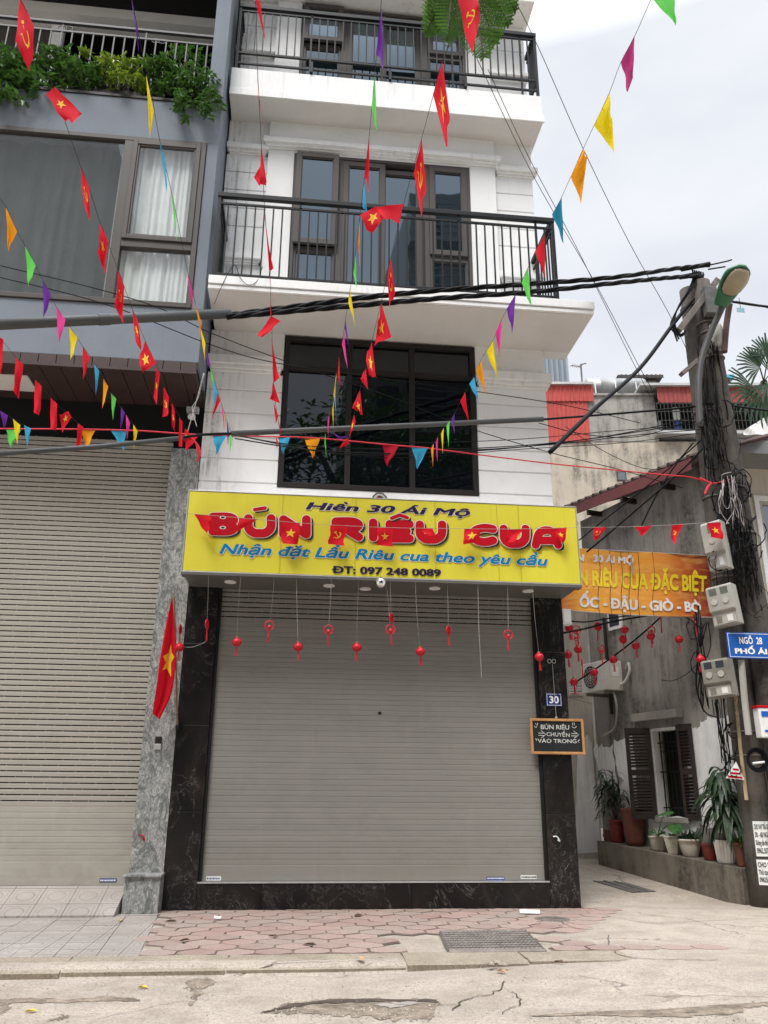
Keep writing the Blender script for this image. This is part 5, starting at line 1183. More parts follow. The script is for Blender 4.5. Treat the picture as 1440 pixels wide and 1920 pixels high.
# electricity meter boxes
m_box = M('meter_grey', (.37, .355, .315), .45, .12, 4, 40, .04, streak=.4); m_box2 = M('meter_old_grey', (.21, .195, .165), .5, .2, 5, 40, .06, streak=.8)
def meter(pxs, Y, mat, label, tilt, rows):
    (xa, ya), (xb, yb) = pxs; pa, pb_ = at(xa, ya, Y), at(xb, yb, Y); c = (pa+pb_)/2; w = (pb_.x-pa.x)*.80; h = pa.z-pb_.z
    az = R(-52); ax_ = V((math.cos(az), math.sin(az), 0)); fr = V((-math.sin(az)*-1, -math.cos(az), 0)); fr = V((ax_.y, -ax_.x, 0)); uz = (UZ+ax_*tilt).normalized(); ax_ = (ax_-uz*ax_.dot(uz)).normalized()
    o = thing('meter_box', c-UZ*h/2, label, 'meter box', 'electricity meter boxes on the poles'); D = .24; w = w*1.0
    P = lambda u, v, d: c+ax_*(u*w/2)+uz*(v*h/2)+fr*d
    prof = [(-1, 0), (-1, D*.75), (-.35, D*.78), (-.28, D), (.9, D), (1, D*.8), (1, 0)]
    b = MB(); n = len(prof); k = len(b.v)
    for u in (-1, 1): b.v.extend(P(u, v, d) for v, d in prof)
    b.f += [tuple(k+i for i in range(n)), tuple(k+n+i for i in range(n-1, -1, -1))]+[(k+i, k+n+i, k+n+(i+1) % n, k+(i+1) % n) for i in range(n)]
    b.build('case', mat, o, bevel=.012)
    for u in rows:
        MB().add([P(u-.3, .5, D+.003), P(u+.3, .5, D+.003), P(u+.3, .86, D+.003), P(u-.3, .86, D+.003)], [(0, 1, 2, 3)]).build('meter_window', m_dk_glass if mat is m_box2 else M('meter_glass', (.12, .13, .11), .2, .2, 9, 40, 0), o)
        t = MB(); t.lathe(P(u, .17, D+.001), [(.05, 0), (.05, .012), (0, .012)], 14, ax=fr); t.build('dial', m_ac, o)
    t = MB(); t.add([P(-.86, -.93, D*.77+.002), P(.86, -.93, D*.79+.002), P(.86, -.42, D*.80+.003), P(-.86, -.42, D*.78+.003)], [(0, 1, 2, 3)]); t.build('terminal_cover', m_ac, o)
    for u in (-.45, .42): MB().add([P(u-.22, -.85, D*.79+.006), P(u+.22, -.85, D*.79+.006), P(u+.22, -.52, D*.80+.006), P(u-.22, -.52, D*.80+.006)], [(0, 1, 2, 3)]).build('terminal_label', m_box2 if u < 0 else m_wlabel, o)
meter(((1322, 982), (1378, 1073)), 11.98, m_box, 'pale meter box highest on the poles, behind the starred flag', -.06, (0,))
meter(((1331, 1100), (1398, 1176)), 11.98, m_box, 'pale two-window meter box level with the end of the orange banner', -.08, (-.45, .45))
meter(((1321, 1238), (1390, 1309)), 11.98, m_box2, 'dirty old two-window meter box below the blue street sign', -.05, (-.45, .45))
# blue street name sign
q0, q1 = at(1360, 1185, 11.92), at(1366, 1234, 11.92); w = (at(1478, 1185, 11.92).x-q0.x); SN = thing('street_sign', q1+V((w/2, 0, 0)), 'blue street name plate strapped to the pole, white letters reading NGÕ 28', 'street sign')
m_sblue = M('sign_blue_enamel', (.012, .10, .42), .35, .06, 3, 20, .02)
z0, z1 = q1.z, q0.z+.0; MB().box(q0.x, 11.905, z0, q0.x+w, 11.925, z1).build('plate', m_sblue, SN, bevel=.005)
t = MB(); t.ring(q0.x+.018, q0.x+w-.018, z0+.018, z1-.018, .007, 11.9015, 11.9045); H_ = z1-z0
lettering(t, 'NGÕ  28', (V((q0.x+w*.19, 11.9, z0+H_*.56)), V((w*.36, 0, 0)), V((0, 0, H_*.25))), .03)
lettering(t, 'PHỐ ÁI MỘ', (V((q0.x+w*.10, 11.9, z0+H_*.18)), V((w*.80, 0, 0)), V((0, 0, H_*.19))), .045); t.build('lettering', m_wink, SN)
# white telephone box with red cap
q0, q1 = at(1415, 1328, 11.95), at(1462, 1384, 11.95); o = thing('telecom_box', (q0+q1)/2, 'small white and blue telecom box with a red top on the right pole', 'telecom box')
MB().box(q0.x, 11.86, q1.z, q1.x, 12.02, q0.z).build('case', m_wlabel, o, bevel=.012); MB().box(q0.x-.02, 11.85, q0.z, q1.x+.02, 12.02, q0.z+.035).build('cap', m_txtred, o, bevel=.006)
t = MB(); t.box(q0.x+.04, 11.852, q0.z-.13, q1.x-.05, 11.858, q0.z-.05); t.box(q0.x+.06, 11.852, q1.z+.08, q1.x-.08, 11.858, q1.z+.11); t.build('blue_band', m_sblue, o); MB().lathe((q0.x+.19, 11.86, (q0.z+q1.z)/2-.01), [(.035, 0), (.03, .01), (0, .012)], 12, ax=(0, -1, 0)).build('keyhole', m_ink, o)
# conduits down the left pole
cd_ = thing('rusty_conduit', at(1384, 1330, 12.1), 'long rusty cream strip running down the left pole', 'conduit')
MB().tube([at(1379, 1300, 12.13), at(1388, 1400, 12.13), at(1400, 1500, 12.15)], .03, 4).build('strip', stained('rusty_cream', (.50, .40, .24), (.10, .05, .025), .8), cd_)
cd2 = thing('cable_duct', at(1395, 1300, 12.0), 'straight pale plastic cable duct below the blue street sign', 'conduit')
q = [at(1390, 1238, 11.99), at(1396, 1310, 11.99), at(1404, 1378, 11.99)]; MB().tube(q, .055, 4).build('duct', m_ac, cd2)
# loan adverts pasted on the poles: curved sheets
def poster(fn, z0, z1, a0, a1, lines_, label, grp=None, rolled=False):
    o = thing('advert_sheet', fn(z0, (a0+a1)/2, .004), label, 'poster', grp); b = MB(); b.grid(lambda u, v: fn(z0+(z1-z0)*v, a0+(a1-a0)*u, .006), 10, 3); b.build('paper', m_wlabel, o, smooth=True)
    t = MB(); n = len(lines_); h = (z1-z0)/(n+.4)
    for i, s_ in enumerate(lines_):
        vs, fs = text_mesh(s_, .03); x0, x1 = min(v.x for v in vs), max(v.x for v in vs); zb = z1-h*(i+1.0)
        t.add([fn(zb+v.y/CAPH*h*.62, a0+(a1-a0)*(.06+.88*(v.x-x0)/(x1-x0)), .009+v.z) for v in vs], fs)
    t.build('print', m_ink, o)
def zp(y, Y=12.2): return at(1410, y, Y).z
poster(onA, zp(1606), zp(1540), R(228), R(292), ['CHO VAY TRẢ GÓP', '30 - 60 NGÀY', 'Không cần thế chấp', '0962.357.271'], 'white loan advert pasted low on the left pole, CHO VAY TRẢ GÓP')
poster(onB, zp(1524), zp(1470), R(218), R(285), ['CHO VAY TRẢ GÓP', '30 - 60 NGÀY', 'Không cần thế chấp', '0962.357.271'], 'white loan advert on the right pole, upper of its two')
poster(onB, zp(1592), zp(1535), R(222), R(285), ['CHO VAY TRẢ', '50 - 60 NGÀY', 'Thủ tục', '0962.357'], 'white loan advert on the right pole, lower of its two')
poster(onA, zp(1660), zp(1612), R(225), R(290), ['CHO VAY', 'Thủ tục nhanh', '0962566.907'], 'greyed old loan advert low on the left pole under the white one')
o = thing('torn_sticker', at(1381, 1450, 12.1), 'torn red and white sticker hanging from a wire beside the left pole', 'sticker')
P = [at(*p, 12.1) for p in ((1380, 1428), (1361, 1459), (1396, 1462))]; MB().prism(P, (0, .004, 0)).build('paper', m_wlabel, o)
t = MB()
for i in range(3): a_ = P[0].lerp(P[1], .4+.22*i); c = P[0].lerp(P[2], .4+.22*i); t.add([a_+V((.012, -.003, 0)), c+V((-.012, -.003, 0)), c+V((-.015, -.003, -.028)), a_+V((.008, -.003, -.028))], [(3, 2, 1, 0)])
t.build('print', m_txtred, o)

# ------------------------------------------------------------------ cables and pipes over the street
def cable(pts, r, label, name='cable', mat=None, twist=0, group='overhead cables', k=6):
    P = smooth_path([at(x, y, Y) for x, y, Y in pts], k); b = MB()
    if twist:
        n = len(P)
        P = [P[0].lerp(P[0], 0)] and smooth_path(P, 3)
        for j in range(twist):
            Q = []
            for i, p in enumerate(P):
                t = (P[min(i+1, len(P)-1)]-P[max(i-1, 0)]).normalized(); s_ = t.cross(UZ).normalized(); u_ = s_.cross(t); a_ = i*.42+j*2*math.pi/twist; Q.append(p+s_*(r*1.05*math.cos(a_))+u_*(r*1.05*math.sin(a_)))
            b.tube(Q, r, 6)
    else: b.tube(P, r, 6)
    o = b.build(name, mat or m_cable, smooth=True); tag(o, label, 'cable', group); return o
YC = lambda x: 8.8+(x/1125)*2.1 if x < 1125 else min(12.25, 10.9+(x-1125)/185*1.35)
def ycs(l, dy=0): return [(x, y, YC(x)+dy) for x, y in l]
cable(ycs([(425, 592), (560, 574), (700, 556), (840, 543), (1000, 532), (1150, 520), (1270, 503), (1330, 497)]), .021, 'thick twisted black cable bundle, upper of the pair from the grey sleeve to the pole', twist=3)
cable(ycs([(425, 594), (560, 582), (700, 570), (840, 558), (1000, 547), (1150, 531), (1250, 521), (1318, 517)], -.06), .021, 'thick twisted black cable bundle, lower of the pair from the grey sleeve to the pole', twist=3)
def sleeve(pts, r, label):
    P = [at(x, y, Y) for x, y, Y in pts]; o = thing('cable_sleeve', P[0], label, 'pipe', 'grey plastic sleeves over the cables')
    MB().tube(P, r, 14).build('tube', m_pvc, o, smooth=True); b = MB()
    for i in range(1, len(P)-1): d = (P[i+1]-P[i-1]).normalized(); b.tube([P[i]-d*.07, P[i]+d*.07], r*1.12, 14)
    b.tube([P[-1]-(P[-1]-P[-2]).normalized()*.03, P[-1]+(P[-1]-P[-2]).normalized()*.005], r*.92, 12); b.build('coupling', m_pvc, o, smooth=False); return o
sleeve([(-60, 611, 8.75), (195, 599, 9.35), (431, 588, 9.98)], .068, 'long thick grey plastic sleeve crossing the blue-grey wall')
sleeve([(-40, 853, 9.8), (180, 838, 10.4), (345, 821, 10.9)], .034, 'thin grey plastic sleeve in front of the left shutter')
sleeve([(434, 813, 10.55), (720, 800, 11.0), (1018, 786, 11.45)], .040, 'straight grey plastic sleeve crossing the large dark window')
cable([(1010, 787, 11.45), (1150, 776, 11.8), (1290, 764, 12.1), (1330, 757, 12.15), (1440, 770, 12.3), (1500, 782, 12.4)], .018, 'black cable running from the straight grey sleeve to the pole')
cable([(330, 822, 10.9), (380, 815, 10.8), (434, 813, 10.55)], .02, 'short black cable joining two grey sleeves')
cable([(1031, 848, 10.2), (1120, 762, 10.9), (1200, 690, 11.6), (1262, 608, 12.0), (1300, 560, 12.1)], .034, 'thick black cable cut off at its lower end, slanting up to the pole')
cable([(1110, 1320, 12.4), (1040, 1300, 12.3)], .004, 'thin dark wire beside the house number', mat=m_wire)
for pts, r, lab in (
    ([(0, 498, 9.8), (180, 541, 10.2), (300, 578, 10.5), (400, 626, 10.7), (560, 686, 11.2), (735, 745, 11.6), (872, 800, 11.9), (1030, 848, 12.3), (1160, 880, 12.8), (1280, 915, 13)], .007, 'thin black wire sloping down across the dark window'),
    ([(0, 520, 9.6), (200, 571, 10), (400, 648, 10.6), (520, 681, 11), (690, 706, 11.5), (900, 735, 12), (1060, 760, 12.4), (1200, 793, 12.9)], .007, 'thin pale-edged wire passing nearly level across the dark window'),
    ([(1010, 793, 11.5), (1100, 815, 11.8), (1200, 818, 12), (1300, 786, 12.2)], .007, 'thin sagging wire in front of the red corrugated sheet'),
    ([(440, 816, 11), (560, 835, 11.2), (720, 842, 11.5), (900, 840, 11.7), (1080, 826, 11.9), (1220, 802, 12.1), (1320, 775, 12.15)], .008, None), ([(440, 822, 11), (600, 845, 11.2), (800, 850, 11.5), (1000, 836, 11.8), (1180, 812, 12.1), (1310, 790, 12.2)], .009, None),
    ([(450, 818, 11), (650, 852, 11.3), (850, 846, 11.6), (1050, 832, 11.9), (1200, 815, 12.1), (1320, 805, 12.2)], .007, None), ([(445, 814, 11.1), (700, 830, 11.4), (950, 825, 11.8), (1150, 808, 12.1), (1320, 795, 12.2)], .006, None), ([(460, 826, 11), (720, 858, 11.4), (980, 842, 11.8), (1170, 830, 12.1), (1310, 812, 12.2)], .006, None)):
    cable(pts, r, lab or 'thin black wire, one of the sagging bunch between the dark window and the pole', mat=m_cable, group='overhead cables' if lab else 'sagging bunch of thin wires')
for pts, lab in ((([(885, 90, 9), (1000, 330, 10.5), (1110, 520, 11.4), (1200, 690, 12), (1240, 760, 12.4)]), 'thin dark wire slanting down past the right edge of the balconies'), (([(915, 130, 9.2), (990, 292, 10), (1080, 462, 11), (1175, 655, 12.0), (1220, 745, 12.4)]), 'second thin dark wire slanting beside its twin past the balconies'), (([(960, -10, 8), (1010, 90, 9), (1094, 280, 10), (1180, 455, 11), (1250, 580, 12), (1290, 660, 12.4)]), 'lone thin wire across the open sky to the pole')):
    cable(pts, .0055, lab, mat=m_wire)
for pts, r, lab in (([(1320, 820, 12.1), (1270, 865, 12.4), (1190, 930, 12.8), (1120, 985, 13.1), (1065, 1030, 13.3)], .011, 'black cable dropping from the pole to the alley roof'), ([(1318, 840, 12.05), (1280, 880, 12.2), (1200, 950, 12.5), (1130, 1010, 12.7), (1100, 1035, 12.8)], .016, 'thick black cable dropping from the pole behind the orange banner'),
    ([(1300, 830, 12.1), (1262, 878, 12.3), (1230, 930, 12.4), (1203, 985, 12.5)], .013, 'short black cable hanging free above the orange banner'), ([(1290, 860, 12.2), (1220, 880, 12.5), (1140, 850, 12.8), (1060, 800, 13.2)], .006, 'thin wire rising from the pole toward the red sheet'),
    ([(1440, 575, 12.3), (1400, 570, 12.2), (1340, 560, 12.1)], .022, 'short thick black cable leaving the pole to the right at lamp height'), ([(1465, 582, 12.4), (1430, 574, 12.3), (1380, 566, 12.2)], .02, 'second short thick cable leaving to the right behind the lamp'),
    ([(1330, 497, 12.2), (1362, 490, 12.2), (1372, 487, 12.2)], .014, 'cable end running from the splice toward the green lamp'), ([(1328, 505, 12.2), (1360, 500, 12.2)], .014, 'second cable end from the splice toward the green lamp')):
    cable(pts, r, lab)
o = thing('cable_splice', at(1300, 500, 12.2), 'black splice sleeves where the twin bundles meet above the poles', 'cable splice')
b = MB(); b.tube([at(1278, 505, 12.2), at(1330, 495, 12.22)], .045, 8); b.build('sleeve', m_cable, o); b = MB(); b.tube([at(1275, 520, 12.3), at(1312, 513, 12.3)], .045, 8); b.build('sleeve', m_cable, o)
b = MB()
for k in range(6): b.tube(smooth_path([at(1298+k*4, 506+k, 12.2), at(1300+k*3, 520, 12.15), at(1290-k*2, 545+k*4, 12.05), at(1272-k*3, 575+k*7, 12.0), at(1262+k*3, 610+k*4, 12.0), at(1270+k*3, 640-k*4, 12.0)], 5), .015, 5)
b.build('down_lead', m_cable, o)
# the mess of cable along the poles: bunches strapped to the shafts, and loops
def tangle(label, n, y0, y1, x0, x1, Y0, Y1, r=(.005, .012), loops=0, mat=None, seed=1):
    g_ = random.Random(seed); b = MB()
    for _ in range(n):
        xa = g_.uniform(x0, x1); yy = y0+g_.uniform(-10, 15); P = []
        k = 7; ye = y1+g_.uniform(-25, 20); xe = xa+(y1-y0)*.11+g_.uniform(-10, 10)
        for i in range(k+1): t = i/k; P.append(at(xa+(xe-xa)*t+g_.uniform(-1.6, 1.6), yy+(ye-yy)*t, g_.uniform(Y0, Y1)))
        b.tube(smooth_path(P, 4), g_.uniform(*r), 5)
    for _ in range(loops):
        cx_, cy_ = g_.uniform(x0-8, x1+18), g_.uniform(y0, y1); rx, ry_ = g_.uniform(8, 24), g_.uniform(14, 38); ph = g_.uniform(0, 6.3); P = []
        for i in range(15): t = ph+i/14*g_.uniform(4.2, 6.6); P.append(at(cx_+rx*math.cos(t)+g_.uniform(-2, 2), cy_+ry_*math.sin(t)+g_.uniform(-2, 2), g_.uniform(Y0, Y1)))
        b.tube(smooth_path(P, 3), g_.uniform(*r), 5)
    o = b.build('cable_tangle', mat or m_cable, smooth=True); tag(o, label, 'cable tangle', 'cable tangles on the poles'); return o
tangle('tangle of black cables strapped round the poles just under the caged balcony level', 12, 770, 900, 1312, 1352, 11.86, 12.0, loops=7, seed=3)
tangle('long bunch of black cables running up the twin poles below the lamp', 12, 640, 790, 1300, 1345, 11.9, 12.05, seed=5)
tangle('hanging nest of cable loops on the right side of the poles above the meter boxes', 12, 900, 1090, 1350, 1392, 11.8, 12.0, loops=18, seed=8)
tangle('pale grey wire ends drooping from the cable nest', 7, 900, 975, 1362, 1382, 11.75, 11.85, (.003, .006), 2, M('pale_wire', (.4, .36, .36), .6), seed=10)
tangle('vertical black cables hanging left of the poles behind the meter boxes', 9, 1140, 1330, 1298, 1316, 12.05, 12.3, (.005, .010), 3, seed=12)
tangle('thick black cables dropping below the lowest meter box', 10, 1310, 1450, 1338, 1360, 12.05, 12.2, (.005, .010), 3, seed=14)
tangle('cables running down the right pole beside the meter boxes', 14, 985, 1130, 1384, 1410, 11.9, 12.05, (.005, .011), 5, seed=16)
o = thing('cable_coil', at(1417, 1423, 11.9), 'coil of black cable hung on the right pole under the telecom box', 'cable coil'); b = MB(); c = at(1418, 1425, 11.92)
for k in range(7): r = .115+.008*k; b.tube([c+V((r*math.cos(t*math.pi/12), -.01*k*.6, r*1.05*math.sin(t*math.pi/12))) for t in range(25)], .011, 5, False)
b.build('coil', m_cable, o); MB().tube([c+V((-.09, -.05, -.05)), c+V((.09, -.05, -.03))], .018, 6).build('strap', m_wlabel, o)
cable([(1318, 1330, 12.3), (1306, 1290, 12.3), (1308, 1240, 12.3), (1320, 1190, 12.2)], .013, 'black cable loop hanging left of the lowest meter box')
cable([(1345, 1345, 12.2), (1322, 1335, 12.3), (1309, 1300, 12.3), (1314, 1260, 12.3)], .011, 'second black cable loop under the lowest meter box')
cable([(1240, 1275, 13.2), (1262, 1276, 13.1), (1290, 1262, 13), (1313, 1238, 12.5)], .006, 'thin wire drooping across the cement wall to the red lantern by the poles')
cable([(1056, 1187, 12.6), (1100, 1178, 13.0), (1150, 1165, 13.3), (1230, 1152, 13.6)], .018, 'black cable slanting up behind the orange banner from the marble pillar')
cable([(1064, 1164, 12.6), (1100, 1166, 13), (1150, 1158, 13.2), (1200, 1153, 13.2), (1280, 1156, 13.0), (1315, 1180, 12.5)], .013, 'black cable running level just under the orange banner')
cable([(1081, 1278, 15.0), (1130, 1245, 14.5), (1190, 1200, 14), (1238, 1158, 13.5)], .015, 'black cable slanting across the air conditioner up to the banner')

# ------------------------------------------------------------------ orange banner across the alley
def orange_mat():
    m, nt, bs = newmat('orange_banner'); p = pos(nt); sp_ = N(nt, 'ShaderNodeSeparateXYZ'); nt.links.new(p, sp_.inputs[0])
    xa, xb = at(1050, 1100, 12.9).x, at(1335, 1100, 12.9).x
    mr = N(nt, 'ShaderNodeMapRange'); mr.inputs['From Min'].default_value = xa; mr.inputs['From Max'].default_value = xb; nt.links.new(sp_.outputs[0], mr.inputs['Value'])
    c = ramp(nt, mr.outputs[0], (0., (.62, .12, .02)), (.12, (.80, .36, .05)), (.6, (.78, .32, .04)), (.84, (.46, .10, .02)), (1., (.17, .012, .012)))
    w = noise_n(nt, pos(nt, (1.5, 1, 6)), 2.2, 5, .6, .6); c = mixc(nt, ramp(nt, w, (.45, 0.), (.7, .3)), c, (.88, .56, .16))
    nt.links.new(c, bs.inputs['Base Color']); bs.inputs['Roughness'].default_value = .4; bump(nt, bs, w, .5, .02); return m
BY = 12.9; q = [at(1046, 1027, BY), at(1330, 1042, BY), at(1335, 1158, BY), at(1046, 1144, BY)]
bnr = thing('alley_banner', (q[2]+q[3])/2, 'orange and dark red cloth banner strung across the alley mouth', 'banner')
def bpt(u, v, d=0): p = (q[3]*(1-u)+q[2]*u)*(1-v)+(q[0]*(1-u)+q[1]*u)*v; return p+V((0, .018*math.sin(u*14+v*2)+.012*math.sin(v*9+u*5)-d, -.02*math.sin(u*math.pi)*(1-v)))
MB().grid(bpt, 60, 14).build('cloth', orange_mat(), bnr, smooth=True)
def btext(s_, lx, rx, yb, cap, m, bold, vis=None):
    vs, fs = text_mesh(s_, bold); x0, x1 = min(v.x for v in vs), max(v.x for v in vs); t = MB(); L = (rx-lx)
    def uv(x, y): u = (x-1046)/(1332-1046); yt = 1027+(1042-1027)*u; yb2 = 1144+(1158-1144)*u; return u, 1-(y-yt)/(yb2-yt)
    def f(v):
        x = lx+L*(v.x-x0)/(x1-x0); y = yb+(x-1085)*.05-v.y/CAPH*cap; u, w = uv(x, y); return bpt(u, w, .012+v.z)
    t.add([f(v) for v in vs], fs); t.build('lettering', m, bnr)
m_byel = M('banner_yellow', (.82, .62, .03), .45, .1, 4, 30, 0); m_bwht = M('banner_white', (.78, .74, .70), .45, .1, 4, 30, 0)
btext('HIỀN   30 ÁI MỘ', 1052, 1187, 1052, 11.5, m_bwht, .05); btext('BÚN RIÊU CUA ĐẶC BIỆT', 1053, 1325, 1097, 27, m_byel, .045); btext('ỐC - ĐẬU - GIÒ - BÒ', 1086, 1312, 1136, 17, m_bwht, .05)
b = MB(); b.tube([q[3], bpt(.5, 0), q[2]], .012, 5); b.tube([q[0], bpt(.5, 1), q[1]], .010, 5)
b.tube([q[1], onA(q[1].z+.05, R(230))], .008, 4); b.tube([q[2], onA(q[2].z-.1, R(230))], .008, 4); b.tube([q[3], V((4.12, 12.6, q[3].z))], .008, 4); b.build('hem_cord', m_thread, bnr)
b = MB()
for x in (1120, 1142, 1163, 1178, 1195, 1222):
    u = (x-1046)/286; b.tube(smooth_path([bpt(u, 1, .01), bpt(u+.012, .6, .016), bpt(u-.006, .25, .016), bpt(u+.01, -.12, .016)], 4), .0035, 4)
b.build('loose_thread', m_cable, bnr)
hp = bpt(.475, .9, .03); b = MB(); b.tube([hp, hp-UZ*.30], .012, 5); b.build('hanging_strap', m_thread, bnr)

# ------------------------------------------------------------------ red ornaments: lanterns, rings and discs on threads
m_gilt = M('gilt', (.42, .20, .04), .45, .2, 20, 60, 0, obj=True)
def lantern_proto():
    o = bpy.data.objects.new('paper_lantern', None); COL.objects.link(o)
    MB().lathe((0, 0, 0), [(.022, .062), (.026, .056), (.05, .043), (.068, .012), (.066, -.012), (.048, -.042), (.024, -.056), (.020, -.062)], 14).build('shade', m_lred, o, smooth=True, local=True)
    MB().lathe((0, 0, .062), [(.02, 0), (.022, .02), (0, .022)], 10).build('cap', m_gilt, o, local=True); b = MB()
    for k in range(10): a_ = k*math.pi/5; b.tube([V((r*math.cos(a_), r*math.sin(a_), z)) for r, z in ((.030, .056), (.052, .043), (.0695, .012), (.0675, -.012), (.050, -.042), (.026, -.056))], .0022, 4)
    b.build('rib', m_txtred, o, local=True)
    b = MB()
    for k in range(6): a_ = k*math.pi/3; b.tube([V((.008*math.cos(a_), .008*math.sin(a_), -.07)), V((.012*math.cos(a_), .012*math.sin(a_), -.13)), V((.016*math.cos(a_), .016*math.sin(a_), -.2))], .004, 4)
    b.build('tassel', m_lred, o, local=True); return o
def ring_proto(full=True):
    o = bpy.data.objects.new('ring_ornament' if full else 'disc_ornament', None); COL.objects.link(o)
    MB().tube([V((.068*math.cos(t*math.pi/12), 0, .068*math.sin(t*math.pi/12))) for t in range(25)], .009, 6, False).build('ring', m_lred, o, local=True, smooth=True)
    if full: MB().lathe((0, 0, -.018), [(.008, -.03), (.028, -.018), (.03, .0), (.016, .018), (.012, .03)], 9).build('charm', m_lred, o, local=True)
    else:
        b = MB(); b.prism([(.064*math.cos(t*math.pi/10), .005, .064*math.sin(t*math.pi/10)) for t in range(20)], (0, -.008, 0)); b.build('disc', m_lred, o, local=True)
        MB().tube([V((.04*math.cos(t*math.pi/8), -.007, .04*math.sin(t*math.pi/8))) for t in range(17)], .005, 5, False).build('emboss', m_txtred, o, local=True)
    b = MB()
    for k in range(5): a_ = k*1.26; b.tube([V((.004*math.cos(a_), .004*math.sin(a_), -.076)), V((.010*math.cos(a_), .010*math.sin(a_), -.24))], .004, 4)
    b.build('tassel', m_lred, o, local=True); return o
PR = {'l': lantern_proto(), 'r': ring_proto(), 'd': ring_proto(False)}; used = set()
def hang(kind, x, y, Y, ztop, rot, sc, label, group):
    if kind in used: o = copy_tree(PR[kind])
    else: o = PR[kind]; used.add(kind)
    o.location = at(x, y, Y); o.rotation_euler = (R(rnd.uniform(-4, 4)), R(rnd.uniform(-5, 5)), R(rot)); o.scale = (sc, sc, sc); tag(o, label, 'lantern' if kind == 'l' else 'ornament', group)
    if ztop:
        zt2_ = (ztop-o.location.z)/sc; b = MB(); b.tube([V((0, 0, .065)), V((rnd.uniform(-.01, .01), 0, zt2_*.5)), V((0, 0, zt2_))], .0016, 4); b.build('thread', m_thread, o, local=True)
    return o
ZS = SZ0-.03; GS = 'red ornaments hanging under the yellow sign'; YS = SGY+.03
for k, x, y, rot, lab in (('d', 388, 1171, 78, 'edge-on red disc on a thread in front of the left marble pillar'), ('l', 444, 1204, 0, 'red lantern leftmost of the four in front of the grey shutter'), ('r', 505, 1173, 5, 'red ring ornament leftmost in front of the shutter, right of the first lantern'), ('l', 559, 1213, 0, 'red lantern second from left in front of the grey shutter'), ('r', 616, 1181, -8, 'red ring ornament second from left, between two lanterns'), ('l', 669, 1214, 0, 'red lantern third from left, just left of the mirror ball'), ('d', 734, 1159, 60, 'red disc tied above a ring on the same thread under the mirror ball'), ('r', 732, 1180, 0, 'red ring hanging under a disc on the same thread near the mirror ball'), ('l', 788, 1222, 0, 'red lantern rightmost of the four in front of the grey shutter'), ('d', 841, 1182, 55, 'turned red disc between the shutter lantern and the bare thread'), ('r', 953, 1190, 5, 'open red ring near the right end of the shutter'), ('l', 1011, 1232, 0, 'red lantern hanging in front of the right marble pillar'), ('d', 338, 1180, 82, 'edge-on red disc beside the star flag on the granite pillar'), ('l', 336, 1214, 0, 'red lantern half hidden behind the star flag')):
    hang(k, x, y, YS if x > 350 else 11.9, ZS if x > 350 else None, rot, .96, lab, GS)
b = MB(); b.tube(smooth_path([at(896, 1094, YS), at(898, 1180, YS), at(901, 1232, YS), at(903, 1272, YS)], 4), .004, 4); tag(b.build('bare_thread', m_thread), 'bare pale thread without ornament hanging under the sign', 'thread')
b = MB(); b.tube(smooth_path([at(342, 1213, 12.0), at(362, 1213, 12.05), at(386, 1203, 12)], 4), .004, 4); tag(b.build('wire', m_thread), 'thin pale wire between the star flag and the left disc ornament', 'wire')
GA = 'red ornaments strung in the alley mouth'; zA = at(1180, 1148, 13.3).z
for k, x, y, Y, rot, lab in (('l', 1067, 1178, 13.1, 0, 'red lantern highest beside the marble pillar, left of two rings'), ('r', 1081, 1181, 13.1, 0, 'upper of two overlapping red rings beside the pale pier top'), ('r', 1079, 1193, 13.05, 10, 'lower of two overlapping red rings beside the pale pier top'), ('l', 1084, 1218, 13.1, 0, 'red lantern just under the two overlapping rings'), ('l', 1065, 1228, 13.0, 0, 'red lantern beside the marble pillar, below and left of the ring pair'), ('d', 1091, 1242, 13.2, 75, 'thin edge-on red disc on the pale pier under the ring pair'), ('d', 1121, 1175, 13.2, 10, 'flat red disc with long tassel left of the small vent window'), ('r', 1128, 1218, 13.3, 25, 'small lone red ring above the air conditioner'), ('l', 1171, 1181, 13.3, 0, 'red lantern right of the vent window, above a disc'), ('d', 1168, 1199, 13.25, 15, 'red disc hanging under the lantern right of the vent window'), ('r', 1221, 1181, 13.3, 5, 'red ring above a lantern in the middle of the alley mouth'), ('l', 1220, 1193, 13.2, 0, 'red lantern under the ring in the middle of the alley mouth'), ('l', 1192, 1211, 13.3, 0, 'red lantern beside the slanting cable, right of the disc'), ('l', 1273, 1199, 13.1, 0, 'lone red lantern on the cement wall toward the poles'), ('l', 1150, 1237, 13.4, 0, 'red lantern in front of the top of the air conditioner'), ('l', 1114, 1261, 13.5, 0, 'red lantern in front of the fan of the air conditioner'), ('l', 1076, 1279, 13.5, 0, 'red lantern over the pasted advert on the pier'), ('l', 1313, 1236, 12.1, 0, 'red lantern nearest the meter boxes by the poles'), ('r', 1303, 1166, 12.9, 40, 'turned red ring right under the dark end of the orange banner'), ('d', 1239, 1160, 13.2, 70, 'edge-on red disc just under the orange banner')):
    hang(k, x, y, Y, at(x, y, Y).z+rnd.uniform(.2, .45), rot, 1.0, lab, GA)

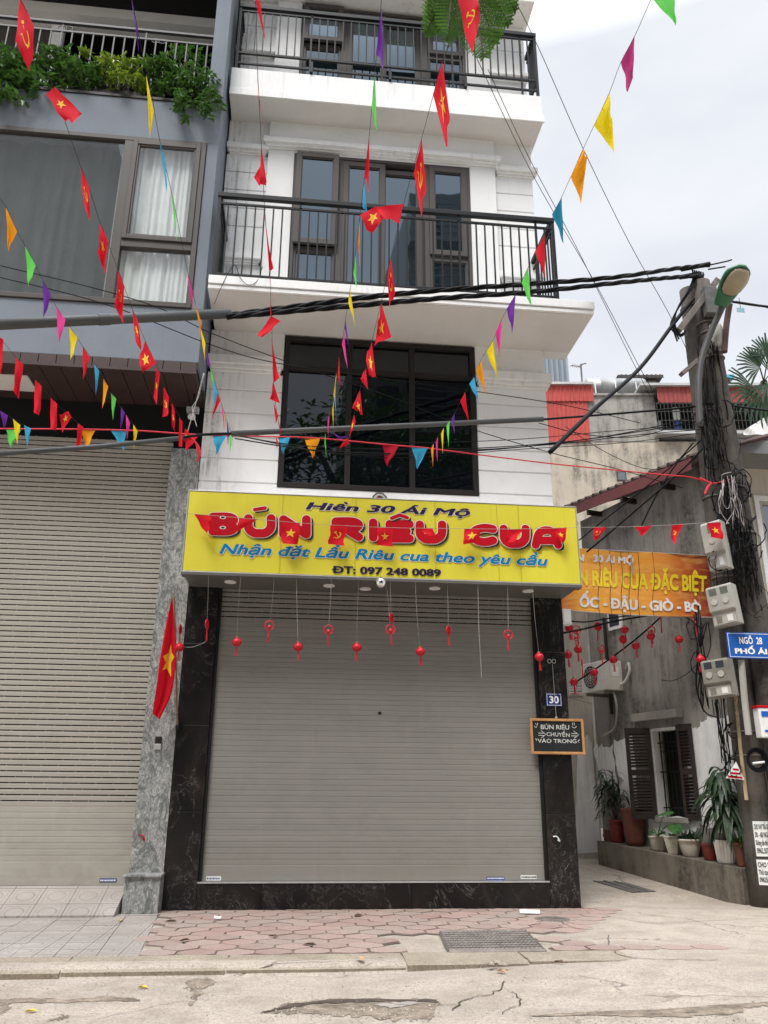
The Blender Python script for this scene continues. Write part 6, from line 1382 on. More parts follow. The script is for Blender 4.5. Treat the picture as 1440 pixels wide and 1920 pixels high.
# ------------------------------------------------------------------ bunting: string plus cloth flags with their marks
def star_pts(r, k=.40): return [((r if i % 2 == 0 else r*k)*math.sin(i*math.pi/5), (r if i % 2 == 0 else r*k)*math.cos(i*math.pi/5)) for i in range(10)]
def hs_polys():
    s1 = [(.42*math.cos(t)+.0, .42*math.sin(t)) for t in [R(-150+i*19) for i in range(13)]]
    s2 = [(.30*math.cos(t)-.03, .33*math.sin(t)-.03+.02) for t in [R(78-i*19) for i in range(12)]]
    out = []
    n = 12
    for i in range(n-1):
        a_, c = s1[i], s1[i+1]; d, e = s2[n-1-i], s2[n-2-i]; out.append([a_, c, e, d])
    out.append([(-.34, -.26), (-.28, -.20), (-.42, -.42), (-.48, -.36)])
    out.append([(-.30, .20), (-.24, .26), (.32, -.34), (.26, -.40)]); out.append([(-.40, .14), (-.16, .38), (-.26, .46), (-.48, .24)])
    return out
HS = hs_polys()
def flag(par, string_Y, col, px, mark=None, label=None):
    """px: corners; the first two hang on the string. Cloth sags and curls out of its plane."""
    Ys = string_Y; P = [at(x, y, Ys) for x, y in px]; f_ = FL[col]
    cxy = sum((p for p in P), V((0, 0, 0)))/len(P)
    size = max((a_-c).length for a_ in P for c in P)
    nrm = (CAM-cxy).normalized(); am = size*.11; ph = rnd.uniform(0, 6)
    if len(P) == 3:
        A_, B2, C_ = P; C_ = C_+V((0, -.25*size*rnd.uniform(.2, 1), 0))*.0
        fn = lambda u, v: (A_*(1-u)+B2*u)*(1-v)+C_*v
    else:
        A_, B2, C_, D_ = P; fn = lambda u, v: (A_*(1-u)+B2*u)*(1-v)+(D_*(1-u)+C_*u)*v
    def wv(u, v): return nrm*(am*v*math.sin(ph+u*3.6+v*2.2)+am*.5*v*math.sin(ph*2+v*6-u*2))
    def rag(u, v):                                               # cloth edges are never straight
        e = (u-.5)*2; return fn(u, v)+wv(u, v)+(fn(1, v)-fn(0, v))*(.09*math.sin(v*6.5+ph)*v*(1 if e > 0 else -.5))+(fn(1, 0)-fn(0, 0))*(.05*math.sin(v*9+ph*3)*v)
    b = MB(); b.grid(rag, 8, 10); o = b.build('flag', f_, par, smooth=True)
    if label: o['label'] = label
    if mark:
        b = MB(); W_ = ((fn(1, .3)-fn(0, .3)).length+(fn(1, .7)-fn(0, .7)).length)/2; H_ = (fn(.5, 1)-fn(.5, 0)).length
        if len(P) == 3: cu, cv = .5, .36
        else: cu, cv = .5, .5
        ru, rv = .30, .30*W_/H_ if W_ < H_ else .30
        rv = max(rv, .16)
        def mp_(x, y): u, v = cu+x*ru, cv-y*rv; return rag(u, v)+nrm*.006
        if mark == 's': b.add([mp_(0, 0)]+[mp_(x, y) for x, y in star_pts(1)], [(0, i+1, (i+1) % 10+1) for i in range(10)])
        else:
            for pl in HS: b.poly([mp_(x*1.9, y*1.9) for x, y in pl])
        b.build('emblem', m_gold, o)
    return o
def bunting(label, path, Y0, Y1, flags, rope=None, r=.0024, loc=None, yfun=None):
    n = len(path); L = [0]
    for i in range(1, n): L.append(L[-1]+math.hypot(path[i][0]-path[i-1][0], path[i][1]-path[i-1][1]))
    def yt(t): return 1/((1-t)/Y0+t/Y1)
    if yfun: Ys = [yfun(p[0]) for p in path]
    else: Ys = [yt(l/L[-1]) for l in L]
    P = [at(x, y, Y) for (x, y), Y in zip(path, Ys)]
    o = thing('bunting', P[-1], label, 'bunting', 'festive bunting over the street')
    MB().tube(smooth_path(P, 4), r, 5).build('string', rope or m_wire, o)
    for fl in flags:
        col, px = fl[0], fl[1]; mk = fl[2] if len(fl) > 2 else None
        mx_, my_ = (px[0][0]+px[1][0])/2, (px[0][1]+px[1][1])/2
        best = None
        for i in range(n-1):
            (ax_, ay_), (bx_, by_) = path[i], path[i+1]; dx, dy = bx_-ax_, by_-ay_; t = max(0, min(1, ((mx_-ax_)*dx+(my_-ay_)*dy)/max(1e-6, dx*dx+dy*dy)))
            d = math.hypot(ax_+dx*t-mx_, ay_+dy*t-my_)
            if best is None or d < best[0]: best = (d, 1/((1-t)/Ys[i]+t/Ys[i+1]))
        names = {'s': 'red flag with a gold star', 'h': 'red flag with a gold hammer and sickle'}
        flag(o, best[1], col, px, mk, names[mk] if mk else '%s %s' % ({'darkred': 'dark red'}.get(col, col), 'pennant' if len(px) == 3 else 'flag'))
    return o
bunting('red flag bunting from the top left corner down to the granite pillar', [(10, -60), (37, -4), (63, 52), (98, 158), (122, 228), (151, 312), (167, 352), (188, 418), (222, 507), (248, 579), (272, 638), (300, 700), (322, 754), (342, 790), (357, 822)], 4.2, 11.25, [
    ('red', [(38, -6), (64, 50), (58, 142), (29, 76)], 'h'), ('red', [(103, 163), (121, 227), (137, 227), (153, 212)]), ('red', [(103, 163), (86, 177), (120, 226), (150, 213)], 's'), ('red', [(151, 312), (167, 350), (169, 418), (157, 383)], 'h'), ('red', [(188, 418), (203, 452), (196, 513), (184, 475)], 's'), ('red', [(222, 507), (233, 538), (230, 605), (216, 576)], 'h'), ('red', [(248, 579), (259, 602), (266, 660), (254, 641)], 's'), ('red', [(272, 638), (293, 682), (267, 698), (260, 678)], 's'), ('red', [(293, 689), (300, 701), (293, 757), (288, 745)], 's'), ('red', [(307, 725), (317, 745), (314, 780), (305, 783)], 'h'), ('red', [(322, 754), (328, 771), (328, 811), (322, 797)], 's'), ('red', [(336, 783), (342, 790), (341, 838), (335, 837)]), ('red', [(347, 803), (354, 810), (351, 829), (345, 828)], 's')])
bunting('many-coloured pennant bunting from the left edge down in front of the brown boards', [(-40, 330), (-8, 362), (11, 388), (32, 434), (47, 460), (67, 498), (80, 525), (105, 574), (130, 612), (155, 649), (177, 682), (208, 736), (236, 777), (264, 812)], 6.0, 11.0, [
    ('orange', [(11, 388), (32, 434), (15, 471)]), ('green', [(47, 460), (67, 498), (53, 537)]), ('purple', [(80, 525), (96, 553), (82, 599)]), ('pink', [(105, 574), (123, 600), (110, 644)]), ('yellow', [(130, 612), (145, 634), (133, 676)]), ('red', [(155, 649), (168, 670), (156, 713)]), ('blue', [(177, 682), (186, 696), (180, 742)]), ('orange', [(194, 710), (203, 725), (192, 767)]), ('green', [(208, 736), (218, 748), (211, 788)]), ('purple', [(227, 762), (234, 774), (226, 806)]), ('pink', [(236, 777), (244, 793), (238, 825)]), ('yellow', [(250, 796), (258, 808), (251, 843)])])
bunting('bunting of plain red flags, leftmost, ending in front of the left shutter', [(-40, 600), (-4, 630), (30, 670), (66, 711), (95, 745), (121, 771), (158, 803)], 8.5, 11.0, [
    ('red', [(-4, 630), (7, 637), (2, 702), (-8, 700)]), ('red', [(30, 670), (44, 684), (35, 748), (25, 733)]), ('red', [(66, 711), (78, 724), (75, 780), (63, 773)]), ('red', [(95, 745), (107, 757), (106, 808), (94, 803)]), ('red', [(128, 771), (134, 782), (117, 810), (112, 778)], 's'), ('red', [(146, 794), (156, 800), (150, 846), (142, 844)])])
bunting('short bunting of small pennants in the lower left corner of the brown roof', [(-30, 752), (0, 770), (24, 785), (62, 806)], 10, 11, [('purple', [(0, 770), (15, 779), (8, 806)]), ('yellow', [(24, 785), (38, 797), (32, 834)]), ('blue', [(45, 797), (58, 803), (51, 839)])])
YR = lambda x: 10.95+max(0, (x-300))/1000*1.05
bunting('red rope with wide triangular pennants strung level across both houses to the pole', [(-40, 803), (0, 804), (150, 805), (265, 808), (350, 814), (430, 817), (520, 819), (600, 822), (740, 835), (800, 840), (900, 853), (1030, 869), (1140, 880), (1240, 890), (1290, 894), (1320, 902)], 0, 0, [
    ('green', [(11, 803), (41, 804), (19, 840)]), ('orange', [(152, 805), (179, 806), (161, 844)]), ('blue', [(207, 806), (237, 807), (231, 845)]), ('red', [(345, 814), (373, 816), (350, 846)]), ('blue', [(399, 816), (424, 817), (406, 853)]), ('blue', [(521, 819), (544, 820), (531, 852)]), ('orange', [(570, 821), (600, 822), (586, 860)]), ('darkred', [(717, 833), (748, 836), (725, 875)]), ('blue', [(772, 838), (802, 840), (783, 880)])], m_rope, .011, yfun=YR)
bunting('many-coloured bunting running down along the right edge of the blue-grey wall', [(235, -50), (247, -2), (268, 105), (280, 150), (298, 256), (320, 353), (336, 430), (351, 505), (374, 600), (393, 681), (410, 740), (436, 820)], 4.5, 11.1, [
    ('purple', [(246, -4), (258, 60), (261, 105)]), ('yellow', [(274, 140), (288, 208), (281, 262)]), ('blue', [(298, 256), (312, 310), (313, 365)]), ('green', [(320, 353), (329, 400), (331, 452)]), ('darkred', [(336, 430), (359, 522), (351, 490)]), ('pink', [(351, 513), (361, 545), (361, 583)]), ('orange', [(365, 562), (376, 600), (377, 635)]), ('yellow', [(374, 608), (385, 642), (384, 676)]), ('purple', [(386, 644), (394, 684), (389, 690)]), ('green', [(393, 681), (400, 708), (400, 732)]), ('blue', [(400, 709), (408, 738), (402, 764)]), ('red', [(408, 736), (413, 752), (397, 786)]), ('pink', [(414, 755), (419, 772), (421, 810)]), ('orange', [(420, 775), (424, 788), (423, 806)]), ('purple', [(425, 787), (430, 812), (427, 834)]), ('green', [(431, 806), (436, 824), (431, 848)])])
bunting('bunting of plain red flags hanging straight down left of the white window', [(470, -60), (479, -4), (482, 110), (490, 272), (497, 400), (505, 500), (509, 595), (513, 720), (520, 780), (527, 820)], 4.6, 11.1, [
    ('red', [(477, -6), (488, 2), (497, 76)]), ('red', [(480, 112), (484, 170), (495, 252), (485, 182)]), ('red', [(490, 273), (499, 335), (500, 348), (486, 345)]), ('red', [(489, 310), (495, 345), (484, 346), (476, 332)]), ('red', [(496, 400), (504, 462), (512, 502), (505, 508)]), ('red', [(503, 495), (508, 530), (514, 580)]), ('red', [(506, 560), (509, 590), (507, 592)]), ('red', [(508, 592), (526, 602), (493, 632), (483, 630)]), ('red', [(509, 634), (519, 690), (523, 706), (513, 716)]), ('red', [(512, 715), (525, 756), (507, 750)]), ('red', [(513, 755), (522, 780), (517, 794)]), ('red', [(521, 785), (526, 803), (527, 817)]), ('red', [(517, 817), (522, 830), (519, 842)])])
bunting('many-coloured bunting hanging down the middle of the white house', [(718, -50), (714, 14), (703, 135), (692, 257), (682, 343), (672, 430), (662, 510), (652, 570), (644, 625), (634, 675), (626, 730), (617, 780), (610, 818)], 4.6, 11.2, [
    ('purple', [(716, 14), (705, 100), (719, 125)]), ('green', [(703, 139), (697, 203), (707, 251)]), ('red', [(693, 257), (683, 330), (691, 358)]), ('blue', [(682, 343), (680, 388), (689, 400)]), ('orange', [(674, 416), (671, 455), (675, 500)]), ('green', [(667, 478), (662, 512), (669, 540)]), ('yellow', [(656, 538), (653, 568), (666, 611)]), ('purple', [(648, 599), (646, 615), (655, 655)]), ('pink', [(645, 625), (641, 645), (652, 693)]), ('red', [(636, 668), (633, 705), (638, 728)]), ('yellow', [(631, 698), (625, 740), (627, 752)]), ('yellow', [(626, 750), (623, 770), (625, 804)]), ('blue', [(629, 724), (627, 740), (630, 782)]), ('pink', [(618, 771), (614, 792), (615, 821)]), ('purple', [(621, 808), (634, 820), (653, 818), (636, 824)]), ('green', [(610, 812), (608, 830), (612, 856)])])
bunting('red flag bunting with gold emblems falling across the middle balcony to the dark window', [(905, -70), (877, 0), (862, 48), (829, 115), (812, 180), (791, 258), (757, 382), (733, 484), (715, 566), (697, 640), (686, 690), (675, 731), (664, 777), (651, 822)], 4.2, 11.1, [
    ('red', [(857, -6), (896, -6), (899, 32), (883, 102)], 'h'), ('red', [(829, 115), (844, 222), (835, 269), (812, 179)], 's'), ('red', [(791, 260), (799, 354), (789, 397), (776, 323)], 'h'), ('red', [(757, 382), (748, 419), (718, 406), (705, 388)]), ('red', [(705, 387), (675, 403), (695, 441), (722, 404)], 's'), ('red', [(733, 484), (741, 550), (730, 576), (726, 521)], 'h'), ('red', [(715, 568), (734, 632), (703, 647), (708, 611)], 's'), ('red', [(697, 640), (705, 708), (692, 703), (686, 672)], 's'), ('red', [(686, 690), (690, 731), (676, 710)]), ('red', [(675, 731), (680, 779), (672, 772), (660, 765)], 's'), ('red', [(664, 777), (667, 792), (654, 822), (658, 800)], 's'), ('red', [(652, 820), (655, 832), (638, 841), (637, 837)])])
bunting('many-coloured bunting crossing the open sky at right', [(1262, -80), (1222, -4), (1191, 66), (1164, 117), (1143, 173), (1114, 235), (1094, 278), (1053, 370), (1021, 440), (990, 502), (967, 551), (942, 596), (924, 639), (903, 674), (889, 706), (872, 735), (852, 776), (832, 802), (806, 842)], 4.4, 11.2, [
    ('green', [(1220, -6), (1264, -6), (1268, 48)]), ('magenta', [(1190, 66), (1164, 117), (1178, 170), (1187, 146)]), ('yellow', [(1143, 173), (1114, 235), (1150, 286), (1147, 232)]), ('orange', [(1094, 278), (1070, 331), (1089, 380), (1100, 296)]), ('teal', [(1053, 370), (1035, 402), (1057, 456)]), ('red', [(1021, 440), (1003, 472), (1022, 521)]), ('green', [(990, 502), (978, 530), (997, 579)]), ('purple', [(967, 551), (950, 579), (961, 626)]), ('pink', [(942, 596), (929, 623), (936, 669)]), ('yellow', [(924, 639), (912, 660), (933, 710)]), ('orange', [(903, 674), (892, 695), (910, 738)]), ('blue', [(889, 706), (880, 720), (898, 755)]), ('red', [(872, 735), (863, 752), (879, 791)]), ('purple', [(852, 776), (847, 785), (852, 816)]), ('green', [(843, 787), (837, 799), (841, 839)]), ('yellow', [(832, 802), (827, 813), (830, 852)]), ('pink', [(821, 819), (817, 830), (820, 868)]), ('orange', [(813, 832), (808, 842), (812, 877)])])
bunting('thin thread of small red flags stretched across the yellow sign to the pole', [(345, 962), (450, 971), (583, 982), (720, 989), (850, 991), (960, 992), (1086, 989), (1207, 987), (1345, 979)], 0, 0, [
    ('red', [(364, 964), (397, 967), (394, 986), (386, 1000)]), ('red', [(449, 971), (482, 974), (455, 990), (443, 998)]), ('red', [(530, 979), (563, 980), (558, 1021), (528, 1019)], 's'), ('red', [(620, 984), (653, 986), (643, 1023), (616, 1020)], 'h'), ('red', [(707, 989), (736, 989), (736, 1025), (708, 1022)], 's'), ('red', [(783, 990), (811, 990), (819, 1012), (800, 1003)]), ('red', [(871, 991), (900, 991), (898, 1016), (868, 1021)], 's'), ('red', [(951, 993), (983, 992), (962, 1016), (948, 1017)]), ('red', [(1035, 990), (1063, 989), (1058, 1019), (1051, 1013)], 's'), ('red', [(1113, 988), (1137, 988), (1123, 1009), (1113, 1014)], 'h'), ('red', [(1189, 987), (1222, 986), (1204, 1006)]), ('red', [(1259, 984), (1281, 983), (1263, 1020), (1258, 1010)], 'h'), ('red', [(1325, 981), (1351, 979), (1356, 1011), (1335, 1007)], 's')], m_thread, .0035, yfun=lambda x: 11.36+max(0, x-1000)/345*.25)
o = thing('rope_knot', at(1335, 912, 11.95), 'knotted end of the red rope tied round the pole', 'rope')
b = MB(); b.tube(smooth_path([at(1312, 896, 11.95), at(1335, 906, 11.9), at(1352, 904, 11.95), at(1374, 898, 12.0)], 4), .015, 6); b.tube(smooth_path([at(1334, 905, 11.9), at(1326, 915, 11.9), at(1322, 926, 11.9)], 3), .02, 5); b.build('rope', m_rope, o)
o = thing('rope_tail', at(366, 838, 11.0), 'loose frayed tail of red cord by the top of the granite pillar', 'rope')
b = MB()
for k in range(5): b.tube(smooth_path([at(352+k, 818, 11.0), at(366+k*2, 830+k*2, 11.0), at(370+k, 848+k*3, 11.0), at(374-k*2, 858+k*2, 11.0)], 4), .006, 4)
b.build('cord', m_rope, o)
# large flag on its stick
p0, p1 = at(327, 1120, 11.75), at(333, 1365, 12.2); o = thing('national_flag', p1, 'tall red flag with one gold star drooping from a stick on the granite pillar', 'flag')
MB().tube([p0, p1], .012, 7).build('stick', M('bamboo_stick', (.20, .12, .05), .6, .2), o); b = MB(); b.tube([p1+UZ*.2, p1-UZ*.02], .022, 8); b.box(p1.x-.03, p1.y, p1.z-.02, p1.x+.03, 12.345, p1.z+.05); b.build('holder', m_rail, o)
Lp = [(323, 1117), (313, 1160), (306, 1200), (299, 1240), (293, 1290), (288, 1322), (286, 1338)]; Rp = [(323, 1117), (326, 1150), (328, 1190), (330, 1230), (327, 1275), (319, 1310), (299, 1349)]
def fl2(u, v):
    t = v*(len(Lp)-1); i = min(int(t), len(Lp)-2); f_ = t-i; l = V(Lp[i]).lerp(V(Lp[i+1]), f_); r_ = V(Rp[i]).lerp(V(Rp[i+1]), f_); x, y = l.lerp(r_, u); Y = 11.78+.30*v-.06*math.sin(u*7+v*2)*min(1, v*2)-.10*u*(1-u)*v
    return at(x, y, Y)
b = MB(); b.grid(fl2, 18, 26); fo = b.build('flag_cloth', FL['red'], o, smooth=True)
sc_ = [(1.06, .515), (.66, .60), (.62, .46), (.55, .50), (.18, .50), (.42, .55), (.10, .62), (.45, .615), (.75, .66), (.62, .585)]
pxs = [(321, 1207), (316, 1222), (306, 1224), (311, 1236), (305, 1246), (313, 1246), (321, 1262), (321, 1240), (327, 1232), (322, 1222)]
def onfl(x, y):
    best = None
    v = (y-1117)/(1345-1117.); t = v*(len(Lp)-1); i = min(int(t), len(Lp)-2); f_ = t-i; l = V(Lp[i]).lerp(V(Lp[i+1]), f_); r_ = V(Rp[i]).lerp(V(Rp[i+1]), f_); u = (x-l.x)/max(.01, r_.x-l.x); return fl2(u, v)+V((0, -.012, 0))
cc = onfl(315, 1232); b = MB(); b.add([cc]+[onfl(x, y) for x, y in pxs], [(0, i+1, (i+1) % 10+1) for i in range(10)]); b.build('star', m_gold, fo)
# chalk board and number plate on the right pillar
py = F0-.012; q = [at(x, y, py-.03) for x, y in ((993, 1347), (1093, 1348), (1095, 1414), (995, 1415))]; x0, x1, z1, z0 = q[0].x, q[1].x, (q[0].z+q[1].z)/2, (q[2].z+q[3].z)/2
CB = thing('chalkboard', V(((x0+x1)/2, py-.03, z0)), 'small wooden-framed chalkboard hanging on the right marble pillar', 'chalkboard')
MB().ring(x0, x1, z0, z1, .038, py-.045, py-.008).build('frame', M('warm_wood', (.50, .25, .095), .5, .2, 5, 40, .1), CB, bevel=.006)
MB().box(x0+.03, py-.028, z0+.03, x1-.03, py-.012, z1-.03).build('board', M('board_black', (.010, .012, .014), .7, .25, 5, 30, .05), CB)
t = MB(); w, h = x1-x0, z1-z0; fr3 = lambda u, v, L, cap, dz=0: (V((x0+w*u, py-.030, z0+h*v)), V((w*L, 0, w*L*dz)), V((0, 0, h*cap)))
lettering(t, 'BÚN RIÊU', fr3(.20, .70, .53, .12), .012); lettering(t, 'CHUYỂN', fr3(.30, .51, .43, .105, -.03), .012); lettering(t, 'VÀO TRONG', fr3(.13, .32, .72, .105, .0), .012)
def chalk(pts): t.tube([V((x0+w*u, py-.030, z0+h*v)) for u, v in pts], .0045, 4)
for ox in (.15, .76):
    chalk([(ox, .585), (ox+.11, .585)]); chalk([(ox, .52), (ox+.11, .52)]); chalk([(ox+.05, .66), (ox+.14, .555), (ox+.05, .45)])
chalk([(.10, .86), (.13, .80), (.15, .87)]); chalk([(.08, .78), (.11, .73), (.13, .78)]); chalk([(.80, .82), (.80, .9)]); chalk([(.83, .82), (.83, .9)]); chalk([(.78, .78), (.83, .74), (.87, .79)]); chalk([(.91, .42), (.87, .36), (.9, .34)]); chalk([(.09, .44), (.11, .36), (.115, .43)])
t.build('chalk_writing', M('chalk', (.62, .62, .58), .9, .2, 30, 90, 0), CB)
b = MB(); tp = V(((x0+x1)/2, py-.03, z1)); b.tube(smooth_path([tp, at(1039, 1290, py-.02), at(1036, 1245, py-.01)], 4), .004, 4); b.ell(tp+UZ*.015, .022, .012, .016, 8, 6); b.build('string', m_thread, CB)
hk = at(1034, 1240, py); b = MB()
for dx in (-.035, .035): b.tube([hk+V((dx+.03*math.cos(k*math.pi/7), -.01, .03*math.sin(k*math.pi/7))) for k in range(15)], .005, 4, False)
b.build('wire_hook', m_tin, CB)
q0, q1 = at(1023, 1299.5, py), at(1054, 1324.5, py); NP = thing('number_plate', V(((q0.x+q1.x)/2, py, q1.z)), 'small dark blue enamel house number plate with white 30 on the right pillar', 'number plate')
MB().box(q0.x, py-.006, q1.z, q1.x, py+.010, q0.z).build('plate', M('navy_enamel', (.008, .025, .16), .3, 0, bmp=0), NP, bevel=.004)
t = MB(); t.ring(q0.x+.012, q1.x-.012, q1.z+.012, q0.z-.012, .006, py-.0085, py-.0065); w, h = q1.x-q0.x, q0.z-q1.z; lettering(t, '30', (V((q0.x+w*.20, py-.009, q1.z+h*.24)), V((w*.60, 0, 0)), V((0, 0, h*.52))), .03); t.build('lettering', m_wink, NP)
# taps / rope scraps on the pillars
for x, y, lab, m in ((1045, 1573, 'scrap of pale string tied to the foot of the right marble pillar', m_wlabel), (268, 1571, 'scrap of red paint and tape low on the granite pillar', m_txtred)):
    p = at(x, y, F0-.01); o = thing('tape_scrap', p, lab, 'scrap'); b = MB()
    b.tube(smooth_path([p+V((-.06, 0, .03)), p+V((-.02, -.01, .035)), p+V((.01, -.015, .01)), p+V((.03, -.01, -.03)), p+V((.0, -.008, -.01))], 4), .009, 5); b.build('scrap', m, o)
# litter: leaves and paper on the ground
lf_m = {'y': leafmat('yellow_leaf', (.50, .36, .03), (.62, .48, .05), .1), 'b': leafmat('brown_leaf', (.08, .045, .025), (.14, .08, .045), .05), 'o': leafmat('peach_leaf', (.55, .30, .16), (.62, .36, .2), .05)}
for x, y, m, s_, lab in ((66, 1706, 'y', .06, 'yellow fallen leaf on the ramp before the left shutter'), (226, 1725, 'y', .07, 'yellow fallen leaf below the granite block'), (62, 1867, 'y', .05, 'yellow fallen leaf on the road at the far left'), (271, 1827, 'y', .05, 'yellow-green fallen leaf against the kerb'), (676, 1796, 'o', .08, 'peach-coloured fallen leaf on the kerb near the middle'), (346, 1763, 'b', .07, 'brown curled leaf on the first row of pink pavers'), (580, 1770, 'b', .08, 'brown curled leaf on the pink pavers before the shutter'), (320, 1727, 'b', .08, 'brown leaf near the foot of the left marble pillar'), (672, 1716, 'b', .1, 'dark crumpled leaf by the plinth under the shutter'), (513, 1755, 'b', .06, 'tiny brown leaf on the pavers, middle of the pavement'), (940, 1812, 'o', .06, 'dry leaf scrap beyond the drain grate'), (1049, 1800, 'b', .06, 'dark leaf on the concrete right of the grate')):
    p = atz(x, y, .02); p.z = gz(p.x, p.y)+(.016 if y < 1826 else .008); o = MB(); a_ = rnd.uniform(0, 6.3); d = V((math.cos(a_), math.sin(a_), 0)); s2 = V((-d.y, d.x, 0)); pts = [p-d*s_, p-d*s_*.3+s2*s_*.42+UZ*.012, p+d*s_*.5+s2*s_*.3+UZ*.02, p+d*s_, p+d*s_*.5-s2*s_*.3+UZ*.014, p-d*s_*.3-s2*s_*.42+UZ*.02]
    o.add(pts+[p+UZ*.002], [(6, 0, 1), (6, 1, 2), (6, 2, 3), (6, 3, 4), (6, 4, 5), (6, 5, 0)]); tag(o.build('fallen_leaf', lf_m[m]), lab, 'leaf', 'fallen leaves')
for pts, lab in (([(974, 1705), (1012, 1706), (1013, 1713), (975, 1712)], 'pale flat card lying before the right marble pillar'), ([(402, 1717), (416, 1719), (414, 1723), (401, 1722)], 'white scrap of paper on the pavers near the left marble pillar')):
    P = [atz(x, y, .02) for x, y in pts]; b = MB(); b.prism([V((p.x, p.y, gz(p.x, p.y)+.018)) for p in P][::-1], (0, 0, .006)); tag(b.build('paper_scrap', m_wlabel), lab, 'litter')
o = thing('litter_heap', atz(922, 1810, .0), 'small heap of crumpled wrappers in the gutter right of the grate', 'litter'); b = MB()
for k in range(5): c = o.location+V((rnd.uniform(-.12, .12), rnd.uniform(-.08, .08), .03)); b.ell(c-UZ*.02, rnd.uniform(.025, .05), .03, .018, 6, 4)
b.build('wrapper', M('dirty_wrapper', (.36, .30, .24), .8, .5, 30, 90, .3), o)

# ------------------------------------------------------------------ across the street: the tree over the road and what the windows mirror
T = thing('street_tree', (4.0, -3.2, 0), 'feathery street tree reaching over the road, its leaf sprays at the top of the view', 'tree')
b = MB(); b.tube(smooth_path([V((4, -3.2, -.1)), V((3.9, -3.1, 3)), V((3.6, -2.9, 6)), V((3.0, -2.6, 9))], 4), [.30-.016*i for i in range(13)], 10)
limbs = [[(3.0, -2.6, 9), (1.6, -1.6, 10.5), (-.8, -2, 12)], [(3.0, -2.6, 9), (4.5, -3, 11), (6, -3.5, 13.5)], [(3.0, -2.6, 9), (2.6, -3.6, 12), (2.4, -4, 15)], [(3.4, -2.8, 7.4), (3.0, .2, 8.6), (2.0, 3.2, 8.9), (1.25, 5.0, 8.3)], [(3.6, -2.9, 6), (5.4, -3.4, 8.4), (7.4, -3.8, 10.5)], [(1.6, -1.6, 10.5), (.3, -2.6, 13.5)]]
for l in limbs: P = smooth_path(l, 5); b.tube(P, [.13*(1-.75*i/len(P)) for i in range(len(P))], 7)
b.build('trunk', m_bark, T)
b = MB(); g2 = random.Random(11)
for cx_, cy_, cz_, rr in ((-.8, -2.2, 12.3, 1.5), (.4, -2.8, 13.8, 1.5), (2.4, -4, 15.2, 1.7), (4, -3.6, 14, 1.7), (6, -3.5, 13.8, 1.6), (7.3, -3.8, 11, 1.5), (5.2, -3.2, 11.4, 1.4), (2.4, -3.0, 12, 1.4), (1.0, -1.9, 11.2, 1.0)):
    for _ in range(420):
        q = V((g2.gauss(0, .5), g2.gauss(0, .5), g2.gauss(0, .4)))
        if q.length > 1: q.normalize()
        p = V((cx_, cy_, cz_))+q*rr; d = V((g2.gauss(0, 1), g2.gauss(0, 1), g2.gauss(-.2, .4))).normalized(); s_ = d.cross(UZ).normalized(); L = g2.uniform(.25, .5)
        b.add([p, p+d*L*.5+s_*.07, p+d*L-UZ*.06, p+d*L*.5-s_*.07], [(0, 1, 2, 3)])
b.build('crown', m_green_lf, T)
b = MB(); st = MB()
def spray(p0, d, Ln, seed):
    gg = random.Random(seed); d = V(d).normalized(); s_ = d.cross(V((0, .6, 1))).normalized(); n = 17; P = [p0+d*(Ln*t)-UZ*(.22*Ln*t*t) for t in [i/n for i in range(n+1)]]; st.tube(P, .006, 4)
    for i in range(1, n+1):
        for sg in (-1, 1):
            dd = (s_*sg*.95+d*.5-UZ*.18).normalized(); pl = Ln*.30*math.sin(math.pi*min(1, (i+2.2)/(n+3.4)))*gg.uniform(.9, 1.1); nn = 11
            side = dd.cross(V((0, .5, 1))).normalized()
            st.tube([P[i], P[i]+dd*pl], .0022, 3)
            for j in range(nn):
                q = P[i]+dd*(pl*(j+.6)/nn)-UZ*(.1*pl*(j/nn)**2)
                for s2 in (-1, 1): e = (side*s2+dd*.45).normalized()*.026; w = dd*.0065; b.add([q, q+e*.5+w, q+e, q+e*.5-w], [(0, 1, 2, 3)])
bp0 = at(845, -80, 5.2)
for x, y, tx, ty, sd2 in ((848, -30, 800, 34, 1), (850, -30, 838, 46, 2), (900, -40, 950, 22, 3), (870, -40, 906, 70, 4), (850, -50, 806, 8, 5), (900, -60, 962, -4, 6), (880, -40, 925, 50, 8)):
    p, q = at(x, y, 5.2), at(tx, ty, 5.1); spray(p, q-p, (q-p).length*1.02, sd2)
st.tube(smooth_path([V((1.25, 5.0, 8.3)), at(860, -70, 5.2), at(890, -45, 5.2)], 4), .014, 5)
st.tube(smooth_path([at(858, -20, 5.2), at(852, 30, 5.2), at(844, 70, 5.2), at(838, 95, 5.2)], 4), .005, 4)
for i in range(9):
    q = at(854-i*1.8, 30+i*7, 5.2)
    for s2 in (-1, 1): b.add([q, q+V((s2*.02, 0, .012)), q+V((s2*.028, 0, -.004)), q+V((s2*.016, 0, -.012))], [(0, 1, 2, 3)])
b.build('leaf_spray', m_fresh_lf, T); st.build('twig', m_bark, T)
m_ref = M('facing_wall', (.30, .31, .31), .85, .12, .5, 8, .1); m_ref2 = M('facing_wall_dark', (.14, .145, .15), .8, .12, .5, 8, .1)
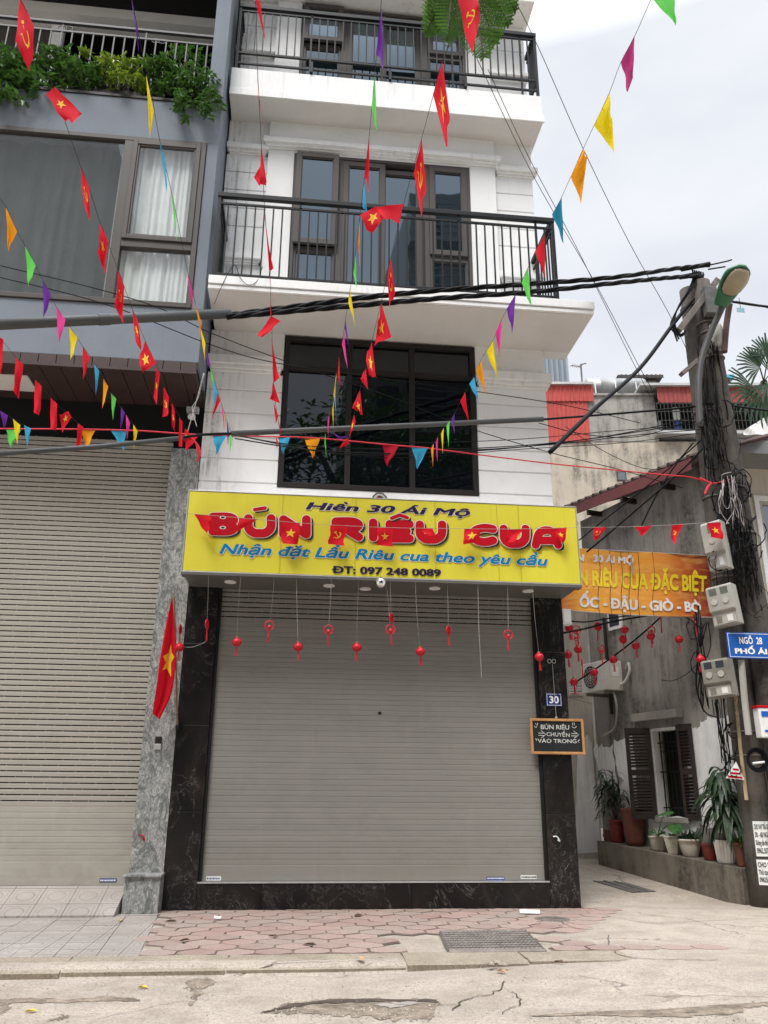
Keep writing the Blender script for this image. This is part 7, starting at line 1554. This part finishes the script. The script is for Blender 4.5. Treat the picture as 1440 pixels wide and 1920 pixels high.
def facing(x0, x1, y0, h, mat, label, seed, grille=False, win=True):
    o = thing('facing_building', ((x0+x1)/2, y0-4, 0), label, 'building', 'buildings across the street, mirrored in the windows'); b = MB(); b.box(x0, y0-9, 0, x1, y0, h); b.build('wall', mat, o)
    wb2 = MB(); sb2 = MB(); z = 3.5
    while z < h-2:
        sb2.box(x0-.1, y0, z-.35, x1+.1, y0+.9, z-.15)
        n = max(2, int((x1-x0)/2.2))
        for i in range(n): xa = x0+(x1-x0)*(i+.2)/n; wb2.box(xa, y0-.01, z+.6, xa+(x1-x0)*.55/n, y0+.02, z+2.4)
        if grille:
            k = x0
            for zz3 in (z+.2, z+.6, z+1.0, z+1.4, z+1.8): sb2.box(x0, y0+.82, zz3, x1, y0+.88, zz3+.06)
        z += 3.4
    if not win: return
    wb2.build('window', m_dk_glass, o); sb2.build('balcony', mat, o)
facing(4.6, 9.5, -9, 30.5, m_ref2, 'tall dark block with barred balconies across the street', 1, True)
facing(-18, -9.6, -9, 31, M('facing_plain', (.40, .41, .40), .85, .12, .5, 8, .1, streak=.5), 'tall plain grey block across the street on the left', 2, False, False)
facing(-7, 1.4, -9.4, 14.5, m_ref2, 'lower dark row of houses across the street', 3); facing(1.6, 4.5, -9.3, 21, m_ref2, 'narrow dark house across the street beside the tall block', 5)
facing(9.7, 22, -9.2, 17, m_ref, 'lower pale houses across the street on the right', 4)

# two pale cords dropping from the corner of the brown boards, and the stray wire on the balcony rail
for pts, lab in (([(382, 700, 11.38), (366, 760, 11.2), (348, 822, 11.0)], 'pale cord slanting from the corner of the brown boards to the sleeve end, left one'), ([(383, 700, 11.38), (372, 745, 11.3), (361, 765, 11.3), (369, 800, 11.1)], 'pale cord hanging from the corner of the brown boards, right one')):
    cable(pts, .006, lab, name='cord', mat=m_thread, group='cords at the board corner')
cable([(402, 570, 11.05), (412, 545, 11.1), (428, 512, 11.12), (441, 497, 11.1), (450, 520, 11.1), (465, 534, 11.1), (482, 527, 11.12), (492, 500, 11.14)], .005, 'stray looped wire caught on the left end of the middle balcony rail', name='stray_wire', mat=m_cable)
